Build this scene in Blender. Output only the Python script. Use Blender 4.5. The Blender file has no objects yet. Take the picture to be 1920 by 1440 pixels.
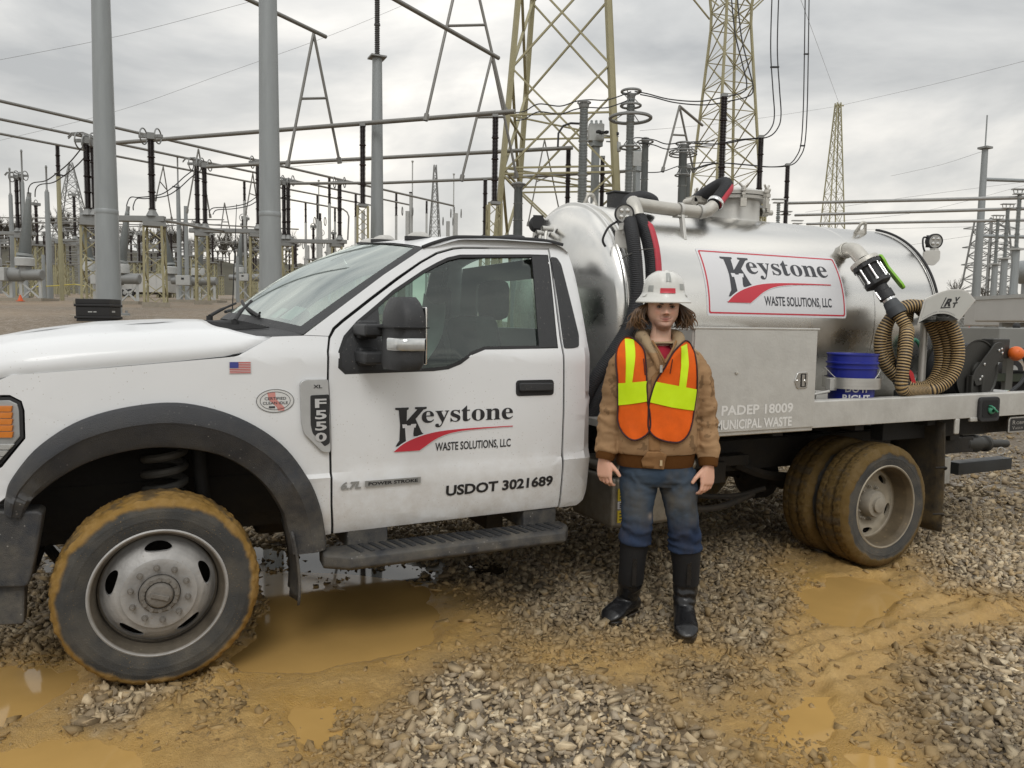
import bpy, bmesh, math, random
import numpy as np
from mathutils import Vector, Matrix, Quaternion
random.seed(7); RNG = np.random.default_rng(11)
PI = math.pi; TAU = 2*PI
S = bpy.context.scene
COL = S.collection
# ---------------------------------------------------------------- camera
CAM = np.array([-0.0583, -4.5368, 1.5661])
YAW, PITCH, ROLL, FPX = math.radians(-25.9346), math.radians(-4.6107), math.radians(0.8503), 1442.9
def cam_axes():
    r = np.array([math.cos(YAW), math.sin(YAW), 0.]); f = np.array([-math.sin(YAW), math.cos(YAW), 0.]); u = np.array([0, 0, 1.])
    f2 = f*math.cos(PITCH)+u*math.sin(PITCH); u2 = u*math.cos(PITCH)-f*math.sin(PITCH)
    return r*math.cos(ROLL)+u2*math.sin(ROLL), u2*math.cos(ROLL)-r*math.sin(ROLL), f2
CR, CU, CF = cam_axes()
cd = bpy.data.cameras.new('camera'); co = bpy.data.objects.new('camera', cd); COL.objects.link(co)
cd.sensor_width = 36; cd.lens = FPX/1920*36; cd.clip_start = .05; cd.clip_end = 3000
co.matrix_world = Matrix(((CR[0], CU[0], -CF[0], CAM[0]), (CR[1], CU[1], -CF[1], CAM[1]), (CR[2], CU[2], -CF[2], CAM[2]), (0, 0, 0, 1)))
S.camera = co
# ---------------------------------------------------------------- sky, sun, exposure
SUN_EL, SUN_AZ = math.radians(48), math.radians(205)      # soft light from behind the clouds, over the photographer's shoulder
w = bpy.data.worlds.new('World'); S.world = w; w.use_nodes = True
nt = w.node_tree; nt.nodes.clear(); N = nt.nodes.new; L = nt.links.new
out = N('ShaderNodeOutputWorld'); bg = N('ShaderNodeBackground')
tc = N('ShaderNodeTexCoord')
sky = N('ShaderNodeTexSky'); sky.sky_type = 'NISHITA'; sky.sun_disc = False; sky.sun_elevation = SUN_EL; sky.sun_rotation = SUN_AZ
mp = N('ShaderNodeMapping'); mp.inputs['Scale'].default_value = (1, 1, 2.6); mp.inputs['Location'].default_value = (.3, 1.7, .2)
L(tc.outputs['Generated'], mp.inputs['Vector'])
n1 = N('ShaderNodeTexNoise'); n1.inputs['Scale'].default_value = 2.6; n1.inputs['Detail'].default_value = 7; n1.inputs['Roughness'].default_value = .53; n1.inputs['Distortion'].default_value = .35
L(mp.outputs[0], n1.inputs['Vector'])
cr = N('ShaderNodeValToRGB'); e = cr.color_ramp.elements
e[0].position = .34; e[0].color = (.36, .37, .375, 1); e[1].position = .68; e[1].color = (.86, .84, .79, 1)
m_ = e.new(.46); m_.color = (.49, .495, .49, 1); m_ = e.new(.58); m_.color = (.66, .65, .625, 1)
L(n1.outputs['Fac'], cr.inputs['Fac'])
# overcast luminance: brighter overhead, a touch warm towards the horizon
sx = N('ShaderNodeSeparateXYZ'); L(tc.outputs['Generated'], sx.inputs[0])
hz = N('ShaderNodeValToRGB'); e = hz.color_ramp.elements
e[0].position = 0; e[0].color = (.97, .935, .89, 1); e[1].position = 1; e[1].color = (1.30, 1.31, 1.33, 1)
m_ = e.new(.12); m_.color = (1.03, 1.0, .955, 1); m_ = e.new(.4); m_.color = (1.0, 1.0, 1.0, 1)
L(sx.outputs['Z'], hz.inputs['Fac'])
mul = N('ShaderNodeMix'); mul.data_type = 'RGBA'; mul.blend_type = 'MULTIPLY'; mul.inputs[0].default_value = 1
L(cr.outputs[0], mul.inputs[6]); L(hz.outputs[0], mul.inputs[7])
sk = N('ShaderNodeMix'); sk.data_type = 'RGBA'; sk.blend_type = 'MULTIPLY'; sk.inputs[0].default_value = 1; sk.inputs[7].default_value = (.07, .07, .07, 1)
L(sky.outputs[0], sk.inputs[6])
mx = N('ShaderNodeMix'); mx.data_type = 'RGBA'; mx.inputs[0].default_value = .06
L(mul.outputs[2], mx.inputs[6]); L(sk.outputs[2], mx.inputs[7])
L(mx.outputs[2], bg.inputs['Color']); bg.inputs['Strength'].default_value = 1.32
L(bg.outputs[0], out.inputs['Surface'])
sd = bpy.data.lights.new('sun', 'SUN'); so = bpy.data.objects.new('sun', sd); COL.objects.link(so)
sd.energy = .95; sd.angle = math.radians(24); sd.color = (1, .98, .945)
sdir = Vector((math.sin(SUN_AZ)*math.cos(SUN_EL), math.cos(SUN_AZ)*math.cos(SUN_EL), math.sin(SUN_EL)))
so.rotation_euler = sdir.to_track_quat('Z', 'Y').to_euler()
S.view_settings.view_transform = 'Standard'; S.view_settings.look = 'None'; S.view_settings.exposure = 0.17; S.view_settings.gamma = 1
S.view_settings.use_curve_mapping = False
S.cycles.max_bounces = 7; S.cycles.transparent_max_bounces = 12; S.cycles.caustics_reflective = False; S.cycles.caustics_refractive = False
S.cycles.sample_clamp_indirect = 6
try: S.cycles.use_denoising = True
except Exception: pass

# ---------------------------------------------------------------- numpy noise
def _hash(i, j, k, s):
    h = (i*374761393 + j*668265263 + k*2147483647 + s*974634541) & 0xffffffff
    h = ((h ^ (h >> 13))*1274126177) & 0xffffffff
    return ((h ^ (h >> 16)) & 0xffff)/65535.
def vnoise(x, y, z=0., s=0):
    x = np.asarray(x, float); y = np.asarray(y, float)+0*x; z = np.asarray(z, float)+0*x
    i, j, k = (np.floor(a).astype(np.int64) for a in (x, y, z))
    u, v, t = x-i, y-j, z-k
    u, v, t = (a*a*(3-2*a) for a in (u, v, t))
    r = 0
    for a in (0, 1):
        for b in (0, 1):
            for c in (0, 1):
                r = r + _hash(i+a, j+b, k+c, s)*(u if a else 1-u)*(v if b else 1-v)*(t if c else 1-t)
    return r
def fbm(x, y, z=0., o=4, s=0, g=.5):
    r, a, t, f = 0, 1., 0., 1.
    for q in range(o):
        r = r + a*(vnoise(np.asarray(x)*f, np.asarray(y)*f, np.asarray(z)*f, s+q)-.5); t += a; a *= g; f *= 2.03
    return r/t*2
def sstep(a, b, x):
    t = np.clip((np.asarray(x, float)-a)/(b-a), 0, 1); return t*t*(3-2*t)
# ---------------------------------------------------------------- materials
def _n(nt, t, **kw):
    n = nt.nodes.new(t)
    for k, v in kw.items(): setattr(n, k, v)
    return n
def M(name, base, rough=.5, metal=0., var=.12, scale=5., bump=0., bscale=60., coat=0., spec=.5, rvar=.08, dirt=None, speck=None, attr=None, stretch=None, aniso=0., sheen=0.):
    """Principled material: base colour mottled by noise; optional bump, dirt film (colour, z_low, z_high, amount), dried splash specks and a vertex colour layer."""
    m = bpy.data.materials.new(name); m.use_nodes = True; nt = m.node_tree; nt.nodes.clear(); L = nt.links.new
    o = _n(nt, 'ShaderNodeOutputMaterial'); p = _n(nt, 'ShaderNodeBsdfPrincipled'); L(p.outputs[0], o.inputs[0])
    tc = _n(nt, 'ShaderNodeTexCoord'); vec = tc.outputs['Object']
    if stretch:
        mp = _n(nt, 'ShaderNodeMapping'); mp.inputs['Scale'].default_value = stretch; L(vec, mp.inputs[0]); vs = mp.outputs[0]
    else: vs = vec
    ns = _n(nt, 'ShaderNodeTexNoise'); ns.inputs['Scale'].default_value = scale; ns.inputs['Detail'].default_value = 6; ns.inputs['Roughness'].default_value = .6; L(vs, ns.inputs['Vector'])
    mix = _n(nt, 'ShaderNodeMix', data_type='RGBA')
    b = base; mix.inputs[6].default_value = (*[max(0, c*(1-var*1.6)) for c in b], 1); mix.inputs[7].default_value = (*[min(1, c*(1+var*1.6)) for c in b], 1)
    L(ns.outputs['Fac'], mix.inputs[0]); colr = mix.outputs[2]
    if attr:
        at = _n(nt, 'ShaderNodeAttribute', attribute_name=attr); mm = _n(nt, 'ShaderNodeMix', data_type='RGBA', blend_type='MULTIPLY'); mm.inputs[0].default_value = 1
        L(colr, mm.inputs[6]); L(at.outputs['Color'], mm.inputs[7]); colr = mm.outputs[2]
    r0 = _n(nt, 'ShaderNodeMapRange'); r0.inputs[1].default_value = .3; r0.inputs[2].default_value = .7; r0.inputs[3].default_value = max(.02, rough-rvar); r0.inputs[4].default_value = min(1, rough+rvar)
    L(ns.outputs['Fac'], r0.inputs[0]); rg = r0.outputs[0]; met = None
    def overlay(fac, c, rr):
        nonlocal colr, rg
        a = _n(nt, 'ShaderNodeMix', data_type='RGBA'); L(fac, a.inputs[0]); L(colr, a.inputs[6]); a.inputs[7].default_value = (*c, 1); colr = a.outputs[2]
        q = _n(nt, 'ShaderNodeMix', data_type='FLOAT'); L(fac, q.inputs[0]); L(rg, q.inputs[2]); q.inputs[3].default_value = rr; rg = q.outputs[0]
    if dirt:
        dc, z0, z1, amt = dirt
        ge = _n(nt, 'ShaderNodeNewGeometry'); sp = _n(nt, 'ShaderNodeSeparateXYZ'); L(ge.outputs['Position'], sp.inputs[0])
        mr = _n(nt, 'ShaderNodeMapRange'); mr.inputs[1].default_value = z1; mr.inputs[2].default_value = z0; mr.inputs[3].default_value = 0; mr.inputs[4].default_value = 1; L(sp.outputs['Z'], mr.inputs[0])
        n2 = _n(nt, 'ShaderNodeTexNoise'); n2.inputs['Scale'].default_value = 9; n2.inputs['Detail'].default_value = 8; n2.inputs['Roughness'].default_value = .7; L(vec, n2.inputs['Vector'])
        r2 = _n(nt, 'ShaderNodeMapRange'); r2.inputs[1].default_value = .35; r2.inputs[2].default_value = .7; L(n2.outputs['Fac'], r2.inputs[0])
        mu = _n(nt, 'ShaderNodeMath', operation='MULTIPLY'); L(mr.outputs[0], mu.inputs[0]); L(r2.outputs[0], mu.inputs[1])
        m2 = _n(nt, 'ShaderNodeMath', operation='MULTIPLY'); L(mu.outputs[0], m2.inputs[0]); m2.inputs[1].default_value = amt
        overlay(m2.outputs[0], dc, .85)
    if speck:
        sc, ss, thr, amt = speck
        vo = _n(nt, 'ShaderNodeTexVoronoi'); vo.inputs['Scale'].default_value = ss; L(vec, vo.inputs['Vector'])
        n3 = _n(nt, 'ShaderNodeTexNoise'); n3.inputs['Scale'].default_value = ss*.12; n3.inputs['Detail'].default_value = 3; L(vec, n3.inputs['Vector'])
        mr = _n(nt, 'ShaderNodeMapRange'); mr.inputs[1].default_value = thr; mr.inputs[2].default_value = thr*.45; L(vo.outputs['Distance'], mr.inputs[0])
        mr2 = _n(nt, 'ShaderNodeMapRange'); mr2.inputs[1].default_value = .47; mr2.inputs[2].default_value = .62; L(n3.outputs['Fac'], mr2.inputs[0])
        mu = _n(nt, 'ShaderNodeMath', operation='MULTIPLY'); L(mr.outputs[0], mu.inputs[0]); L(mr2.outputs[0], mu.inputs[1])
        m2 = _n(nt, 'ShaderNodeMath', operation='MULTIPLY'); L(mu.outputs[0], m2.inputs[0]); m2.inputs[1].default_value = amt
        overlay(m2.outputs[0], sc, .8)
    L(colr, p.inputs['Base Color']); L(rg, p.inputs['Roughness'])
    p.inputs['Metallic'].default_value = metal; p.inputs['Coat Weight'].default_value = coat; p.inputs['Coat Roughness'].default_value = .08
    p.inputs['Specular IOR Level'].default_value = spec; p.inputs['Sheen Weight'].default_value = sheen
    if aniso: p.inputs['Anisotropic'].default_value = aniso
    if bump:
        n4 = _n(nt, 'ShaderNodeTexNoise'); n4.inputs['Scale'].default_value = bscale; n4.inputs['Detail'].default_value = 5; L(vs, n4.inputs['Vector'])
        bp = _n(nt, 'ShaderNodeBump'); bp.inputs['Strength'].default_value = bump; bp.inputs['Distance'].default_value = .01; L(n4.outputs['Fac'], bp.inputs['Height']); L(bp.outputs[0], p.inputs['Normal'])
    return m
def GLASS(name, tint, alpha, rough=.03, dirt=.0):
    """Tinted sheet glass: reflects, and lets part of the light through."""
    m = bpy.data.materials.new(name); m.use_nodes = True; nt = m.node_tree; nt.nodes.clear(); L = nt.links.new
    o = _n(nt, 'ShaderNodeOutputMaterial'); t = _n(nt, 'ShaderNodeBsdfTransparent'); t.inputs[0].default_value = (*tint, 1)
    g = _n(nt, 'ShaderNodeBsdfGlossy'); g.inputs['Roughness'].default_value = rough; g.inputs[0].default_value = (.92, 1, .97, 1)
    fr = _n(nt, 'ShaderNodeFresnel'); fr.inputs[0].default_value = 1.52
    ad = _n(nt, 'ShaderNodeMath', operation='ADD'); ad.inputs[1].default_value = alpha; L(fr.outputs[0], ad.inputs[0])
    mx = _n(nt, 'ShaderNodeMixShader'); L(ad.outputs[0], mx.inputs[0]); L(t.outputs[0], mx.inputs[1]); L(g.outputs[0], mx.inputs[2])
    last = mx
    if dirt:
        tc = _n(nt, 'ShaderNodeTexCoord'); ns = _n(nt, 'ShaderNodeTexNoise'); ns.inputs['Scale'].default_value = 14; ns.inputs['Detail'].default_value = 9; ns.inputs['Roughness'].default_value = .75; L(tc.outputs['Object'], ns.inputs['Vector'])
        mr = _n(nt, 'ShaderNodeMapRange'); mr.inputs[1].default_value = .4; mr.inputs[2].default_value = .75; mr.inputs[3].default_value = 0; mr.inputs[4].default_value = dirt; L(ns.outputs['Fac'], mr.inputs[0])
        d = _n(nt, 'ShaderNodeBsdfDiffuse'); d.inputs[0].default_value = (.42, .43, .40, 1)
        m2 = _n(nt, 'ShaderNodeMixShader'); L(mr.outputs[0], m2.inputs[0]); L(mx.outputs[0], m2.inputs[1]); L(d.outputs[0], m2.inputs[2]); last = m2
    L(last.outputs[0], o.inputs[0]); return m
# ---------------------------------------------------------------- mesh builder
def cr_(pts, n=6, closed=False):
    """Catmull-Rom curve through points."""
    P = [np.array(p, float) for p in pts]; m = len(P); out = []
    for i in range(m if closed else m-1):
        if closed: a, b, c, d = P[(i-1) % m], P[i], P[(i+1) % m], P[(i+2) % m]
        else: a, b, c, d = P[max(i-1, 0)], P[i], P[i+1], P[min(i+2, m-1)]
        for k in range(n):
            t = k/n; out.append(.5*((2*b)+(c-a)*t+(2*a-5*b+4*c-d)*t*t+(3*b-3*c+d-a)*t**3))
    if not closed: out.append(P[-1])
    return [tuple(p) for p in out]
def rnd(poly, r, n=4, skip=()):
    """Round the corners of a closed 2-D polygon."""
    out = []; m = len(poly)
    for i in range(m):
        p = np.array(poly[i], float); a = np.array(poly[i-1], float); b = np.array(poly[(i+1) % m], float)
        if i in skip: out.append(tuple(p)); continue
        da, db = a-p, b-p; la, lb = np.linalg.norm(da), np.linalg.norm(db); q = min(r, la*.45, lb*.45)
        s, e = p+da/la*q, p+db/lb*q
        for k in range(n+1):
            t = k/n; out.append(tuple((1-t)**2*s+2*t*(1-t)*p+t*t*e))
    return out
def frame(d):
    d = np.array(d, float); d = d/np.linalg.norm(d); a = np.array([0, 0, 1.]) if abs(d[2]) < .9 else np.array([1., 0, 0])
    u = np.cross(a, d); u /= np.linalg.norm(u); return u, np.cross(d, u), d
class MB:
    def __init__(s): s.v = []; s.f = []; s.m = []; s.sm = []; s.c = []
    def add(s, V, F, mi=0, smooth=False, col=None):
        b = len(s.v); s.v.extend(tuple(map(float, p)) for p in V)
        s.c.extend(col if isinstance(col, list) else [col or (1, 1, 1)]*len(V))
        for f in F: s.f.append([b+i for i in f]); s.m.append(mi); s.sm.append(smooth)
        return s
    def box(s, c, h, ax=None, mi=0, taper=1.):
        """c centre, h half sizes, ax optional (u, v, w) axes."""
        U, V, W = (np.array(a, float) for a in (ax or ((1, 0, 0), (0, 1, 0), (0, 0, 1)))); c = np.array(c, float); P = []
        for k in (-1, 1):
            t = taper if k > 0 else 1
            for i, j in ((-1, -1), (1, -1), (1, 1), (-1, 1)): P.append(c+U*i*h[0]*t+V*j*h[1]*t+W*k*h[2])
        return s.add(P, [(0, 3, 2, 1), (4, 5, 6, 7), (0, 1, 5, 4), (1, 2, 6, 5), (2, 3, 7, 6), (3, 0, 4, 7)], mi)
    def bar(s, a, b, w, h=None, mi=0):
        a, b = np.array(a, float), np.array(b, float); u, v, d = frame(b-a); l = np.linalg.norm(b-a)/2
        return s.box((a+b)/2, (w/2, (h or w)/2, l), (u, v, d), mi)
    def tube(s, pts, r, n=10, mi=0, cap=True, col=None, closed=False):
        P = [np.array(p, float) for p in pts]; m = len(P); R = r if hasattr(r, '__len__') else [r]*m
        V = []; C = []; u = None
        for i in range(m):
            if closed: d = P[(i+1) % m]-P[i-1]
            else: d = P[min(i+1, m-1)]-P[max(i-1, 0)]
            d = d/(np.linalg.norm(d)+1e-12)
            if u is None: u, v, _ = frame(d)
            else:
                u = u-d*(u@d); u /= np.linalg.norm(u)+1e-12; v = np.cross(d, u)
            for k in range(n):
                a = TAU*k/n; V.append(P[i]+(u*math.cos(a)+v*math.sin(a))*R[i])
            if col: C += [col[i]]*n
        F = [(i*n+k, i*n+(k+1) % n, ((i+1) % m)*n+(k+1) % n, ((i+1) % m)*n+k) for i in range(m if closed else m-1) for k in range(n)]
        if cap and not closed: F += [tuple(range(n))[::-1], tuple((m-1)*n+k for k in range(n))]
        s.add(V, F, mi, True, C or None); return s
    def lathe(s, prof, o=(0, 0, 0), d=(0, 0, 1), n=24, mi=0, a0=0., a1=TAU):
        """prof: (radius, height) pairs along axis d from o."""
        u, v, d = frame(d); o = np.array(o, float); V = []; full = abs(a1-a0-TAU) < 1e-6; k_ = n if full else n+1
        for r, h in prof:
            for k in range(k_):
                a = a0+(a1-a0)*k/n; V.append(o+d*h+(u*math.cos(a)+v*math.sin(a))*max(r, 1e-4))
        F = [(i*k_+k, i*k_+(k+1) % k_, (i+1)*k_+(k+1) % k_, (i+1)*k_+k) for i in range(len(prof)-1) for k in range(n)]
        return s.add(V, F, mi, True)
    def loft(s, loops, mi=0, cap=True, closed=True, smooth=True):
        n = len(loops[0]); V = [p for l in loops for p in l]; m = len(loops)
        F = [(i*n+k, i*n+(k+1) % n, (i+1)*n+(k+1) % n, (i+1)*n+k) for i in range(m-1) for k in range(n if closed else n-1)]
        if cap and closed: F += [tuple(range(n))[::-1], tuple((m-1)*n+k for k in range(n))]
        return s.add(V, F, mi, smooth)
    def prism(s, poly, to3, t0, t1, mi=0):
        """closed 2-D polygon extruded: to3(u, v, t) -> 3-D point."""
        n = len(poly); V = [to3(a, b, t0) for a, b in poly]+[to3(a, b, t1) for a, b in poly]
        F = [tuple(range(n))[::-1], tuple(range(n, 2*n))]+[(k, (k+1) % n, n+(k+1) % n, n+k) for k in range(n)]
        return s.add(V, F, mi)
    def grid(s, fn, nu, nv, mi=0, smooth=True):
        V = [fn(i/nu, j/nv) for i in range(nu+1) for j in range(nv+1)]
        F = [(i*(nv+1)+j, (i+1)*(nv+1)+j, (i+1)*(nv+1)+j+1, i*(nv+1)+j+1) for i in range(nu) for j in range(nv)]
        return s.add(V, F, mi, smooth)
    def build(s, name, mats, parent=None, bevel=0., fix=True, sharp=40, base=None, colors=False, solid=0., smooth=None):
        """Link everything collected as ONE mesh object; vertices are given in world metres and stored relative to the parent."""
        off = np.zeros(3)
        q = parent
        while q is not None: off = off+np.array(q.location); q = q.parent
        b = np.array(base, float) if base is not None else off
        me = bpy.data.meshes.new(name); V = np.array(s.v, float).reshape(-1, 3)-b
        me.from_pydata(V.tolist(), [], s.f)
        for m in (mats if isinstance(mats, (list, tuple)) else [mats]): me.materials.append(m)
        me.polygons.foreach_set('material_index', s.m)
        if fix:
            bm = bmesh.new(); bm.from_mesh(me); bmesh.ops.recalc_face_normals(bm, faces=bm.faces); bm.to_mesh(me); bm.free()
        me.polygons.foreach_set('use_smooth', s.sm if smooth is None else [smooth]*len(s.f))
        if colors:
            a = me.color_attributes.new('tint', 'FLOAT_COLOR', 'POINT'); a.data.foreach_set('color', np.c_[np.array(s.c, float), np.ones(len(s.c))].ravel())
        try: me.set_sharp_from_angle(angle=math.radians(sharp))
        except Exception: pass
        me.update(); o = bpy.data.objects.new(name, me); COL.objects.link(o)
        o.location = b-off
        if parent is not None: o.parent = parent
        if solid:
            md = o.modifiers.new('solid', 'SOLIDIFY'); md.thickness = solid; md.offset = -1
        if bevel:
            md = o.modifiers.new('bevel', 'BEVEL'); md.width = bevel; md.segments = 2; md.limit_method = 'ANGLE'; md.angle_limit = math.radians(35)
            md.harden_normals = False
            o.modifiers.new('wn', 'WEIGHTED_NORMAL')
            me.polygons.foreach_set('use_smooth', [True]*len(me.polygons))
            at = me.attributes.get('sharp_edge')
            if at: me.attributes.remove(at)
        return o
def empty(name, loc, label=None, cat=None, group=None, kind=None):
    o = bpy.data.objects.new(name, None); COL.objects.link(o); o.location = loc; o.empty_display_size = .2
    return tag(o, label, cat, group, kind)
def tag(o, label=None, cat=None, group=None, kind=None):
    for k, v in (('label', label), ('category', cat), ('group', group), ('kind', kind)):
        if v: o[k] = v
    return o
def copy_tree(o, parent=None):
    c = o.copy(); COL.objects.link(c)
    if parent is not None: c.parent = parent
    for ch in list(o.children): copy_tree(ch, c)
    return c
def fill2d(poly, holes=(), xs=(), zs=()):
    """Triangulate a 2-D outline with holes, cut along lines so that it can follow a curved surface. -> verts, faces"""
    bm = bmesh.new(); E = []
    for lp in [poly, *holes]:
        vs = [bm.verts.new((p[0], p[1], 0)) for p in lp]
        E += [bm.edges.new((vs[i], vs[(i+1) % len(vs)])) for i in range(len(vs))]
    bmesh.ops.triangle_fill(bm, use_beauty=True, use_dissolve=False, edges=E)
    for axis, L_ in ((0, xs), (1, zs)):
        for q in L_:
            no = (1, 0, 0) if axis == 0 else (0, 1, 0); pc = (q, 0, 0) if axis == 0 else (0, q, 0)
            bmesh.ops.bisect_plane(bm, geom=bm.verts[:]+bm.edges[:]+bm.faces[:], dist=1e-6, plane_co=pc, plane_no=no)
    bmesh.ops.remove_doubles(bm, verts=bm.verts, dist=1e-5)
    bm.verts.index_update(); V = [(v.co.x, v.co.y) for v in bm.verts]; F = [[v.index for v in f.verts] for f in bm.faces]; bm.free()
    return V, F
def arange(a, b, d): return list(np.arange(math.ceil(a/d)*d, b, d))
def sheet(name, poly, holes, to3, mats, parent, thick=.0, res=(.12, .05), bevel=.0, outward=None, mi=0):
    """A sheet cut to a 2-D outline and laid on the surface to3(u, v); outward is a vector that its normal should face."""
    P = np.array(poly); V, F = fill2d(poly, holes, arange(P[:, 0].min(), P[:, 0].max(), res[0]) if res[0] else (), arange(P[:, 1].min(), P[:, 1].max(), res[1]) if res[1] else ())
    V3 = np.array([to3(a, b) for a, b in V], float)
    if outward is not None:
        nn = np.zeros(3)
        for f in F: nn += np.cross(V3[f[1]]-V3[f[0]], V3[f[2]]-V3[f[0]])
        if nn@np.array(outward) < 0: F = [f[::-1] for f in F]
    mb = MB(); mb.add(V3, F, mi, True)
    return mb.build(name, mats, parent, bevel=bevel, fix=False, solid=thick, sharp=180)
_TX = {}
def text2d(body, bold=0., shear=0., sp=1.):
    """Outline lettering as flat triangles, height 1 = cap height, starting at x=0."""
    key = (body, bold, shear, sp)
    if key in _TX: return _TX[key]
    cu = bpy.data.curves.new('lettering', 'FONT'); cu.body = body; cu.size = 1; cu.offset = bold; cu.shear = shear; cu.space_character = sp; cu.resolution_u = 3; cu.fill_mode = 'FRONT'
    o = bpy.data.objects.new('lettering', cu); COL.objects.link(o); dg = bpy.context.evaluated_depsgraph_get(); me = o.evaluated_get(dg).to_mesh()
    V = np.array([v.co[:2] for v in me.vertices]); F = [list(p.vertices) for p in me.polygons]
    bpy.data.objects.remove(o); bpy.data.curves.remove(cu)
    V[:, 0] -= V[:, 0].min(); V = V/.73
    _TX[key] = (V, F); return V, F
def letters(name, VF, to3, mat, parent, x0, x1, y0, h, outward, slope=0.):
    """Put flat lettering on a surface between x0 and x1 (surface units) with cap height h."""
    V, F = VF; V = V.copy(); wd = V[:, 0].max(); k = (x1-x0)/wd
    P = [to3(x0+a*k, y0+b*h+slope*a*k) for a, b in V]
    P = np.array(P); nn = np.zeros(3)
    for f in F: nn += np.cross(P[f[1]]-P[f[0]], P[f[2]]-P[f[0]])
    if nn@np.array(outward) < 0: F = [f[::-1] for f in F]
    mb = MB(); mb.add(P, F); return mb.build(name, mat, parent, fix=False)

# ================================================================ ground
ZN = {
    'MUD': [(-0.62, -1.63), (-0.85, -0.25), (-0.53, -0.53), (-0.32, -0.46), (0.00, -0.73), (0.31, -0.67), (0.59, 0.24), (0.85, 0.47), (1.37, -0.15), (1.66, -0.62), (1.67, -1.20), (1.93, -1.39), (2.52, -1.57), (3.10, -1.34), (3.63, -0.84), (4.20, -0.41), (4.58, -0.41), (4.77, -1.07), (4.32, -1.58), (4.73, -2.05), (4.42, -2.22), (3.71, -2.07), (3.33, -2.27), (2.88, -2.52), (2.59, -2.70), (2.34, -2.98)],
    'GA': [(0.51, -2.15), (0.70, -1.84), (0.94, -1.69), (1.01, -1.42), (1.16, -1.34), (1.34, -1.36), (1.41, -1.55), (1.60, -1.71), (1.82, -1.89), (1.82, -2.27), (1.82, -2.39), (1.64, -2.66)],
    'GB': [(-0.36, -1.11), (-0.15, -0.98), (0.06, -0.92), (0.12, -1.10), (-0.01, -1.26), (-0.13, -1.35), (-0.31, -1.32)],
    'GC': [(2.47, -1.89), (2.52, -1.57), (2.96, -1.19), (3.39, -1.08), (3.09, -1.51), (2.61, -1.89)],
    'GD': [(2.19, -1.77), (2.54, -1.95), (2.37, -2.13), (2.04, -2.14), (2.01, -1.97)],
    'P1': [(0.62, 0.28), (1.05, 0.02), (1.44, -0.34), (1.38, -0.76), (1.18, -1.09), (0.90, -1.14), (0.65, -1.13), (0.27, -1.04), (0.25, -0.84), (0.44, -0.66)],
    'P2': [(-0.78, -0.44), (-0.43, -0.63), (-0.32, -0.82), (-0.42, -0.98), (-0.54, -1.10), (-0.67, -1.10)],
    'P3': [(3.46, -1.31), (3.84, -1.16), (4.05, -1.31), (3.99, -1.54), (3.60, -1.74), (3.29, -1.76), (3.25, -1.58)],
    'P4': [(2.28, -2.25), (2.50, -2.32), (2.33, -2.48), (2.17, -2.50), (2.10, -2.44)],
    'P5': [(2.26, -2.64), (2.45, -2.72), (2.40, -2.84), (2.26, -2.87), (2.11, -2.80)],
    'P6': [(0.46, -1.42), (0.66, -1.48), (0.61, -1.72), (0.51, -1.80), (0.42, -1.68)],
    'P7': [(-0.88, 1.89), (-0.50, 1.73), (-0.46, 0.64), (-0.77, 0.78)],
    'P8': [(0.51, 1.01), (1.22, 0.85), (1.76, 0.34), (1.64, -0.27), (1.13, -0.30), (0.76, -0.04), (0.43, 0.21)],
    'P9': [(7.24, 0.51), (7.61, 0.36), (7.03, -0.17), (6.44, -0.16)],
    'P10': [(-0.65, -1.25), (-0.34, -1.33), (-0.09, -1.53), (-0.02, -1.71), (-0.18, -1.77), (-0.60, -1.58)],
    'P11': [(1.82, -0.00), (2.04, -0.10), (2.00, -0.28), (1.75, -0.26)],
    'P12': [(2.07, -1.23), (2.63, -1.44), (2.52, -1.61), (2.13, -1.65), (1.96, -1.40)],
    'RUT': [(2.82, -1.98), (2.58, -2.28), (2.13, -2.69), (2.03, -2.64), (2.48, -2.24)],

}
def sdist(x, y, poly):
    P = np.array(poly); d = np.full(x.shape, 1e9); ins = np.zeros(x.shape, bool); n = len(P)
    for i in range(n):
        a, b = P[i], P[(i+1) % n]; e = b-a; t = np.clip(((x-a[0])*e[0]+(y-a[1])*e[1])/(e@e), 0, 1)
        d = np.minimum(d, np.hypot(x-a[0]-t*e[0], y-a[1]-t*e[1]))
        c = ((a[1] > y) != (b[1] > y)) & (x < (b[0]-a[0])*(y-a[1])/((b[1]-a[1]) if b[1] != a[1] else 1e-9)+a[0]); ins ^= c
    return np.where(ins, -d, d)
def zone(x, y, key, soft, wob=.10, sc=3.):
    k = sum(map(ord, key))
    return 1-sstep(-soft, soft, sdist(x, y, ZN[key])+wob*fbm(x*sc, y*sc, k, 4, k))
WATER = {'P1': -.014, 'P2': -.016, 'P3': -.014, 'P4': -.018, 'P5': -.018, 'P6': -.016, 'P7': -.02, 'P8': -.022, 'P9': -.02, 'P10': -.017, 'P11': -.02}
def masks(x, y):
    mud = zone(x, y, 'MUD', .24, .22, 2.2)
    g = np.maximum.reduce([zone(x, y, 'GA', .20, .22), zone(x, y, 'GB', .10, .12, 5)*.75, zone(x, y, 'GC', .18, .2)*.85, zone(x, y, 'GD', .14, .16)*.7])
    return mud*(1-g)
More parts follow.
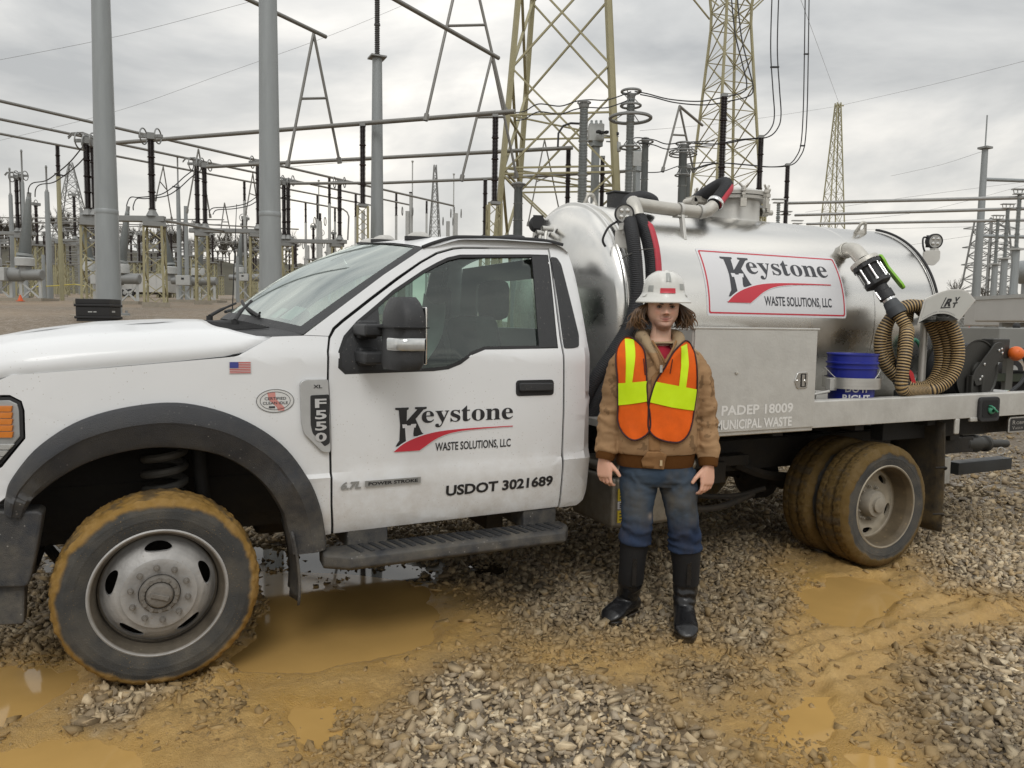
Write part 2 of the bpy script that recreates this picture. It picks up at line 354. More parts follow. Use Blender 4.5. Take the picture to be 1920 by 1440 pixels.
def terrain(x, y, fine=True):
    x = np.asarray(x, float); y = np.asarray(y, float); sh = np.broadcast(x, y).shape; x = np.broadcast_to(x, sh).ravel(); y = np.broadcast_to(y, sh).ravel()
    a = (x-CAM[0])*math.cos(YAW)+(y-CAM[1])*math.sin(YAW); b = -(x-CAM[0])*math.sin(YAW)+(y-CAM[1])*math.cos(YAW)
    m = 1-sstep(-.22, .10, a/np.maximum(b, .5)); far = sstep(6, 20, b)
    z = m*(1.58*sstep(7, 20, b)+.034*np.clip(b-20, 0, 120)+.0*b)
    z = z+.10*fbm(x*.12, y*.12, 2, 3, 3)*far*sstep(10, 30, b)
    near = 1-sstep(8, 14, np.hypot(x-2, y))
    z = z+.035*fbm(x*.9, y*.9, 0, 4, 21)*near
    if fine:
        q = np.where(near > 0)[0]; xx, yy = x[q], y[q]; z = z.copy(); md = masks(xx, yy)
        h = .022*fbm(xx*6, yy*6, 0, 5, 31, .62)+.014*np.abs(fbm(xx*17, yy*17, 0, 4, 32, .6))
        lump = np.clip(fbm(xx*4.2, yy*4.2, 3, 4, 36, .55)-.10, 0, 1)*.075
        zz = z[q]+near[q]*(md*(h+lump)+(1-md)*.008*fbm(xx*9, yy*9, 0, 3, 33))
        # smeared wheel ruts running out towards the lower right
        al = (xx*.62-yy*-.0+0)*0+xx*.72+yy*.0
        rt = sdist(xx, yy, ZN['RUT']); zz -= .035*(1-sstep(-.03, .05, rt+.03*fbm(xx*5, yy*5, 0, 3, 8)))
        for k in range(5):
            s = (yy+1.55+.16*k)-(xx-3.0)*(.20-.06*k)+.05*fbm(xx*1.5, yy*1.5, k, 3, 70+k); w_ = sstep(2.2, 3.0, xx)*(1-sstep(4.3, 5.0, xx))
            zz -= .022*np.exp(-(s/.035)**2)*w_*md-.014*np.exp(-((s-.08)/.04)**2)*w_*md
        for k, lv in WATER.items():
            d = sdist(xx, yy, ZN[k]); wob = (.10 if k not in ('P8', 'P9', 'P11', 'P7') else .34)*fbm(xx*3.5, yy*3.5, ord(k[1]), 4, 50)
            s_ = 1-sstep(-.10, .06, d+wob); s2 = 1-sstep(.0, .30, d+wob)
            base = (lv-.034+.016*fbm(xx*7, yy*7, 0, 3, 90) if k in ('P1', 'P2', 'P3') else lv-.012+.030*fbm(xx*6, yy*6, 0, 4, 93)) if k not in ('P7', 'P8', 'P9', 'P11') else lv-.006+.05*fbm(xx*4.2, yy*4.2, 6, 4, 91); zz = zz*(1-s2*.75)+(lv+.008+.25*(zz-lv))*s2*.75*1; zz = zz*(1-s_)+base*s_
        # squeeze-out next to the tyres
        for tx, ty in ((0, -.94), (4.29, -1.07), (4.29, -.8), (0, .94), (4.29, .95)):
            dx = np.abs(xx-tx); dy = np.abs(yy-ty); d = np.hypot(np.clip(dx-.14, 0, 9), np.clip(dy-.11, 0, 9)); zz = zz*sstep(0, .10, d)+(-.015)*(1-sstep(0, .10, d))
            zz += .03*np.exp(-((d-.09)/.05)**2)*(dx > .12)*np.clip(.6+fbm(xx*9, yy*9, 0, 3, 15), 0, 1.2)
        z[q] = zz
    return z.reshape(sh)
def T0(x, y): return float(terrain(np.array([x]), np.array([y]), False)[0])
def axis(lo, hi, d, far0, far1):
    c = list(np.arange(lo, hi+1e-6, d)); s = d; p = c[-1]
    while p < far1: s *= 1.13; p += s; c.append(p)
    s = d; p = c[0]
    while p > far0: s *= 1.13; p -= s; c.insert(0, p)
    return np.array(c)
gx, gy = axis(-1.4, 6.0, .0155, -700, 900), axis(-3.05, 1.3, .0155, -300, 1100)
GXm, GYm = np.meshgrid(gx, gy, indexing='ij'); GZm = terrain(GXm, GYm)
nu, nv = GXm.shape; idx = np.arange(nu*nv).reshape(nu, nv)
quads = np.stack([idx[:-1, :-1], idx[1:, :-1], idx[1:, 1:], idx[:-1, 1:]], -1).reshape(-1, 4)
me = bpy.data.meshes.new('ground'); V = np.stack([GXm, GYm, GZm], -1).reshape(-1, 3)
me.vertices.add(len(V)); me.vertices.foreach_set('co', V.ravel()); me.loops.add(quads.size); me.loops.foreach_set('vertex_index', quads.ravel().astype(np.int32))
me.polygons.add(len(quads)); me.polygons.foreach_set('loop_start', np.arange(0, quads.size, 4, dtype=np.int32)); me.polygons.foreach_set('loop_total', np.full(len(quads), 4, np.int32)); me.polygons.foreach_set('use_smooth', np.ones(len(quads), bool))
fx_, fy_ = V[:, 0], V[:, 1]
mudm = masks(fx_, fy_); lat = (fx_-CAM[0])*math.cos(YAW)+(fy_-CAM[1])*math.sin(YAW); dep = -(fx_-CAM[0])*math.sin(YAW)+(fy_-CAM[1])*math.cos(YAW)
wetm = np.zeros(len(V))
nearq = np.where(np.hypot(fx_-2, fy_) < 9)[0]
for k in WATER: wetm[nearq] = np.maximum(wetm[nearq], 1-sstep(-.02, .22, sdist(fx_[nearq], fy_[nearq], ZN[k])+.12*fbm(fx_[nearq]*3, fy_[nearq]*3, 4, 3, 61)))
dirtm = sstep(9, 22, dep)*np.clip(.55+.9*fbm(lat*.10, dep*.35, 0, 4, 77), 0, 1)
for nm, arr in (('mud', mudm), ('wet', wetm), ('dirt', dirtm)):
    at = me.attributes.new(nm, 'FLOAT', 'POINT'); at.data.foreach_set('value', arr.astype(np.float32))
me.update()
gm = bpy.data.materials.new('ground_mud_gravel'); gm.use_nodes = True; nt = gm.node_tree; nt.nodes.clear(); L = nt.links.new
o_ = _n(nt, 'ShaderNodeOutputMaterial'); p_ = _n(nt, 'ShaderNodeBsdfPrincipled'); L(p_.outputs[0], o_.inputs[0]); tc = _n(nt, 'ShaderNodeTexCoord')
def NZ(sc, det=6, ro=.6, stretch=None):
    n = _n(nt, 'ShaderNodeTexNoise'); n.inputs['Scale'].default_value = sc; n.inputs['Detail'].default_value = det; n.inputs['Roughness'].default_value = ro
    L(tc.outputs['Object'], n.inputs['Vector']); return n.outputs['Fac']
def RAMP(f, *st):
    r = _n(nt, 'ShaderNodeValToRGB'); e = r.color_ramp.elements
    for i, (p, c) in enumerate(st):
        q = e[i] if i < 2 else e.new(p); q.position = p; q.color = (*c, 1)
    L(f, r.inputs[0]); return r.outputs[0]
def MIX(f, a, b):
    m = _n(nt, 'ShaderNodeMix', data_type='RGBA'); L(f, m.inputs[0]); L(a, m.inputs[6]); L(b, m.inputs[7]); return m.outputs[2]
def ATT(n): a = _n(nt, 'ShaderNodeAttribute', attribute_name=n); return a.outputs['Fac']
mudc = RAMP(NZ(3.2, 8, .65), (.25, (.37, .215, .065)), (.75, (.66, .445, .18)), (.5, (.53, .335, .112)))
mud2 = RAMP(NZ(26, 6, .7), (.3, (.30, .175, .058)), (.7, (.62, .42, .175)))
mm = _n(nt, 'ShaderNodeMix', data_type='RGBA'); mm.inputs[0].default_value = .38; L(mudc, mm.inputs[6]); L(mud2, mm.inputs[7])
wetc = RAMP(NZ(5, 5), (.3, (.40, .23, .058)), (.7, (.56, .345, .10)))
rid = _n(nt, 'ShaderNodeMath', operation='SUBTRACT'); L(NZ(20, 9, .72), rid.inputs[0]); rid.inputs[1].default_value = .5
rab = _n(nt, 'ShaderNodeMath', operation='ABSOLUTE'); L(rid.outputs[0], rab.inputs[0])
rmr = _n(nt, 'ShaderNodeMapRange'); rmr.inputs[1].default_value = .0; rmr.inputs[2].default_value = .045; rmr.inputs[3].default_value = .55; rmr.inputs[4].default_value = 0.; L(rab.outputs[0], rmr.inputs[0])
rpm = _n(nt, 'ShaderNodeMapRange'); rpm.inputs[1].default_value = .42; rpm.inputs[2].default_value = .60; L(NZ(2.6, 5, .6), rpm.inputs[0])
rmu = _n(nt, 'ShaderNodeMath', operation='MULTIPLY'); L(rmr.outputs[0], rmu.inputs[0]); L(rpm.outputs[0], rmu.inputs[1])
crk = _n(nt, 'ShaderNodeMix', data_type='RGBA'); L(rmu.outputs[0], crk.inputs[0]); L(mm.outputs[2], crk.inputs[6]); crk.inputs[7].default_value = (.125, .078, .032, 1)  # dark crack lines: damp mud plus crevice shade put into the colour
mudf = MIX(ATT('wet'), crk.outputs[2], wetc)
soil = RAMP(NZ(9, 8, .7), (.3, (.095, .075, .052)), (.7, (.215, .17, .12)))
vo = _n(nt, 'ShaderNodeTexVoronoi'); vo.inputs['Scale'].default_value = 17; L(tc.outputs['Object'], vo.inputs['Vector'])
vc = _n(nt, 'ShaderNodeSeparateColor'); L(vo.outputs['Color'], vc.inputs[0])
stn = RAMP(vc.outputs[0], (0, (.14, .12, .095)), (1, (.42, .375, .30)), (.5, (.25, .215, .165)))
sfac = _n(nt, 'ShaderNodeMapRange'); sfac.inputs[1].default_value = .42; sfac.inputs[2].default_value = .30; L(vo.outputs['Distance'], sfac.inputs[0])
grav = MIX(sfac.outputs[0], soil, stn)
dirt = RAMP(NZ(.35, 10, .72), (.3, (.155, .105, .06)), (.7, (.33, .245, .16)))
c1 = MIX(ATT('dirt'), grav, dirt); colr = MIX(ATT('mud'), c1, mudf)
L(colr, p_.inputs['Base Color'])
rr_ = _n(nt, 'ShaderNodeMapRange'); rr_.inputs[1].default_value = .35; rr_.inputs[2].default_value = .65; rr_.inputs[3].default_value = .42; rr_.inputs[4].default_value = .82; L(NZ(6, 6, .6), rr_.inputs[0])
wr_ = _n(nt, 'ShaderNodeMix', data_type='FLOAT'); L(ATT('wet'), wr_.inputs[0]); L(rr_.outputs[0], wr_.inputs[2]); wr_.inputs[3].default_value = .30; L(wr_.outputs[0], p_.inputs['Roughness'])
bh = _n(nt, 'ShaderNodeMath', operation='ADD'); L(NZ(38, 8, .65), bh.inputs[0]); L(NZ(150, 4, .6), bh.inputs[1])
bp = _n(nt, 'ShaderNodeBump'); bp.inputs['Strength'].default_value = .9; bp.inputs['Distance'].default_value = .012; L(bh.outputs[0], bp.inputs['Height']); L(bp.outputs[0], p_.inputs['Normal'])
me.materials.append(gm); go = bpy.data.objects.new('ground', me); COL.objects.link(go); tag(go, kind='structure')
# puddles: flat water lying in the hollows
def WATERM(name, base, rough):
    m = M(name, base, rough, 0, .12, 2.2, .012, 3.0, rvar=.015, spec=.5); m.node_tree.nodes['Principled BSDF'].inputs['IOR'].default_value = 1.33; return m
W1, W2 = WATERM('muddy_water', (.46, .285, .095), .05), WATERM('dark_water', (.045, .032, .016), .03)
for k, lv in WATER.items():
    P = np.array(ZN[k]); c = P.mean(0); P2 = c+(P-c)*1.0+(P-c)/np.linalg.norm(P-c, axis=1)[:, None]*.10
    mb = MB(); V, F = fill2d([tuple(p) for p in P2]); mb.add([(a, b, lv+.0004*int(k[1:])) for a, b in V], F); o = mb.build('puddle', W2 if k in ('P7', 'P8', 'P9', 'P11') else W1, fix=False, smooth=True)
    if o.data.polygons[0].normal.z < 0: o.data.flip_normals()
    tag(o, kind='structure')
# gravel stones
IV = np.array([(i, j, k) for k in (-1, 1) for i, j in ((-1, -1), (1, -1), (1, 1), (-1, 1))], float)*.72; IF = np.array([(0, 3, 2), (0, 2, 1), (4, 5, 6), (4, 6, 7), (0, 1, 5), (0, 5, 4), (1, 2, 6), (1, 6, 5), (2, 3, 7), (2, 7, 6), (3, 0, 4), (3, 4, 7)])
PRO = []
for k in range(14):
    r = np.random.default_rng(k); q = IV*(1+r.uniform(-.45, .30, (8, 1)))+r.uniform(-.30, .30, (8, 3)); 
    for c in range(3):
        n = r.normal(size=3); n /= np.linalg.norm(n); d = q@n; q = q-np.clip(d-.72, 0, 9)[:, None]*n
    PRO.append(q*np.array([1.32, .85, .50])*r.uniform(.85, 1.15, 3))
def stones(name, n, sampler, dens, size, label, zoff=.0, colour=None):
    pts = sampler(n); d = dens(pts[:, 0], pts[:, 1]); keep = RNG.random(len(pts)) < d; pts = pts[keep]; d = d[keep]; m = len(pts)
    z = terrain(pts[:, 0], pts[:, 1]); md = masks(pts[:, 0], pts[:, 1])
    s = size*np.exp(RNG.normal(0, .45, m))*.46; s = np.clip(s, size*.16, size*1.15)
    ax = RNG.normal(size=(m, 3))*np.array([.45, .45, 1]); ax /= np.linalg.norm(ax, axis=1)[:, None]; an = RNG.random(m)*TAU
    K = np.zeros((m, 3, 3)); K[:, 0, 1] = -ax[:, 2]; K[:, 0, 2] = ax[:, 1]; K[:, 1, 0] = ax[:, 2]; K[:, 1, 2] = -ax[:, 0]; K[:, 2, 0] = -ax[:, 1]; K[:, 2, 1] = ax[:, 0]
    R = np.eye(3)+np.sin(an)[:, None, None]*K+(1-np.cos(an))[:, None, None]*(K@K)
    pid = RNG.integers(0, len(PRO), m); base = np.array(PRO)[pid]
    Vv = np.einsum('mij,mkj->mki', R, base)*s[:, None, None]
    lift = s*(.05+.55*RNG.random(m))*(1-.8*md)-md*s*.25
    Vv = Vv+np.stack([pts[:, 0], pts[:, 1], z+lift+zoff], 1)[:, None]
    Fv = (IF[None]+8*np.arange(m)[:, None, None]).reshape(-1, 3)
    me = bpy.data.meshes.new(name); me.vertices.add(8*m); me.vertices.foreach_set('co', Vv.astype(np.float32).ravel()); me.loops.add(Fv.size); me.loops.foreach_set('vertex_index', Fv.ravel().astype(np.int32))
    me.polygons.add(len(Fv)); me.polygons.foreach_set('loop_start', np.arange(0, Fv.size, 3, dtype=np.int32)); me.polygons.foreach_set('loop_total', np.full(len(Fv), 3, np.int32))
    pal = np.array([(.35, .295, .215), (.43, .365, .265), (.285, .235, .17), (.24, .205, .16), (.48, .41, .30), (.36, .28, .17), (.30, .265, .215), (.54, .48, .37)])
    c = pal[RNG.integers(0, len(pal), m)]*RNG.uniform(.72, 1.12, (m, 1))
    clean = np.clip(zone(pts[:, 0], pts[:, 1], 'GA', .15)+sstep(3.3, 4.2, pts[:, 0]-.2*pts[:, 1])*(pts[:, 1] < -.9)+zone(pts[:, 0], pts[:, 1], 'GB', .1)+.55*np.clip(fbm(pts[:, 0]*1.1, pts[:, 1]*1.1, 5, 3, 44), 0, 1), 0, 1)[:, None]
    c = c*(.80+.56*clean)*np.array([1.10, 1.03, .92])
    mc = np.array([.40, .265, .11])*RNG.uniform(.7, 1.2, (m, 1)); f = np.clip(md*.95+.25*(1-clean[:, 0])*RNG.random(m), 0, .92)[:, None]; c = c*(1-f)+mc*f
    a = me.color_attributes.new('tint', 'FLOAT_COLOR', 'POINT'); a.data.foreach_set('color', np.c_[np.repeat(c, 8, 0), np.ones(8*m)].astype(np.float32).ravel())
    me.materials.append(STONE); me.update(); o = bpy.data.objects.new(name, me); COL.objects.link(o); tag(o, label, 'gravel', None, 'stuff'); return m
STONE = M('crushed_stone', (.95, .95, .95), .72, 0, .16, 40, .3, 140, attr='tint', spec=.35)
def dn(x, y):
    md = masks(x, y); w = np.zeros(len(x))
    for k in WATER: w = np.maximum(w, 1-sstep(-.06, .03, sdist(x, y, ZN[k])+.10*fbm(x*3.5, y*3.5, ord(k[1]), 4, 50)))
    pile = .55+.45*sstep(-.25, .15, fbm(x*2.2, y*2.2, 9, 3, 12))
    scat = .03+.40*sstep(.04, .30, fbm(x*2.0, y*2.0, 3, 4, 14))
    d = (1-md)*pile+md*scat
    dk = np.zeros(len(x))
    for k in ('P7', 'P8', 'P9', 'P11'): dk = np.maximum(dk, 1-sstep(-.1, .1, sdist(x, y, ZN[k])))
    return d*(1-w)*(1-dk*.3)+w*dk*.12
NS = stones('gravel', 172000, lambda n: np.c_[RNG.uniform(-1.5, 6.6, n), RNG.uniform(-3.05, 2.2, n)], dn, .0295, 'crushed stone spread between the mud patches under and beside the truck')
def samp2(n):
    a = RNG.uniform(-.78, 1.25, n*2); b = 5.5+(RNG.random(n*2)**1.35)*17; x = CAM[0]+a*b*math.cos(YAW)-b*math.sin(YAW); y = CAM[1]+a*b*math.sin(YAW)+b*math.cos(YAW)
    k = ~((x > -1.5) & (x < 6.6) & (y < 2.2)); return np.c_[x[k], y[k]][:n]
NS += stones('gravel_field', 74000, samp2, lambda x, y: np.clip(1-.05*(np.hypot(x+.06, y+4.5)-6), .25, 1)*.95*(1-sstep(9, 14, np.hypot(x+.06, y+4.5))*np.where(x < 4, 1., .6)), .038, 'loose grey stone covering the yard beyond the truck')

# ================================================================ the truck
WHITE = M('white_paint', (.76, .77, .775), .38, 0, .03, 3, 0, coat=.35, dirt=((.34, .26, .16), .45, 1.05, .55), speck=((.30, .25, .18), 55, .16, .55), rvar=.06)
PLASTIC = M('black_plastic', (.028, .029, .031), .55, 0, .3, 14, .25, 220, speck=((.30, .28, .25), 60, .2, .55))
FLARE = M('flare_plastic', (.027, .029, .034), .5, 0, .25, 12, .35, 260, dirt=((.17, .15, .115), .35, 1.25, .75), speck=((.36, .34, .31), 42, .17, .6))
RUBBER = M('rubber', (.022, .022, .023), .7, 0, .3, 20, .2, 150)
DARK = M('dark_underbody', (.018, .017, .016), .8, 0, .35, 9, .3, 60, dirt=((.10, .075, .045), .2, .9, .6))
GAP = M('dark_gap', (.012, .012, .012), .9)
ALU = M('brushed_aluminium', (.60, .595, .575), .36, 1., .10, 3, .06, 90, stretch=(2, 2, 30), speck=((.42, .40, .35), 26, .12, .25))
GALV = M('dull_aluminium', (.60, .59, .555), .5, .55, .10, 7, .1, 60, dirt=((.25, .22, .18), .8, 1.7, .35))
POL = M('polished_tank', (.74, .73, .70), .23, 1., .08, 2.4, .05, 7, rvar=.06, stretch=(.5, 2.2, 2.2), speck=((.50, .48, .43), 34, .10, .3), dirt=((.30, .27, .21), .9, 1.9, .45))
PIPE = M('cast_aluminium', (.56, .54, .49), .5, .55, .14, 11, .2, 90)
CHROME = M('chrome', (.75, .75, .74), .15, 1, .05)
GREYPL = M('grey_trim', (.36, .365, .36), .42, .35, .08, 12, speck=((.25, .22, .17), 50, .15, .5))
STEEL = M('wheel_steel', (.40, .39, .375), .5, .2, .2, 7, .2, 60, attr='tint', speck=((.22, .18, .12), 45, .2, .5))
STEELD = M('dusty_wheel_steel', (.37, .325, .25), .6, .15, .35, 6, .2, 60, attr='tint', speck=((.28, .20, .10), 30, .25, .7))
STEELN = M('dusty_hub_steel', (.30, .27, .22), .65, .15, .3, 12, .2, 60)
HUBM = M('dusty_hub', (.17, .155, .135), .8, 0, .3, 16, .3, 80)
TYRE = M('tyre', (.95, .95, .95), .82, 0, .14, 24, .35, 160, attr='tint', spec=.25, speck=((.26, .17, .07), 95, .22, .75))
INK = M('black_ink', (.018, .018, .02), .45, 0, .05)
INKG = M('charcoal_ink', (.045, .047, .055), .45, 0, .05)
REDINK = M('red_ink', (.56, .035, .055), .4, 0, .05)
WHITEINK = M('white_print', (.74, .74, .76), .42, 0, .03)
BLUEINK = M('blue_ink', (.05, .06, .26), .45, 0, .05)
PALE = M('pale_sticker', (.66, .66, .645), .4, 0, .03)
WINGLASS = GLASS('side_window', (.50, .63, .57), .035, .02, .03)
WINDSHIELD = GLASS('windshield_glass', (.62, .80, .72), .32, .03, .10)
AMBER = M('amber_lens', (.62, .19, .02), .2, 0, .1, 30, coat=.6)
CLEAR = M('clear_lens', (.55, .56, .55), .12, .5, .15, 40, coat=.8)
SEAT = M('seat_cloth', (.035, .037, .038), .9, 0, .25, 30)
DASH = M('dash', (.03, .031, .032), .7)
WZ = np.array([[.40, .86], [.50, .915], [.55, .955], [.60, .982], [.70, 1.0], [.828, 1.017], [.838, 1.021], [.850, 1.003], [1.1, 1.008], [1.30, 1.001], [1.393, .998], [1.402, .993], [1.49, .958], [1.7, .885], [1.9, .81], [1.97, .775], [2.02, .72], [2.06, .62]])
def SW(x, z):
    s = float(np.interp(z, WZ[:, 0], WZ[:, 1]))
    if x < -.35: s -= .30*((-.35-x)/.6)**2
    if x > 2.07:
        d = min(x-2.07, .0999); s -= .10-math.sqrt(.01-d*d)
    return s
TB = (2.0, 0, 0)
truck = empty('vacuum_truck', TB, 'white two door vacuum tank truck with polished tank and muddy tyres', 'truck')
def body(sg, lift=0.):
    return lambda x, z: (x, sg*(SW(x, z)+lift), z)
NEAR, FAR = (0, -1, 0), (0, 1, 0)
DOORGAP = [(.750, .556), (.738, .70), (.734, .837), (.729, 1.073), (.723, 1.279), (.727, 1.418), (.739, 1.479), (.765, 1.523), (.805, 1.556), (.956, 1.668), (1.095, 1.768), (1.23, 1.857), (1.322, 1.908), (1.415, 1.937), (1.472, 1.945), (1.978, 1.968), (1.977, 1.902), (1.968, 1.68), (1.962, 1.47), (1.965, 1.299), (1.962, .844), (1.966, .574), (1.35, .566)]
WIN = [(.774, 1.345), (.778, 1.418), (.809, 1.487), (.876, 1.556), (.985, 1.641), (1.068, 1.708), (1.235, 1.814), (1.315, 1.857), (1.374, 1.885), (1.447, 1.904), (1.86, 1.927), (1.964, 1.930), (1.934, 1.436), (1.515, 1.430), (1.444, 1.405), (1.376, 1.358), (1.311, 1.334), (1.234, 1.326), (.802, 1.318)]
def inset(poly, d):
    P = np.array(poly, float); n = len(P); out = []
    ar = sum(P[i][0]*P[(i+1) % n][1]-P[(i+1) % n][0]*P[i][1] for i in range(n)); sg = 1 if ar > 0 else -1
    for i in range(n):
        a, b, c = P[i-1], P[i], P[(i+1) % n]; e1 = (b-a)/np.linalg.norm(b-a); e2 = (c-b)/np.linalg.norm(c-b)
        n1 = np.array([-e1[1], e1[0]])*sg; n2 = np.array([-e2[1], e2[0]])*sg; m = n1+n2; m /= max(np.linalg.norm(m), .3); out.append(tuple(b+m*d/max(.5, m@n1)))
    return out
FL_O = [(-.544, .79), (-.538, .86), (-.514, .928), (-.422, 1.047), (-.274, 1.146), (-.082, 1.197), (.119, 1.201), (.331, 1.131), (.509, 1.005), (.625, .84), (.684, .687), (.708, .547), (.706, .50)]
FL_I = [(-.482, .765), (-.46, .82), (-.434, .85), (-.354, .915), (-.241, .975), (-.086, 1.012), (.075, 1.012), (.263, .963), (.417, .846), (.507, .704), (.535, .60), (.548, .535), (.555, .49)]
for sg in (-1, 1):
    OUT = NEAR if sg < 0 else FAR
    # front wing
    fo = cr_([(p[0], p[1]) for p in FL_O[1:-1]], 6)
    wing = [(.482, 1.484), (.335, 1.402), (.315, 1.397), (.189, 1.386), (-.176, 1.355), (-.507, 1.330), (-.56, 1.306), (-.72, 1.25), (-.64, 1.252), (-.515, 1.252), (-.475, 1.228), (-.466, 1.19), (-.466, 1.08), (-.55, .968), (-.60, .93), (-.60, .80)]
    wing += [(p[0]*.985+.002, p[1]*.985+.01) for p in fo]+[(.715, .552), (.742, .554)]
    wing += [(x-.007, z) for x, z in DOORGAP[1:7]]+[(.733, 1.486), (.623, 1.490)]
    sheet('wing_panel', wing, [], body(sg), WHITE, truck, .014, (.1, .045), .004, OUT)
    mb = MB(); ep = [(.482, 1.484), (.335, 1.402), (.189, 1.386), (-.176, 1.355), (-.507, 1.330), (-.56, 1.306), (-.72, 1.25)]
    mb.loft([[(x, sg*(SW(x, z)-.004), z-.006), (x, sg*(SW(x, z)-.05), z-.004), (x, sg*(SW(x, z)-.14), z+.012)] for x, z in ep], closed=False); mb.build('wing_lip', WHITE, truck)
    # wheel arch flare
    A, B = cr_(FL_O, 6), cr_(FL_I, 6); loops = []
    for (ax, az), (bx, bz) in zip(A, B):
        lp = []
        for t, d in ((0, .002), (0, .022), (.06, .034), (.30, .050), (.42, .052), (.48, .046), (.85, .034), (.97, .022), (1, 0), (1.02, -.05)):
            x, z = ax+(bx-ax)*t, az+(bz-az)*t
            zz = max(z, .62); lp.append((x, sg*(SW(max(x, -.5), zz)+d), z))
        loops.append(lp)
    mb = MB(); mb.loft(loops, closed=False); mb.build('wheel_arch_flare', FLARE, truck, sharp=25)
    # door
    dr = [(x+.004*(1 if x < 1.2 else -1 if x > 1.9 else 0), z-(.004 if z > 1.5 else 0)) for x, z in DOORGAP]
    door = sheet('door', dr, [WIN], body(sg), WHITE, truck, .016, (.12, .045), .004, OUT)
    seal = inset(WIN, .022)
    sheet('window_seal', inset(WIN, -.005), [inset(WIN, .011)], body(sg, .001), RUBBER, door, .012, (.2, .06), .003, OUT)
    gl = [p for p in inset(WIN, .008)]
    gl = [(min(x, 1.855-(1.9-z)*.08), z) for x, z in gl]
    sheet('window_glass', gl, [], body(sg, -.012), WINGLASS, door, 0, (.2, .06), 0, OUT)
    ap = [(1.866, 1.924), (1.961, 1.928), (1.931, 1.438), (1.826, 1.434)]
    sheet('pillar_trim', ap, [], body(sg, .003), PLASTIC, door, .01, (.2, .08), .003, OUT)
    tri = [(.78, 1.345), (.784, 1.418), (.815, 1.485), (.88, 1.55), (.985, 1.632), (.985, 1.325), (.805, 1.325)]
    sheet('mirror_mount', tri, [], body(sg, -.002), PLASTIC, door, .01, (.2, .08), .003, OUT)
    # crease moulding shadow line is in the surface itself; handle:
    hp = rnd([(1.682, 1.186), (1.904, 1.186), (1.904, 1.268), (1.682, 1.268)], .022)
    hd = sheet('door_handle', hp, [], body(sg, .004), RUBBER, door, .012, (.3, .3), .004, OUT)
    mb = MB(); mb.prism(rnd([(1.695, 1.212), (1.89, 1.212), (1.893, 1.252), (1.695, 1.255)], .012), lambda a, b, t: (a, sg*(SW(a, b)+t), b), .004, .026); mb.build('grip', PLASTIC, hd, .006)
    # cab side frame (windscreen pillar, roof rail, rear pillar)
    side = [(.735, 1.489), (.623, 1.493), (.86, 1.665), (1.029, 1.787), (1.252, 1.932), (1.309, 1.954), (1.407, 1.985), (1.491, 1.999), (1.789, 2.012), (1.974, 2.012), (2.05, 2.004), (2.10, 1.965), (2.128, 1.82), (2.146, 1.60), (2.16, 1.40), (2.168, 1.177), (2.164, .912), (2.155, .836), (2.152, .66), (2.12, .60), (2.08, .572), (1.974, .568)]
    up = [(1.970, .845), (1.973, 1.299), (1.970, 1.47), (1.976, 1.68), (1.985, 1.902), (1.986, 1.976), (1.47, 1.953), (1.413, 1.945), (1.318, 1.916), (1.226, 1.865), (1.09, 1.776), (.951, 1.676), (.80, 1.564), (.757, 1.528)]
    fr = sheet('cab_frame', side+up, [], body(sg), WHITE, truck, .014, (.07, .04), .004, OUT)
    qt = rnd([(1.982, 1.925), (2.021, 1.922), (2.04, 1.885), (2.080, 1.50), (2.068, 1.44), (2.029, 1.431), (1.974, 1.430), (1.980, 1.68)], .012)
    sheet('quarter_trim', qt, [], body(sg, .0025), PLASTIC, fr, .008, (.05, .08), .002, OUT)
    dt = cr_([(1.245, 1.93), (1.309, 1.956), (1.407, 1.988), (1.491, 2.001), (1.789, 2.013), (1.974, 2.013), (2.085, 1.993)], 6)
    mb = MB(); mb.tube([(x, sg*(SW(min(x, 2.06), z)+.004), z+.006) for x, z in dt], .009, 8); mb.build('roof_drip_rail', RUBBER, fr)
    # dark inner body seen through the gaps
    inn = [(.73, .58), (.73, 1.30), (.76, 1.36), (1.93, 1.36), (1.95, .60)]
    sheet('door_lining', inn, [], body(sg, -.07), DASH, truck, .03, (.4, .12), 0, OUT)
    mb = MB(); mb.tube([(x, sg*(SW(x, z)-.036), z) for x, z in [DOORGAP[i] for i in range(0, 22)]], .018, 6); mb.build('door_jamb', GAP, truck)
    if sg < 0: DOOR, FRAME = door, fr
# cab rear wall with its window, roof, floor
mb = MB()
RWIN = [(-.56, 1.53), (.56, 1.53), (.50, 1.83), (-.50, 1.83)]
RW = [(-.90, .60), (.90, .60), (.93, 1.40), (.74, 1.95), (-.74, 1.95), (-.93, 1.40)]
def rear3(y, z): return (2.165-max(0, z-1.2)*.075, y, z)
rw = sheet('cab_rear_panel', RW, [rnd(RWIN, .05)], rear3, WHITE, truck, .02, (.2, .1), .004, (1, 0, 0))
sheet('rear_window', RWIN, [], lambda y, z: (2.150-max(0, z-1.2)*.075, y, z), WINGLASS, rw, 0, (0), 0, (1, 0, 0)) if False else None
mb = MB(); mb.add([rear3(y, z) for y, z in RWIN], [(0, 1, 2, 3)]); mb.build('rear_window', WINGLASS, rw)
def rooffn(a, b):
    y = -.80+1.60*b; s = 1-abs(2*b-1)**3
    x0 = 1.075+.19*abs(2*b-1)**2; x = x0+(2.10-x0)*a
    z = 1.935+.02*(a*2 if a < .5 else 1)+s*(.058+.045*math.sin(min(1, a*1.7)*PI/2)*1.0)-(.05*max(0, (a-.86)/.14)**2)
    z += (1.998-1.955)*sstep(0, .25, a)*(1-s)
    return (x, y, float(z))
mb = MB(); mb.grid(rooffn, 24, 28); roof = mb.build('roof', WHITE, truck, sharp=60)
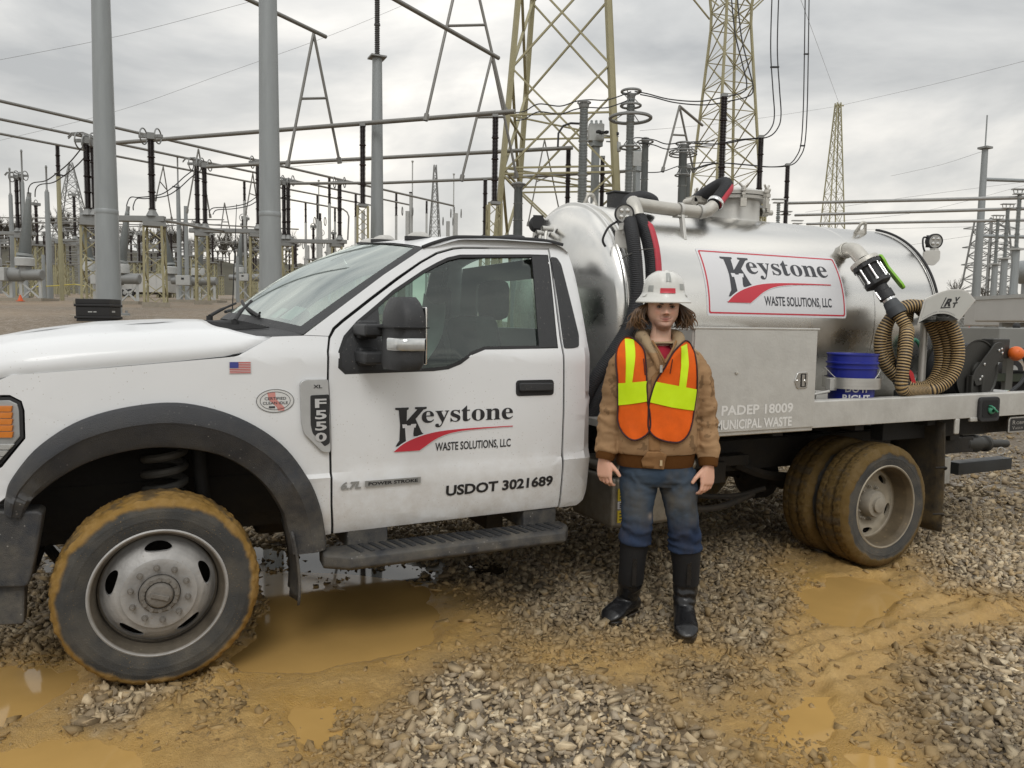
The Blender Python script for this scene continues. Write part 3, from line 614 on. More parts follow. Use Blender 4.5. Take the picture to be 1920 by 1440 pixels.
# windscreen: bowed in plan
def wsx(b): return 1-(1-abs(2*b-1)**2)
def wind(a, b):
    q = abs(2*b-1)**2; y = (-1+2*b)*(.957-.165*a); x0, x1 = .36+.262*q, 1.085+.172*q
    z0, z1 = 1.556-.064*q, 1.998-.065*q; x = x0+(x1-x0)*a; z = z0+(z1-z0)*(a+.10*(1-q)*math.sin(a*PI))
    return (x, y, z)
mb = MB(); mb.grid(wind, 14, 28); ws = mb.build('windshield', WINDSHIELD, truck)
def fritb(u, v):   # border strips of black frit just outside the glass
    return wind(u, v)
mb = MB()
for (a0, a1, b0, b1) in ((0, 1, 0, .035), (0, 1, .965, 1), (0, .06, 0, 1), (.988, 1, 0, 1)):
    V0 = len(mb.v); mb.grid(lambda u, v: tuple(np.array(wind(a0+(a1-a0)*u, b0+(b1-b0)*v))+np.array([-.002, 0, .004])), 12, 24)
mb.build('glass_border', PLASTIC, ws)
# inspection stickers inside the lower corner
for (b0, b1, a0, a1, mt) in ((.10, .15, .10, .22, PALE), (.16, .19, .09, .18, PALE)):
    mb = MB(); mb.grid(lambda u, v: tuple(np.array(wind(a0+(a1-a0)*u, b0+(b1-b0)*v))+np.array([.006, 0, -.006])), 3, 3); mb.build('inspection_sticker', mt, ws)
# hood
HX = np.array([-.96, -.9, -.80, -.67, -.50, -.25, .05, .30, .40])
HZC = np.array([1.31, 1.375, 1.425, 1.462, 1.500, 1.537, 1.555, 1.557, 1.553])
HZS = np.array([1.19, 1.215, 1.245, 1.285, 1.332, 1.352, 1.378, 1.404, 1.45])
def hoodfn(a, b):
    q = 2*b-1; xr = .235+.243*abs(q)**9; x = -.96+(xr+.96)*a
    if x > .33: zs = 1.404+(x-.33)*.533
    else: zs = float(np.interp(x, HX, HZS))
    zc = float(np.interp(x, HX, HZC)); t = abs(q)
    k = float(np.interp(t, [0, .30, .34, .55, .60, .73, .86, .90, .95, .98, 1], [1, .985, .995, .955, .945, .85, .755, .70, .52, .26, 0]))
    z = zs+(zc-zs)*k; wd = SW(x, min(zs, 1.40))-.004-(.04*max(0, (zs-1.40)/.09)); y = q*wd
    return (x, y, z)
mb = MB(); mb.grid(hoodfn, 36, 64); hood = mb.build('hood', WHITE, truck, sharp=28, solid=.012)
HOODTAPE = M('faded_hood_tape', (.55, .555, .56), .6, 0, .06, 20)
for (x0, x1, y0, y1) in ((-.12, .02, -.66, -.61), (-.55, -.40, -.62, -.585), (-.42, -.30, -.34, -.30), (-.62, -.50, -.18, -.14)):
    def hp3(u, v):
        x = x0+(x1-x0)*u+.10*v; y = y0+(y1-y0)*v; best = None
        zc = float(np.interp(x, HX, HZC)); zs = float(np.interp(x, HX, HZS)); t = abs(y)/(SW(x, 1.36))
        k = float(np.interp(t, [0, .30, .34, .55, .60, .73, .86, .90, .95, .98, 1], [1, .985, .995, .955, .945, .85, .755, .70, .52, .26, 0]))
        return (x, y, zs+(zc-zs)*k+.004)
    mb = MB(); mb.grid(hp3, 8, 3); mb.build('tape_mark', HOODTAPE, hood)
# cowl, wipers
def cowlfn(a, b):
    t = abs(2*b-1); y = (-1+2*b)*.955; x0 = .222+.243*t**9; x1 = .385+.25*t**2; z0 = 1.404+.150*float(np.interp(t, [0, .30, .34, .55, .60, .73, .86, .90, .95, .98, 1], [1, .985, .995, .955, .945, .85, .755, .72, .66, .60, .55]))-.006; z1 = 1.560-.062*t**2
    return (x0+(x1-x0)*a, y, z0+(z1-z0)*a-.006*math.sin(a*PI))
mb = MB(); mb.grid(cowlfn, 6, 40); cowl = mb.build('cowl', PLASTIC, truck)
for i in range(16):
    b = .06+.0125*i*1.2
    mb = MB(); P = [np.array(cowlfn(a, b+.05*a))+np.array([0, 0, .007]) for a in np.linspace(.08, .85, 6)]; mb.tube(P, .0035, 5); mb.build('cowl_slat', RUBBER, cowl)
for b0, b1, lift in ((.17, .44, .02), (.55, .85, .02)):
    P0 = np.array(cowlfn(.5, b0)); mid = np.array(wind(.13, (b0+b1)/2))+np.array([-.02, 0, .035])
    wp = MB(); wp.tube([P0+np.array([0, 0, -.01]), P0+np.array([0, 0, .028])], .018, 10)
    q = [P0+np.array([0, 0, .026]), P0*.5+mid*.5+np.array([-.01, 0, .012]), mid]
    wp.tube(cr_(q, 4), [.010]*5+[.007]*4, 8); wo = wp.build('wiper', RUBBER, truck)
    bl = MB(); bl.tube([np.array(wind(.05+.10*t, b0+.03+(b1-b0)*t))+np.array([-.008, 0, .016]) for t in np.linspace(0, 1, 9)], .009, 6); bl.build('wiper_blade', RUBBER, wo)
mb = MB(); mb.tube([(.50, .80, 1.52), (.50, .80, 1.62)], .012, 8); mb.tube([(.50, .80, 1.62), (.535, .80, 2.30)], [.004, .0022], 6); mb.build('whip_antenna', RUBBER, truck)
# front face: grille, headlamps, bumper
mb = MB(); mb.box((-.93, 0, 1.10), (.06, .62, .17)); gr = mb.build('grille', PLASTIC, truck, .02)
for k in range(4):
    mb = MB(); mb.box((-.985, 0, .98+.08*k), (.02, .60, .016)); mb.build('grille_bar', GREYPL, gr, .006)
for sg in (-1, 1):
    OUT = NEAR if sg < 0 else FAR
    hl = [(-.80, 1.238), (-.515, 1.243), (-.481, 1.224), (-.474, 1.19), (-.474, 1.083), (-.556, .978), (-.80, .95)]
    ho = sheet('headlight', hl, [], body(sg, -.006), RUBBER, truck, .03, (.06, .1), .004, OUT)
    sheet('lamp_bezel', inset(hl, .012), [], body(sg, -.001), GREYPL, ho, .012, (.06, .1), .003, OUT)
    for k in range(5):
        z0 = 1.085+.0255*k
        sheet('amber_reflector', [(-.66, z0), (-.512, z0), (-.508, z0+.023), (-.66, z0+.023)], [], body(sg, .008), AMBER, ho, .01, (.05, 0), .004, OUT)
    for k in range(3):
        z0 = .985+.026*k
        sheet('lamp_lens', [(-.70, z0), (-.566+.022*k, z0), (-.548+.022*k, z0+.022), (-.70, z0+.022)], [], body(sg, .006), CLEAR, ho, .01, (.05, 0), .004, OUT)
mb = MB()
def bumper(u, v):
    ang = -1+2*u; y = ang*1.0; x = -1.13+.42*abs(ang)**3.2; z = .52+.28*v
    return (x-.05*math.sin(v*PI), y, z)
mb.grid(bumper, 40, 6); bp = mb.build('front_bumper', GREYPL, truck, solid=.02)
for sg in (-1, 1):
    pr = [(-.66, .49), (-.475, .485), (-.462, .52), (-.44, .62), (-.412, .78), (-.43, .793), (-.62, .80)]
    mb = MB(); mb.prism(rnd(pr, .02), lambda a, b, t: (a, sg*(SW(max(a, -.5), .7)+t-.3*max(0, -.5-a)**1.0), b), -.10, .035); mb.build('bumper_end', FLARE, bp, .012)
    pr = [(-.66, .325), (-.495, .325), (-.487, .49), (-.66, .50)]
    mb = MB(); mb.prism(rnd(pr, .012), lambda a, b, t: (a, sg*(.965+t-.3*max(0, -.5-a)), b), -.08, .02); mb.build('air_dam', FLARE, bp, .008)
# wheel arch liners, engine bay, floor, frame
for sg in (-1, 1):
    mb = MB()
    rr = [(math.cos(a)*.62, .46+math.sin(a)*.60) for a in np.linspace(.12, PI-.12, 20)]
    mb.loft([[(x+.02, sg*.985, z) for x, z in rr], [(x+.02, sg*.46, z) for x, z in rr]], closed=False)
    mb.box((.02, sg*.45, .80), (.62, .01, .30))
    mb.build('wheel_arch_liner', DARK, truck)
mb = MB(); mb.box((-.05, 0, .85), (.70, .42, .28)); mb.box((-.05, 0, .60), (.30, .20, .16)); mb.build('engine', DARK, truck, .03)
mb = MB(); mb.box((1.40, 0, .63), (.72, .90, .04)); mb.box((.62, 0, 1.05), (.03, .90, .42)); mb.build('cab_floor', DARK, truck)
for y in (-.43, .43):
    mb = MB(); mb.box((2.50, y, .665), (3.25, .035, .11)); mb.build('frame_rail', DARK, truck, .01)
for x in (.9, 1.9, 2.9, 3.6, 5.0, 5.7):
    mb = MB(); mb.box((x, 0, .65), (.04, .40, .06)); mb.build('cross_member', DARK, truck)
mb = MB(); mb.tube([(0, -.86, .40), (0, .86, .40)], .045, 12); mb.lathe([(.02, -.13), (.14, -.05), (.14, .05), (.02, .13)], (0, .15, .40), (1, 0, 0), 16); mb.build('front_axle', DARK, truck)
mb = MB(); mb.tube([(4.29, -.66, .405), (4.29, .66, .405)], .06, 12); mb.lathe([(.02, -.18), (.19, -.06), (.19, .06), (.02, .18)], (4.29, 0, .405), (1, 0, 0), 16); mb.build('rear_axle', DARK, truck)
SPRING = M('spring_steel', (.10, .095, .085), .7, .2, .3, 20)
for sg in (-1, 1):
    mb = MB(); P = [(.04+.085*math.cos(t), sg*.66+.085*math.sin(t), .52+.50*t/(TAU*7)) for t in np.linspace(0, TAU*7, 130)]; mb.tube(P, .019, 8); mb.build('coil_spring', SPRING, truck)
    mb = MB(); mb.tube([(.22, sg*.66, .42), (.19, sg*.62, .98)], .034, 10); mb.tube([(.22, sg*.66, .34), (.22, sg*.66, .46)], .02, 8); mb.build('shock_absorber', DARK, truck)
    mb = MB(); mb.tube(cr_([(3.62, sg*.5, .62), (3.9, sg*.5, .52), (4.29, sg*.5, .48), (4.7, sg*.5, .53), (4.98, sg*.5, .63)], 5), .035, 6); mb.build('leaf_spring', DARK, truck)
mb = MB(); mb.tube([(.2, .1, .5), (2.4, .05, .52), (4.2, 0, .44)], .045, 10); mb.build('drive_shaft', DARK, truck)
mb = MB(); mb.tube(cr_([(-.45, -.5, .50), (-.35, -.62, .42), (-.18, -.66, .40), (0, -.6, .42), (.25, -.2, .38)], 5), .022, 8); mb.tube([(-.5, -.7, .47), (-.5, .7, .47)], .03, 8); mb.build('steering_link', DARK, truck)
mb = MB(); mb.tube(cr_([(2.62, -.55, .52), (2.9, -.62, .42), (3.3, -.66, .37), (3.7, -.6, .42)], 6), .022, 8); mb.tube(cr_([(2.7, -.5, .60), (3.1, -.56, .47), (3.5, -.6, .42), (3.8, -.6, .45)], 6), .018, 8); mb.build('hydraulic_hose', DARK, truck)
mb = MB()
for x in (2.95, 3.25): mb.bar((x, -.5, .9), (x+.1, -.62, .60), .05, .02); mb.box((x+.1, -.62, .60), (.06, .03, .07))
mb.box((3.3, -.55, .66), (.35, .05, .035)); mb.build('tank_bracket', DARK, truck, .006)
mb = MB(); mb.box((.95, 0, .50), (.45, .16, .14)); mb.box((1.55, .08, .47), (.22, .24, .12)); mb.build('gearbox', DARK, truck, .04)
mb = MB(); mb.tube([(.4, .45, .46), (1.1, .52, .44), (1.3, .55, .43)], .04, 10); mb.tube([(1.3, .55, .43), (2.1, .55, .43)], .11, 14); mb.tube([(2.1, .55, .43), (3.4, .58, .45), (4.0, .55, .5)], .04, 10); mb.build('exhaust', DARK, truck)
mb = MB(); mb.box((2.75, .74, .52), (.50, .24, .18)); mb.build('fuel_tank', DARK, truck, .04)
mb = MB(); mb.box((1.34, 1.02, .45), (.65, .09, .035)); mb.box((1.35, .88, .50), (.62, .05, .06)); mb.build('running_board', FLARE, truck, .01)
for x in (1.0, 1.75):
    mb = MB(); mb.box((x, 0, .44), (.05, .62, .05)); mb.build('skid_member', DARK, truck)
# mud flaps
mb = MB(); mb.grid(lambda u, v: (.545+.03*math.sin(v*2.2)+.012*math.sin(u*9)*v, -1.035+.28*u, .60-.34*v), 6, 10); mb.build('mud_flap', FLARE, truck, solid=.012)
for sg in (-1, 1):
    mb = MB(); mb.grid(lambda u, v: (4.86+.03*math.sin(v*2+u*2), sg*(1.16-.42*u), .93-.76*v), 6, 10); o = mb.build('mud_flap', M('muddy_flap', (.03, .026, .02), .8, 0, .5, 7, .4, 60, stretch=(6, 6, 1), dirt=((.17, .11, .035), .0, 1.1, .9)), truck, solid=.012)
# interior
for y in (-.45, .45):
    st = MB(); st.box((1.42, y, .95), (.26, .25, .10)); st.box((1.72, y, 1.28), (.075, .25, .32), ((.97, 0, .22), (0, 1, 0), (-.22, 0, .97))); so_ = st.build('seat', SEAT, truck, .05)
    hd_ = MB(); hd_.box((1.80, y, 1.69), (.055, .145, .115)); hd_.build('headrest', SEAT, so_, .05)
mb = MB(); mb.box((.86, 0, 1.30), (.24, .86, .12)); mb.box((.70, 0, 1.40), (.22, .86, .045)); mb.build('dashboard', DASH, truck, .03)
mb = MB(); c = np.array([1.18, -.45, 1.36]); ax = np.array([.55, 0, -.83]); u, v, _ = frame(ax); mb.tube([c+(u*math.cos(t)+v*math.sin(t))*.19 for t in np.linspace(0, TAU, 29)[:-1]], .016, 8, closed=True)
mb.tube([c, c-np.array([.30, 0, -.0])+np.array([0, 0, -.10])], .03, 8); mb.bar(c-u*.18, c+u*.18, .03); mb.build('steering_wheel', DASH, truck)
mb = MB(); mb.box((.97, 0, 1.895), (.01, .12, .035)); mb.build('rear_view_mirror', DASH, truck, .01)
# clear sheeting draped over the passenger seat
mb = MB()
def drape(u, v): return (1.62-.16*v+.03*math.sin(u*9)+.03*math.sin(v*7), -.15+.55*u+.03*math.sin(v*9), 1.72-.45*v-.12*abs(2*u-1)**1.5+.03*math.sin(u*13))
mb.grid(drape, 20, 14); mb.build('plastic_sheet', M('clear_film', (.42, .44, .40), .4, 0, .1), truck)
# ---- wheels
MUD = np.array([.285, .165, .040]); MUDL = np.array([.35, .215, .072]); RUB = np.array([.060, .060, .058])
def wheel(hub, deep, full_mud, seed):
    root = empty('wheel', (hub[0]-TB[0], hub[1], hub[2])); root.parent = truck; H = np.array(hub, float)
    prof = cr_([(.262, -.008), (.272, .002), (.285, .006), (.310, .011), (.335, .012), (.360, .007), (.382, -.006), (.396, -.022), (.4035, -.045), (.405, -.08), (.405, -.14), (.4035, -.18), (.396, -.205), (.37, -.222), (.32, -.23), (.27, -.222)], 5)
    n = 200; V = []; C = []
    R_ = np.array([p[0] for p in prof]); Hh = np.array([p[1] for p in prof]); A_ = np.arange(n)*TAU/n
    rr, aa = np.meshgrid(R_, A_, indexing='ij'); hh = np.repeat(Hh[:, None], n, 1)
    X, Z = np.cos(aa), np.sin(aa)
    nz = fbm(X*6+seed, Z*6, hh*9+3, 4, 5); nf = fbm(X*26+seed, Z*26, hh*60, 4, 9, .6)
    lim = (.345 if full_mud else .372)
    m = sstep(lim-.005, lim+.007, rr+nz*.022+nf*.006); m = np.where(hh < -.2, 1, m)
    gro = 1.*((np.abs(hh+.075) < .006) | (np.abs(hh+.15) < .006)).astype(float)*(rr > .395)
    lug = (np.sin(aa*46+np.abs(hh+.112)*60) > .55)*(rr > .398)*(np.abs(hh+.112) > .02)*1.
    rr2 = rr+m*(.001+(.010 if not full_mud else .0035)*np.clip(nf+.30, 0, 1)+.004*np.clip(nz, -.2, 1))*(rr > .30)-gro*(.003 if full_mud else .008)-lug*.007*(1-.6*np.clip(nz+.5, 0, 1))
    h2 = hh+m*np.where(hh > -.04, .004+.004*nf, 0)
    rib = ((np.abs(rr-.352) < .0022)*.0018+(np.abs(rr-.318) < .003)*.0022+(np.abs(rr-.292) < .002)*.0016)*(hh > -.02)*(1-m); h2 = h2+rib
    nq = fbm(X*11+seed, Z*11, hh*14+9, 5, 27, .6)
    mudc = MUD[None, None]+(MUDL-MUD)[None, None]*np.clip(nf[..., None]*1.0+nz[..., None]*1.0+.30, 0, 1)
    bare = sstep(.04, .30, nq+.25*nf)[..., None]*(.75 if not full_mud else .8)*(hh < -.02)[..., None]
    if full_mud: mudc = mudc*np.array([.46, .50, .62]); mudc = mudc*(1-.45*((np.sin(aa*85+np.abs(hh+.112)*90) > .72)*(hh < -.03)*np.clip(.75+nz, .2, 1))[..., None])*(1-.5*(gro > 0)[..., None])
    mudc = mudc*(1-bare)+np.array([.085, .066, .042])*bare
    dust = np.clip(fbm(X*rr*14+seed, Z*rr*14, hh*9, 4, 15)+.3, 0, 1)[..., None]*np.array([.055, .045, .03])
    Cc = (RUB+dust)*(1-m[..., None])+mudc*m[..., None]
    for i in range(len(prof)):
        for k in range(n):
            V.append((H[0]+math.cos(aa[i, k])*rr2[i, k], H[1]-h2[i, k], H[2]+math.sin(aa[i, k])*rr2[i, k])); C.append(tuple(Cc[i, k]))
    F = [(i*n+k, i*n+(k+1) % n, (i+1)*n+(k+1) % n, (i+1)*n+k) for i in range(len(prof)-1) for k in range(n)]
    mb = MB(); mb.add(V, F, 0, True, C); mb.build('tyre', TYRE, root, colors=True, sharp=50)
    # rim with hand holes
    if not deep: pr = [(.270, -.004), (.274, .004), (.268, .008), (.258, .003), (.250, -.012), (.243, -.03), (.238, -.072), (.231, -.082), (.222, -.076), (.214, -.062), (.204, -.046), (.190, -.030), (.172, -.014), (.155, -.004), (.147, .004), (.135, .006), (.09, .006), (.082, .004), (.080, -.03)]; r0, hw, hh_, off = .192, .055, .0185, PI/2
    else: pr = [(.270, -.004), (.274, .004), (.268, .008), (.258, .003), (.250, -.012), (.243, -.03), (.238, -.09), (.233, -.118), (.222, -.128), (.205, -.126), (.185, -.124), (.165, -.128), (.150, -.134), (.12, -.136), (.09, -.136), (.085, -.15)]; r0, hw, hh_, off = .188, .045, .02, PI/2+.6
    fine = [pr[0]]
    for a, b in zip(pr[:-1], pr[1:]):
        k = max(1, int(math.hypot(a[0]-b[0], a[1]-b[1])/.006))
        fine += [(a[0]+(b[0]-a[0])*t/k, a[1]+(b[1]-a[1])*t/k) for t in range(1, k+1)]
    n = 200; bm = bmesh.new(); rows = []
    for r, h in fine:
        row = []
        for k in range(n):
            a = TAU*k/n; r1 = r; a1 = a
            if r < .225:
                da = (a-off+PI/5) % (TAU/5)-PI/5; s = da*r; e = math.hypot(s/hw, (r-r0)/hh_)
                if .72 < e < 1.3: s2 = s/e; r1 = r0+(r-r0)/e; a1 = a+(s2/r1-da)
            row.append((bm.verts.new((math.cos(a1)*r1, -h, math.sin(a1)*r1)), r, a))
        rows.append(row)
    for i in range(len(rows)-1):
        for k in range(n):
            q = [rows[i][k], rows[i][(k+1) % n], rows[i+1][(k+1) % n], rows[i+1][k]]
            rc = sum(t[1] for t in q)/4; ac = q[0][2]+TAU/n/2
            if rc < .225:
                da = (ac-off+PI/5) % (TAU/5)-PI/5
                if math.hypot(da*rc/hw, (rc-r0)/hh_) < 1: continue
            bm.faces.new([t[0] for t in q])
    ed = [e for e in bm.edges if e.is_boundary and .1 < math.hypot(e.verts[0].co.x, e.verts[0].co.z) < .23]
    ex = bmesh.ops.extrude_edge_only(bm, edges=ed)
    for v in [g for g in ex['geom'] if isinstance(g, bmesh.types.BMVert)]: v.co.y += .02
    bmesh.ops.recalc_face_normals(bm, faces=bm.faces)
    me = bpy.data.meshes.new('rim'); bm.to_mesh(me); bm.free(); me.materials.append(STEELD if deep else STEEL)
    q = np.array([v.co for v in me.vertices]); rq = np.hypot(q[:, 0], q[:, 2]); nq_ = fbm(q[:, 0]*14, q[:, 2]*14, seed, 5, 18, .6); bar = sstep(.222, .230, rq)*(1-sstep(.262, .266, rq))
    tq = np.ones((len(q), 3))*(1-.25*np.clip(nq_+.2, 0, 1))[:, None]; tq = tq*(1-bar[:, None])+np.array([.27, .235, .185])*bar[:, None]*(1+.5*nq_[:, None]); hubz = 1-sstep(.10, .165, rq+.03*nq_); tq = tq*(1-.28*hubz[:, None])  # barrel browned by dirt and darkened by shade, both put into the tint
    at = me.color_attributes.new('tint', 'FLOAT_COLOR', 'POINT'); at.data.foreach_set('color', np.c_[np.clip(tq, 0, 1.2), np.ones(len(q))].ravel())
    for p in me.polygons: p.use_smooth = True
    me.set_sharp_from_angle(angle=math.radians(35)); o = bpy.data.objects.new('rim', me); COL.objects.link(o); o.parent = root
    mb = MB(); db = .09 if deep else 0; mb.lathe([(.235-db*.4, .06+db), (.235-db*.4, .20), (.05, .20)], H, (0, 1, 0), 40); mb.lathe([(.16, .07+db), (.15, .14+db)], H, (0, 1, 0), 30); mb.build('brake_drum', DARK, root)
    zf = .006 if not deep else -.136
    for k in range(10):
        a = TAU*(k+.5)/10+.08; c = H+np.array([math.cos(a)*.1125, -zf, math.sin(a)*.1125])
        mb = MB(); mb.lathe([(.013, -.002), (.013, .005), (.0095, .006), (.0095, .02), (.0065, .021), (.0055, .030), (.0, .030)], c, (0, -1, 0), 10); mb.build('lug_nut', HUBM if not deep else STEELN, root, sharp=30)
    mb = MB()
    if not deep:
        mb.lathe([(.080, -.02), (.079, .018), (.072, .028), (.058, .030), (.056, .020), (.052, .020)], H, (0, -1, 0), 40)
        for k in range(12):
            a = TAU*k/12; mb.lathe([(.009, .02), (.009, .034), (0, .034)], H+np.array([math.cos(a)*.066, 0, math.sin(a)*.066]), (0, -1, 0), 8)
    else: mb.lathe([(.090, -.14), (.088, -.075), (.080, -.062), (.052, -.058), (.050, -.04), (.04, -.036), (0, -.036)], H, (0, -1, 0), 36)
    hb = mb.build('hub', HUBM if not deep else STEELN, root, sharp=30)
    if not deep:
        mb = MB(); mb.lathe([(.053, .018), (.052, .036), (.046, .046), (.03, .050), (0, .051)], H, (0, -1, 0), 36); mb.box(H+np.array([0, -.052, 0]), (.036, .008, .010), ((.94, 0, -.34), (0, 1, 0), (.34, 0, .94))); mb.build('locking_hub_cap', HUBM, root, .003, sharp=30)
    return root
wf = wheel((0, -1.05, .405), False, False, 0.)
wr = wheel((4.29, -1.175, .405), True, True, 4.)
c = copy_tree(wf); c.location = (0-TB[0], 1.05, .405); c.rotation_euler = (0, 0, PI)
wi = copy_tree(wr); wi.location = (4.29-TB[0], -.885, .405); wi.rotation_euler = (0, .7, 0)
for ch in list(wi.children):
    if not ch.name.startswith(('tyre', 'brake')): bpy.data.objects.remove(ch)
c = copy_tree(wr); c.location = (4.29-TB[0], 1.175, .405); c.rotation_euler = (0, 0, PI)
c = copy_tree(wi); c.location = (4.29-TB[0], .905, .405); c.rotation_euler = (0, 0, PI)
# ---- wing badge, flag, sticker, door lettering
nb = body(-1, .004)
bd = [(.592, 1.280), (.615, 1.294), (.719, 1.294), (.727, 1.075), (.728, .954), (.69, .958), (.606, 1.05), (.596, 1.10)]
mb = MB(); mb.prism(rnd(bd, .014, 3), lambda a, b, t: (a, -(SW(a, b)+t), b), -.004, .022); bdg = mb.build('wing_badge', M('badge_silver', (.50, .505, .50), .4, .4, .08, 12), truck, .006)
bi = [(.637, 1.222), (.722, 1.224), (.724, 1.00), (.70, .985), (.645, 1.05), (.637, 1.09)]
mb = MB(); mb.prism(rnd(bi, .008, 3), lambda a, b, t: (a, -(SW(a, b)+t), b), .010, .024); mb.build('badge_inset', RUBBER, bdg, .002)
def vtext(chars, x, z0, z1, h, mt, par, d):
    n = len(chars); st = (z1-z0)/n
    for i, ch in enumerate(chars):
        letters('badge_letter', text2d(ch, .03), lambda a, b: (a, -(SW(a, b)+d), b), mt, par, x-h*.42, x+h*.42, z1-st*(i+1)+.006, st*.78, NEAR)
vtext('F550', .682, 1.005, 1.212, .062, M('badge_grey', (.55, .55, .55), .4, .3), bdg, .0265)
letters('badge_letter', text2d('XL', .02), lambda a, b: (a, -(SW(a, b)+.0245), b), INK, bdg, .650, .690, 1.254, .016, NEAR)
def quad(par, mt, x0, x1, z0, z1, d=.003, name='print_patch'):
    mb = MB(); mb.grid(lambda u, v: body(-1, d)(x0+(x1-x0)*u, z0+(z1-z0)*v), 4, 4); return mb.build(name, mt, par, fix=True)
fl = quad(truck, PALE, .294, .386, 1.323, 1.376, .003, 'flag_sticker')
for k in range(7): quad(fl, M('flag_red', (.55, .09, .08), .5) if k == 0 else bpy.data.materials['flag_red'], .2965, .3835, 1.3262+k*.00735-(.0003), 1.3262+k*.00735+.0035, .0045, 'stripe')
quad(fl, BLUEINK, .2965, .333, 1.3485, 1.3745, .006, 'canton')
def oval(cx, cz, rx, rz, n=40): return [(cx+rx*math.cos(TAU*k/n), cz+rz*math.sin(TAU*k/n)) for k in range(n)]
ov = sheet('idle_sticker', oval(.486, 1.2, .083, .0535), [], body(-1, .003), PALE, truck, 0, (.05, .05), 0, NEAR)
for k, (rx, rz) in enumerate(((.0815, .052), (.066, .041))):
    sheet('sticker_ring', oval(.486, 1.2, rx, rz), [oval(.486, 1.2, rx-.0022, rz-.0022)], body(-1, .0042), INKG, ov, 0, (0, 0), 0, NEAR)
sheet('sticker_shape', [(.452, 1.238), (.486, 1.238), (.488, 1.21), (.527, 1.168), (.523, 1.155), (.497, 1.156), (.492, 1.172), (.458, 1.205)], [], body(-1, .0038), M('faded_red', (.62, .27, .24), .5), ov, 0, (0, 0), 0, NEAR)
for s, x0, x1, z in (('CERTIFIED', .440, .533, 1.205), ('CLEAN IDLE', .432, .540, 1.185)):
    letters('sticker_text', text2d(s, .01), body(-1, .0054), INKG, ov, x0, x1, z, .0125, NEAR)
for x0, x1 in ((.458, .484), (.493, .52)): quad(ov, INKG if x0 < .47 else bpy.data.materials['faded_red'], x0, x1, 1.168, 1.177, .0054, 'sticker_mark')
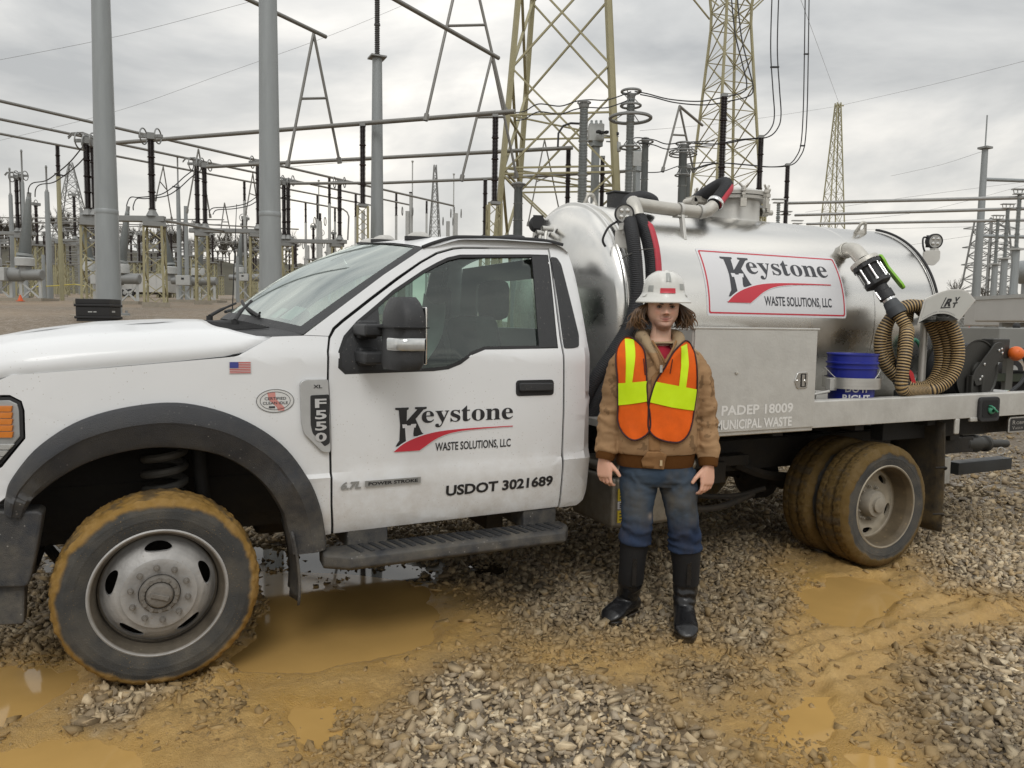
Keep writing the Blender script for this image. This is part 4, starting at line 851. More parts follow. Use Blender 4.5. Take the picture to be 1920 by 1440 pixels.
GLY = {"K":[[[16,0],[16,17],[32,19],[45,22],[56,26],[63,32],[68,39],[72,50],[74,64],[74,394],[72,406],[68,416],[63,424],[55,430],[45,434],[32,437],[17,439],[17,455],[242,455],[242,439],[221,436],[212,434],[205,432],[199,429],[194,425],[190,421],[187,415],[185,408],[184,400],[183,390],[183,234],[333,387],[342,398],[347,409],[349,418],[345,427],[334,434],[316,437],[291,439],[291,455],[486,455],[486,439],[477,439],[447,434],[415,419],[381,395],[271,285],[469,39],[475,34],[481,29],[487,25],[493,22],[501,20],[509,18],[519,17],[519,0],[281,0],[281,17],[306,18],[315,19],[319,20],[322,21],[327,23],[331,27],[333,30],[334,34],[333,40],[329,47],[324,56],[199,214],[183,198],[183,64],[186,50],[189,39],[195,32],[202,26],[213,22],[226,19],[242,17],[242,0]],[[64,63,47],[66,65,47],[20,19,18],[18,17,22],[46,31,30],[49,48,63],[17,15,14],[42,41,38],[17,14,13],[41,40,39],[23,22,17],[24,12,25],[59,56,60],[17,16,15],[26,10,27],[43,42,37],[4,75,74],[5,74,6],[5,4,74],[23,13,24],[55,52,51],[45,33,32],[47,46,68],[7,6,72],[0,79,75],[42,38,37],[47,67,66],[45,34,33],[9,8,30],[55,54,53],[30,8,70],[72,71,7],[21,20,18],[3,2,0],[22,21,18],[4,3,0],[4,0,75],[56,55,61],[79,76,75],[74,73,6],[47,68,67],[46,45,31],[45,32,31],[79,78,77],[43,37,36],[17,13,23],[46,30,69],[48,47,63],[44,43,35],[79,77,76],[70,8,71],[13,12,24],[45,44,34],[44,35,34],[43,36,35],[12,11,25],[65,64,47],[60,56,61],[62,49,63],[6,73,72],[41,39,38],[30,70,69],[29,9,30],[28,9,29],[8,7,71],[62,61,55],[10,9,28],[2,1,0],[57,56,58],[55,53,52],[55,50,62],[27,10,28],[55,51,50],[50,49,62],[11,10,26],[46,69,68],[58,56,59],[25,11,26]]],"e":[[[154,-10],[135,-9],[117,-5],[100,1],[85,10],[70,22],[58,35],[46,51],[37,69],[29,88],[24,109],[21,132],[19,157],[21,180],[24,201],[30,222],[38,240],[47,258],[59,273],[72,286],[87,298],[103,307],[120,313],[138,317],[157,318],[185,316],[209,309],[230,297],[249,280],[264,259],[274,234],[281,206],[283,173],[283,166],[117,166],[123,112],[138,73],[164,50],[199,42],[219,45],[237,53],[254,67],[270,86],[285,73],[258,36],[228,11],[193,-5],[116,192],[201,192],[201,235],[199,252],[197,266],[193,277],[188,286],[181,292],[172,296],[161,297],[141,291],[127,274],[119,244],[116,203]],[[45,44,40],[17,16,59],[46,45,38],[23,22,57],[0,46,37],[15,14,60],[55,28,27],[3,2,36],[56,55,24],[31,30,48],[28,55,54],[2,1,37],[60,14,47],[45,39,38],[22,21,58],[4,3,36],[43,42,41],[28,54,53],[35,34,11],[9,8,35],[2,37,36],[7,36,35],[6,5,36],[29,28,50],[46,38,37],[20,19,58],[13,47,14],[8,7,35],[13,12,34],[16,15,60],[19,59,58],[32,31,48],[28,53,52],[59,16,60],[49,29,50],[21,20,58],[51,50,28],[22,58,57],[30,49,48],[57,56,23],[34,33,48],[18,17,59],[24,23,56],[7,6,36],[47,13,34],[30,29,49],[33,32,48],[19,18,59],[10,9,35],[1,0,37],[48,47,34],[25,24,55],[27,26,55],[5,4,36],[40,44,41],[26,25,55],[44,43,41],[45,40,39],[28,52,51],[11,10,35],[12,11,34]]],"y":[[[52,-140],[40,-139],[29,-137],[19,-132],[10,-125],[3,-117],[-3,-107],[-6,-96],[-7,-84],[-6,-75],[-4,-67],[0,-60],[5,-53],[11,-47],[18,-43],[26,-40],[36,-40],[44,-40],[51,-42],[58,-45],[64,-49],[69,-55],[72,-61],[74,-68],[75,-76],[74,-87],[75,-92],[77,-96],[81,-98],[86,-99],[92,-97],[99,-93],[106,-85],[114,-74],[118,-67],[122,-60],[129,-44],[135,-26],[140,-5],[30,264],[25,275],[19,283],[17,285],[15,287],[12,290],[8,292],[3,293],[-3,293],[-5,293],[-5,310],[162,310],[162,293],[146,292],[140,291],[136,289],[132,287],[130,284],[129,280],[128,275],[128,273],[129,271],[130,267],[185,119],[235,256],[236,260],[237,267],[238,274],[237,279],[236,284],[233,287],[229,289],[225,291],[219,292],[211,293],[203,293],[203,310],[300,310],[300,293],[293,293],[287,290],[282,286],[277,281],[273,274],[264,254],[154,-46],[137,-82],[129,-96],[121,-107],[113,-117],[104,-125],[95,-131],[86,-135],[76,-138],[64,-140]],[[92,28,27],[76,75,70],[39,38,62],[47,51,48],[20,19,23],[76,70,69],[87,86,32],[90,89,29],[21,20,22],[58,57,39],[61,39,62],[18,17,24],[8,7,25],[84,38,37],[13,12,14],[59,58,39],[75,73,72],[4,3,26],[7,6,25],[83,63,62],[4,26,25],[56,55,42],[2,1,26],[75,72,71],[92,91,28],[82,67,66],[55,44,43],[51,50,49],[60,39,61],[89,88,30],[6,5,25],[27,26,0],[84,62,38],[83,66,65],[30,88,31],[82,81,67],[5,4,25],[32,31,87],[23,22,20],[80,69,68],[55,54,44],[91,90,29],[78,77,76],[85,84,35],[79,78,76],[81,80,68],[33,85,34],[25,16,12],[9,8,25],[25,24,16],[55,43,42],[28,91,29],[84,37,36],[17,16,24],[23,18,24],[19,18,23],[88,87,31],[15,14,12],[93,92,27],[11,10,25],[60,59,39],[54,45,44],[36,35,84],[35,34,85],[3,2,26],[53,52,46],[57,40,39],[83,65,64],[52,51,46],[84,83,62],[54,53,45],[83,64,63],[12,11,25],[57,56,40],[15,12,16],[51,49,48],[33,32,86],[1,0,26],[89,30,29],[51,47,46],[56,42,41],[80,79,76],[83,82,66],[10,9,25],[75,74,73],[0,93,27],[80,76,69],[81,68,67],[75,71,70],[86,85,33],[53,46,45],[56,41,40]]],"s":[[[151,-10],[137,-9],[122,-6],[105,-1],[84,7],[80,8],[77,9],[73,9],[66,8],[60,4],[55,-1],[51,-9],[36,-9],[36,105],[53,105],[59,85],[66,68],[75,52],[87,39],[99,28],[112,21],[126,16],[140,15],[152,16],[162,18],[171,21],[179,27],[185,33],[189,40],[191,49],[192,58],[190,72],[183,84],[172,95],[156,105],[90,139],[76,148],[64,158],[54,169],[47,181],[41,193],[38,206],[37,220],[39,241],[44,259],[53,276],[65,291],[80,303],[98,312],[118,317],[141,319],[147,319],[153,318],[166,316],[208,305],[211,305],[213,305],[218,306],[223,308],[227,313],[230,319],[244,319],[244,222],[228,222],[222,239],[215,254],[206,266],[196,277],[186,285],[174,291],[162,295],[149,296],[139,296],[130,294],[123,290],[116,286],[111,280],[108,274],[105,267],[105,259],[105,252],[107,244],[111,238],[115,232],[121,227],[128,222],[137,217],[207,181],[221,172],[232,162],[241,151],[248,140],[253,127],[256,112],[257,95],[255,72],[250,51],[241,33],[228,18],[212,6],[194,-3],[174,-8]],[[67,56,55],[61,58,65],[48,47,76],[8,7,18],[45,44,79],[44,43,80],[45,79,78],[33,87,34],[18,6,5],[92,91,32],[2,1,21],[66,58,57],[48,76,75],[19,18,5],[18,7,6],[86,85,35],[87,86,34],[95,94,31],[94,32,31],[90,89,33],[40,39,83],[36,35,85],[17,8,18],[61,60,59],[20,19,3],[49,48,74],[25,24,101],[82,81,42],[43,81,80],[64,63,62],[0,101,24],[13,12,16],[99,98,28],[47,77,76],[12,10,9],[3,2,21],[4,3,19],[50,72,71],[99,28,27],[66,57,56],[74,73,49],[67,55,54],[52,51,71],[19,5,4],[12,9,16],[79,44,80],[12,11,10],[21,20,3],[65,64,62],[100,26,25],[34,86,35],[54,53,69],[70,52,71],[91,90,33],[9,8,17],[1,0,22],[38,37,84],[94,93,32],[75,74,48],[96,95,30],[88,87,33],[15,13,16],[14,13,15],[16,9,17],[82,40,83],[99,27,26],[84,83,38],[85,84,37],[37,36,85],[23,22,0],[31,30,95],[50,49,73],[39,38,83],[0,24,23],[93,92,32],[32,91,33],[43,42,81],[41,40,82],[42,41,82],[28,98,29],[67,66,56],[72,50,73],[51,50,71],[97,96,30],[22,21,1],[98,97,29],[68,67,54],[69,68,54],[61,59,58],[97,30,29],[100,99,26],[101,100,25],[53,52,70],[66,65,58],[89,88,33],[47,46,77],[62,61,65],[53,70,69],[77,46,78],[46,45,78]]],"t":[[[124,-9],[105,-8],[89,-4],[76,2],[66,10],[58,22],[53,36],[49,52],[48,279],[20,279],[20,300],[88,369],[112,398],[121,412],[129,424],[144,424],[144,310],[208,310],[208,279],[144,279],[145,72],[146,64],[147,57],[149,51],[152,46],[157,43],[162,41],[168,40],[179,42],[189,49],[198,60],[206,75],[222,66],[205,33],[182,9],[155,-5]],[[35,26,25],[7,6,21],[32,31,30],[34,28,27],[16,15,12],[26,34,27],[9,18,16],[21,20,7],[12,11,16],[15,13,12],[10,9,16],[8,18,9],[20,19,8],[19,18,8],[11,10,16],[1,0,23],[4,3,22],[2,1,23],[33,29,28],[29,33,30],[6,5,22],[0,35,25],[21,6,22],[15,14,13],[5,4,22],[25,24,0],[3,2,22],[33,32,30],[8,7,20],[34,33,28],[2,23,22],[35,34,26],[24,23,0],[18,17,16]]],"o":[[[169,-10],[147,-9],[127,-5],[108,2],[90,11],[74,23],[60,37],[48,53],[38,70],[29,89],[24,110],[20,131],[19,154],[20,177],[24,199],[29,219],[38,239],[48,256],[60,272],[74,286],[90,297],[108,306],[127,313],[147,317],[168,318],[189,317],[209,313],[228,307],[245,298],[261,286],[275,273],[287,257],[298,240],[306,221],[312,200],[316,178],[317,154],[316,130],[312,108],[306,88],[298,69],[287,51],[275,36],[261,22],[245,11],[228,2],[210,-5],[190,-9],[169,11],[182,13],[193,18],[202,27],[209,39],[212,47],[214,56],[216,68],[219,114],[219,194],[217,227],[213,253],[208,271],[201,283],[192,292],[181,297],[169,299],[155,297],[144,292],[135,283],[128,271],[123,253],[120,227],[118,194],[118,114],[118,97],[121,68],[123,56],[125,47],[128,39],[135,27],[144,18],[155,13]],[[9,72,10],[0,47,49],[27,26,61],[62,25,63],[30,29,59],[39,38,56],[30,59,58],[7,6,74],[8,7,73],[71,12,72],[29,28,59],[22,21,67],[23,22,66],[19,18,69],[32,31,58],[16,15,71],[75,5,76],[14,13,71],[79,1,80],[4,3,77],[60,27,61],[48,0,49],[31,30,58],[68,20,69],[25,24,63],[18,17,70],[2,1,79],[54,42,55],[32,58,57],[75,74,6],[65,64,24],[28,60,59],[20,19,69],[17,16,70],[26,62,61],[37,36,56],[11,10,72],[6,5,75],[70,16,71],[46,45,51],[36,35,57],[45,52,51],[52,44,53],[42,41,55],[28,27,60],[1,0,80],[47,46,50],[80,0,48],[21,20,68],[9,73,72],[69,18,70],[74,73,7],[34,33,57],[26,25,62],[24,23,65],[77,3,78],[43,54,53],[63,24,64],[4,77,76],[43,42,54],[22,67,66],[35,34,57],[2,79,78],[50,49,47],[38,37,56],[13,12,71],[40,39,56],[33,32,57],[56,36,57],[23,66,65],[55,40,56],[44,43,53],[15,14,71],[45,44,52],[73,9,8],[5,4,76],[41,40,55],[3,2,78],[12,11,72],[21,68,67],[46,51,50]]],"n":[[[18,0],[18,16],[27,17],[35,19],[41,22],[45,26],[48,31],[51,37],[52,46],[52,263],[51,271],[49,278],[46,284],[41,288],[36,291],[28,293],[19,294],[19,310],[148,310],[148,267],[168,290],[190,306],[215,315],[243,318],[281,312],[309,292],[325,258],[330,212],[331,46],[332,38],[334,31],[337,26],[341,22],[347,19],[354,17],[363,16],[363,0],[202,0],[202,16],[207,16],[219,19],[228,26],[233,38],[235,56],[235,230],[234,241],[232,250],[229,258],[225,264],[219,268],[212,270],[203,271],[188,269],[173,262],[160,251],[148,235],[148,46],[149,38],[151,31],[154,26],[158,22],[164,19],[171,17],[180,16],[180,0]],[[25,24,47],[48,23,49],[55,8,56],[41,40,32],[18,11,10],[52,20,53],[59,5,60],[4,3,0],[8,7,57],[26,25,46],[40,39,37],[17,16,15],[4,0,64],[21,20,52],[64,63,62],[37,36,32],[19,9,55],[50,49,22],[6,5,59],[20,19,53],[60,4,64],[7,6,58],[61,60,64],[28,27,43],[17,15,14],[44,26,45],[18,13,12],[48,47,24],[42,29,28],[54,53,19],[43,42,28],[57,7,58],[42,41,30],[3,2,0],[27,26,44],[41,32,31],[23,22,49],[58,6,59],[36,33,32],[21,52,51],[18,12,11],[56,8,57],[55,54,19],[2,1,0],[40,37,32],[45,26,46],[22,21,51],[64,62,61],[19,10,9],[41,31,30],[13,17,14],[9,8,55],[18,17,13],[47,46,25],[19,18,10],[24,23,48],[44,43,27],[42,30,29],[22,51,50],[5,4,60],[39,38,37],[36,35,34],[36,34,33]]]}
def glyph_word(word, sx=1., gap=38):
    V, F, x = [], [], 0
    for ch in word:
        v, f = GLY[ch]; b = len(V); x0 = min(p[0] for p in v); V += [((p[0]-x0+x)*sx/1000, p[1]/1000) for p in v]; F += [[i+b for i in q] for q in f]
        x += max(p[0] for p in v)-x0+gap
    return np.array(V, float), F
def logo(par, to3, x0, y0, Wd, outward, ink, lift=0.):
    """Company emblem; unit width 1, laid out from its lower left corner."""
    def T(d): return lambda a, b: to3(x0+a*Wd, y0+b*Wd, d)
    root = sheet('logo_initial', [(.012, .336), (.118, .336), (.118, .322), (.104, .316), (.102, .232), (.186, .318), (.168, .322), (.168, .336), (.262, .336), (.262, .322), (.236, .315), (.172, .246), (.222, .142), (.236, .128), (.262, .125), (.262, .112), (.16, .112), (.14, .20), (.106, .17), (.098, .075), (.12, .05), (.016, .040), (.03, .065), (.045, .085), (.050, .20), (.040, .316), (.012, .322)], [], T(.0035), ink, par, 0, (.05*Wd, .03), 0, outward)
    sheet('logo_keystone', [(.066, .208), (.10, .208), (.106, .198), (.132, .198), (.138, .208), (.178, .208), (.172, .180), (.160, .180), (.146, .078), (.098, .066), (.088, .180), (.070, .180)], [], T(.0052), WHITEINK, root, 0, (.05, .03), 0, outward)
    V, F = glyph_word('eystone', 1.0, 26); k = .30; w0 = V[:, 0].max(); sxx = (1.0-.222)/w0
    sub = MB(); P = []; bm = bmesh.new(); vs = [bm.verts.new((.222+a*sxx, .213+b*.285, 0)) for a, b in V]
    for f in F:
        try: bm.faces.new([vs[i] for i in f])
        except Exception: pass
    for q in np.arange(.10, .36, .03): bmesh.ops.bisect_plane(bm, geom=bm.verts[:]+bm.edges[:]+bm.faces[:], dist=1e-6, plane_co=(0, q, 0), plane_no=(0, 1, 0))
    bm.verts.index_update(); V3 = [T(.0035)(v.co.x, v.co.y) for v in bm.verts]; FF = [[v.index for v in f.verts] for f in bm.faces]; bm.free()
    nn = sum((np.cross(np.array(V3[f[1]])-V3[f[0]], np.array(V3[f[2]])-V3[f[0]]) for f in FF), np.zeros(3))
    if nn@np.array(outward) < 0: FF = [f[::-1] for f in FF]
    sub.add(V3, FF); sub.build('logo_word', ink, par, fix=False)
    top = cr_([(0, 0), (.06, .048), (.14, .088), (.25, .121), (.36, .140), (.5, .150), (.7, .155), (1.0, .157)], 5); bot = cr_([(1.0, .150), (.75, .146), (.55, .135), (.42, .113), (.33, .078), (.26, .035), (.205, 0)], 5)
    sheet('logo_outline', [(a-.004, b+.008) for a, b in top[:-8]]+[(a, b-.004) for a, b in bot[8:]], [], T(.0058), WHITEINK, root, 0, (.05, .03), 0, outward)
    sheet('logo_swoosh', top+bot, [], T(.0066), REDINK, par, 0, (.05, .03), 0, outward)
    letters('logo_subtitle', text2d('WASTE SOLUTIONS, LLC', .018), T(.0035), ink, par, .335, .985, -.012, .066, outward)
logo(DOOR, lambda x, z, d: (x, -(SW(x, z)+d-.001), z), 1.032, .936, .633, NEAR, INK)
letters('door_lettering', text2d('USDOT 3021689', .035), body(-1, .003), INK, DOOR, 1.303, 1.908, .699, .052, NEAR, .012)
ptt = quad(DOOR, GREYPL, .888, 1.165, .779, .809, .010, 'engine_badge')
letters('badge_letter', text2d('POWER STROKE', .03), body(-1, .0115), INK, ptt, .905, 1.15, .786, .016, NEAR)
letters('badge_letter', text2d('6.7L', .05, .25), body(-1, .006), GREYPL, DOOR, .775, .872, .776, .034, NEAR)
# ---- mirror
def mir(sg):
    root = empty('side_mirror', (1.0-TB[0], sg*1.0, 1.45)); root.parent = truck
    L_ = []
    for t in np.linspace(0, 1, 15):
        z = 1.352+.315*t; k = (1-max(0, (t-.62)/.38)**2.6*.42)*(1-max(0, (.10-t)/.10)**2*.12); kx = k
        cx, cy = .985+.012*t, 1.262-.012*t; lp = []
        for q in range(28):
            a = TAU*q/28; ca, sa = math.cos(a), math.sin(a); ex = .5
            dx = math.copysign(abs(ca)**ex, ca)*.075*kx; dy = math.copysign(abs(sa)**ex, sa)*.150*k
            if dx < 0: dx *= 1.0-.35*(abs(dy)/.15)**2
            lp.append((cx+dx, sg*(cy+dy), z))
        L_.append(lp)
    mb = MB(); mb.loft(L_); hd = mb.build('mirror_housing', PLASTIC, root, sharp=50)
    mb = MB(); mb.box((1.064, sg*1.26, 1.50), (.006, .115, .125)); mb.build('mirror_glass', CHROME, root, .01)
    mb = MB(); mb.box((.985, sg*1.262, 1.535), (.079, .154, .0022)); mb.build('housing_seam', GAP, hd)
    mb = MB()
    pts = [(.915, 1.31), (.935, 1.385), (.972, 1.414), (1.050, 1.416)]
    mb.loft([[(x-.004, sg*(y+.001), 1.437) for x, y in cr_(pts, 5)], [(x-.010, sg*(y+.007), 1.443) for x, y in cr_(pts, 5)], [(x-.010, sg*(y+.007), 1.484) for x, y in cr_(pts, 5)], [(x-.004, sg*(y+.001), 1.49) for x, y in cr_(pts, 5)]], closed=False)
    mb.build('turn_signal', CLEAR, root, sharp=60)
    for z in (1.52, 1.395):
        mb = MB(); mb.box((.90, sg*1.06, z), (.052, .11, .028)); mb.box((.905, sg*1.0, z), (.045, .03, .042)); mb.build('mirror_arm', PLASTIC, root, .012)
    return root
mir(-1); mir(1)
# ---- roof lamps
LAMPM = M('dusty_lamp', (.50, .49, .46), .6, 0, .15, 30)
for y in (-.52, -.22, 0, .22, .52):
    x = 1.33+.0-.14*(1-(y/.55)**2); a = (x-(1.075+.19*(abs(y)/.8)**2))/(2.10-(1.075+.19*(abs(y)/.8)**2)); z = rooffn(a, (y+.8)/1.6)[2]
    mb = MB(); mb.loft([[(x+dx*s, y+dy*s, z+h) for dx, dy in [(.085*math.cos(t), .047*math.sin(t)) for t in np.linspace(0, TAU, 17)[:-1]]] for s, h in ((.88, -.01), (.88, .010))]); lo = mb.build('clearance_lamp', RUBBER, truck)
    mb = MB(); mb.loft([[(x+.02*(1-s)+dx*s, y+dy*s, z+h) for dx, dy in [(.080*math.cos(t), .042*math.sin(t)) for t in np.linspace(0, TAU, 17)[:-1]]] for s, h in ((.8, .008), (.74, .020), (.45, .034), (.2, .038))]); mb.build('lamp_lens', LAMPM, lo)
mb = MB(); mb.loft([[(1.98+dx*s, -.28+dy*s, 2.035+h) for dx, dy in [(.10*math.cos(t), .16*math.sin(t)) for t in np.linspace(0, TAU, 21)[:-1]]] for s, h in ((1.05, -.02), (1, .02), (.8, .043), (.4, .052))]); mb.build('roof_antenna_dome', RUBBER, truck)
# ---- running board
mb = MB()
sec = [(-.93, .488), (-1.085, .488), (-1.118, .476), (-1.122, .43), (-1.10, .412), (-.95, .425)]
mb.loft([[(x, y, z) for y, z in sec] if 0 < i < 3 else [(x, -.93+(y+.93)*(.55 if i in (0, 3) else 1), z) for y, z in sec] for i, x in enumerate((.69, .80, 1.93, 1.992))], smooth=False)
st = mb.build('running_board', FLARE, truck, .008)
for k in range(22):
    x = .83+k*.0505
    mb = MB(); mb.bar((x, -.955, .489), (x+.03, -1.085, .489), .022, .010); mb.build('tread_rib', PLASTIC, st, .002)
for x in (.92, 1.86):
    mb = MB(); mb.box((x, -.80, .52), (.10, .16, .05)); mb.box((x, -.80, .57), (.085, .10, .08)); mb.build('step_bracket', FLARE, truck, .01)
# ---- side tank behind the cab, with labels
ALUD = M('stained_aluminium', (.34, .32, .28), .45, .8, .25, 6, .1, 50, dirt=((.14, .11, .07), .3, .9, .8))
mb = MB(); mb.box((2.62, -.73, .555), (.30, .235, .15)); mb.box((2.62, -.75, .74), (.30, .21, .035)); stk = mb.build('side_tank', ALUD, truck, .03)
mb = MB(); mb.box((2.66, -.8, .80), (.10, .08, .05)); mb.build('filler_neck', ALUD, stk, .02)
YEL = M('yellow_label', (.72, .55, .04), .5, 0, .05)
for z0, z1, mt in ((.57, .64, YEL), (.525, .565, WHITEINK), (.445, .515, YEL)):
    mb = MB(); mb.box((2.385, -.968, (z0+z1)/2), (.034, .003, (z1-z0)/2)); lb = mb.build('warning_label', mt, stk)
    for q in range(3):
        mb = MB(); mb.box((2.385, -.972, z0+(z1-z0)*(.25+.25*q)), (.024, .0015, .0035)); mb.build('label_print', INK, lb)

# ================================================================ tank, bed and gear
ZC, TR = 1.62, .73
def tk(x, s, d=0.): a = s/TR; return (x, -(TR+d)*math.cos(a), ZC+(TR+d)*math.sin(a))
def tnear(deg): a = math.radians(deg); return (0, -math.cos(a), math.sin(a))
mb = MB()
mb.lathe([(0, 2.385), (.15, 2.387), (.30, 2.395), (.45, 2.412), (.56, 2.435), (.64, 2.462), (.69, 2.49), (.715, 2.515), (.722, 2.53), (.738, 2.532), (.742, 2.54), (.738, 2.55), (.726, 2.552), (.725, 2.60), (.738, 2.603), (.743, 2.612), (.738, 2.622), (.730, 2.626), (.73, 3.0), (.73, 3.6), (.73, 4.2), (.73, 4.645), (.7325, 4.648), (.7325, 4.654), (.73, 4.657), (.73, 5.0), (.73, 5.30), (.7335, 5.302), (.7335, 5.31), (.727, 5.312), (.715, 5.36), (.68, 5.41), (.60, 5.46), (.45, 5.51), (.25, 5.54), (0, 5.55)], (0, 0, ZC), (1, 0, 0), 128)
tank = mb.build('tank', POL, truck, sharp=24)
# reversed lettering panel on the tank side
pn = lambda x, s: tk(x, s, .0012)
dec = rnd([(3.138, .004), (4.36, .004), (4.36, .460), (3.138, .460)], .02)
PANEL = M('panel_white', (.70, .70, .715), .35, 0, .03, 4, coat=.2, speck=((.5, .49, .46), 30, .1, .3))
dp = sheet('logo_panel', dec, [], pn, PANEL, tank, 0, (.3, .03), 0, tnear(18))
sheet('panel_border', rnd([(3.152, .018), (4.346, .018), (4.346, .446), (3.152, .446)], .016), [rnd([(3.163, .028), (4.335, .028), (4.335, .436), (3.163, .436)], .012)], lambda x, s: tk(x, s, .0022), REDINK, dp, 0, (.3, .03), 0, tnear(18))
logo(dp, lambda x, s, d: tk(x, s, d*.8), 3.30, .090, .935, tnear(18), INKG)
# lifting eyes
def eye(c, ux, up):
    c = np.array(c); ux = np.array(ux, float); up = np.array(up, float); nn = np.cross(ux, up)
    P = [(-.085, -.03), (.085, -.03), (.035, .075)]+[(.035*math.cos(t), .075+.03*math.sin(t)) for t in np.linspace(.2, PI-.2, 7)]+[(-.035, .075)]
    V, F = fill2d(P, [[(.024*math.cos(t), .055+.024*math.sin(t)) for t in np.linspace(0, TAU, 13)[:-1]]])
    mb = MB(); mb.add([c+ux*a+up*b+nn*.007 for a, b in V], F); mb.build('lifting_eye', PIPE, tank, solid=.014)
eye((2.70, -.03, 2.335), (1, 0, 0), (0, 0, 1)); eye((4.98, -.27, 2.285), (1, 0, 0), (0, -.36, .93))
# manhole with clamped lid
mb = MB(); mb.lathe([(.26, 2.18), (.215, 2.30), (.205, 2.32), (.200, 2.34), (.200, 2.475), (.245, 2.478), (.248, 2.50), (.20, 2.503)], (3.95, 0, 0), (0, 0, 1), 56); mh = mb.build('manhole', GALV, tank, sharp=35)
mb = MB(); mb.lathe([(.255, 2.505), (.258, 2.53), (.24, 2.54), (.15, 2.565), (0, 2.572)], (3.95, 0, 0), (0, 0, 1), 56); mb.build('manhole_lid', GALV, mh, sharp=35)
for k in range(8):
    a = TAU*k/8+.35; d = np.array([math.cos(a), math.sin(a), 0]); c = np.array([3.95, 0, 2.50])+d*.27; t = np.array([-d[1], d[0], 0])
    mb = MB(); mb.tube([c+np.array([0, 0, -.09]), c+np.array([0, 0, .055])], .009, 7); mb.box(c+np.array([0, 0, -.06]), (.022, .012, .03), (t, d, (0, 0, 1)))
    for q in (-1, 1): mb.tube([c+np.array([0, 0, .04]), c+t*q*.035+np.array([0, 0, .075])], .009, 6)
    mb.lathe([(.018, .02), (.018, .045)], c, (0, 0, 1), 8); mb.box(c-d*.03+np.array([0, 0, .0]), (.012, .04, .008), (t, d, (0, 0, 1))); mb.build('wing_nut_clamp', PIPE, mh, sharp=35)
mb = MB(); mb.tube([(3.56, -.05, 2.45), (3.56, .05, 2.45)], .03, 10); mb.box((3.62, 0, 2.47), (.06, .05, .02)); mb.build('lid_hinge', PIPE, mh)
mb = MB(); mb.lathe([(.03, 0), (.03, .05), (.02, .06), (.02, .09)], (4.21, -.03, 2.42), (1, -.3, 0), 10); mb.build('sight_valve', PIPE, mh)
for k in range(3):
    a = .9+.45*k; mb = MB(); mb.tube([(4.22, .02, 2.50), (4.22+.10*math.cos(a), .02, 2.50+.10*math.sin(a))], .011, 6); mb.build('valve_spoke', PIPE, mh)
# overflow pipe along the top with its black hoses
pp = cr_([(2.66, -.64, 2.205), (2.665, -.60, 2.27), (2.70, -.53, 2.308), (2.78, -.47, 2.312), (3.0, -.45, 2.306), (3.26, -.45, 2.303), (3.34, -.45, 2.315), (3.40, -.445, 2.355)], 6)
mb = MB(); mb.tube(pp, .042, 18); pipe = mb.build('top_pipe', PIPE, tank)
for q, dd in ((.80, (1, 0, 0)), (3.13-2.66, None)): pass
for x in (2.80, 3.115, 3.28):
    mb = MB(); mb.lathe([(.043, -.012), (.048, -.010), (.048, .010), (.043, .012)], (x, -.455, 2.309 if x < 3 else 2.304), (1, 0, 0), 20); mb.build('pipe_clamp', GALV, pipe, sharp=35)
mb = MB(); mb.bar((3.12, -.47, 2.275), (3.10, -.53, 2.10), .035, .022); mb.box((3.12, -.455, 2.262), (.04, .03, .006)); mb.build('pipe_support', GALV, pipe, .003)
HOSE = M('black_hose', (.026, .027, .030), .62, 0, .25, 18, .35, 200, speck=((.25, .24, .22), 60, .15, .4))
REDH = M('red_stripe', (.48, .035, .055), .55, 0, .2, 30)
def ribbed(path, r, pitch, mat, name, par, amp=.004, n=12):
    P = np.array(cr_(path, 40)); s = np.r_[0, np.cumsum(np.linalg.norm(np.diff(P, axis=0), axis=1))]; m = int(s[-1]/pitch*3)
    q = np.linspace(0, s[-1], m); Q = np.stack([np.interp(q, s, P[:, i]) for i in range(3)], 1); R = [r+amp*(1 if i % 3 == 0 else -.3) for i in range(m)]
    mb = MB(); mb.tube(Q, R, n); return mb.build(name, mat, par, sharp=70), Q
for k, (dx, path) in enumerate(((0, [(2.66, -.655, 2.20), (2.67, -.72, 2.10), (2.675, -.77, 1.95), (2.665, -.80, 1.76), (2.63, -.82, 1.58), (2.54, -.82, 1.42), (2.37, -.78, 1.22), (2.34, -.66, 1.0)]), (1, [(3.02, -.28, 2.33), (2.98, -.34, 2.365), (2.88, -.36, 2.378), (2.74, -.42, 2.33), (2.62, -.60, 2.22), (2.55, -.75, 2.08), (2.545, -.80, 1.90), (2.55, -.81, 1.71), (2.50, -.82, 1.56), (2.40, -.81, 1.40), (2.31, -.76, 1.24), (2.27, -.62, 1.0)]))):
    ho, Q = ribbed(path, .040, .011, HOSE, 'vacuum_hose', tank, .0025)
    if k == 0:
        mb = MB(); view = np.array([.62, -.78, .0]); P2 = [q+view*.030 for q in Q[6:int(len(Q)*.42)]]; mb.tube(P2, [.028*min(1, i/20+.3, (len(P2)-i)/60+.15) for i in range(len(P2))], 10); mb.build('red_stripe', REDH, ho)
ho, Q = ribbed([(3.40, -.445, 2.36), (3.47, -.42, 2.42), (3.56, -.38, 2.50), (3.62, -.28, 2.545), (3.65, -.12, 2.53), (3.68, .1, 2.48)], .043, .011, HOSE, 'vent_hose', tank, .0025)
mb = MB(); P2 = [q+np.array([.30, -.75, -.35])*.026 for q in Q[4:int(len(Q)*.45)]]; mb.tube(P2, .030, 10); mb.build('red_stripe', REDH, ho)
mb = MB(); mb.lathe([(.052, -.014), (.055, -.01), (.055, .01), (.052, .014)], (3.42, -.44, 2.375), (.65, .2, .7), 18); mb.build('hose_clamp', CHROME, ho)
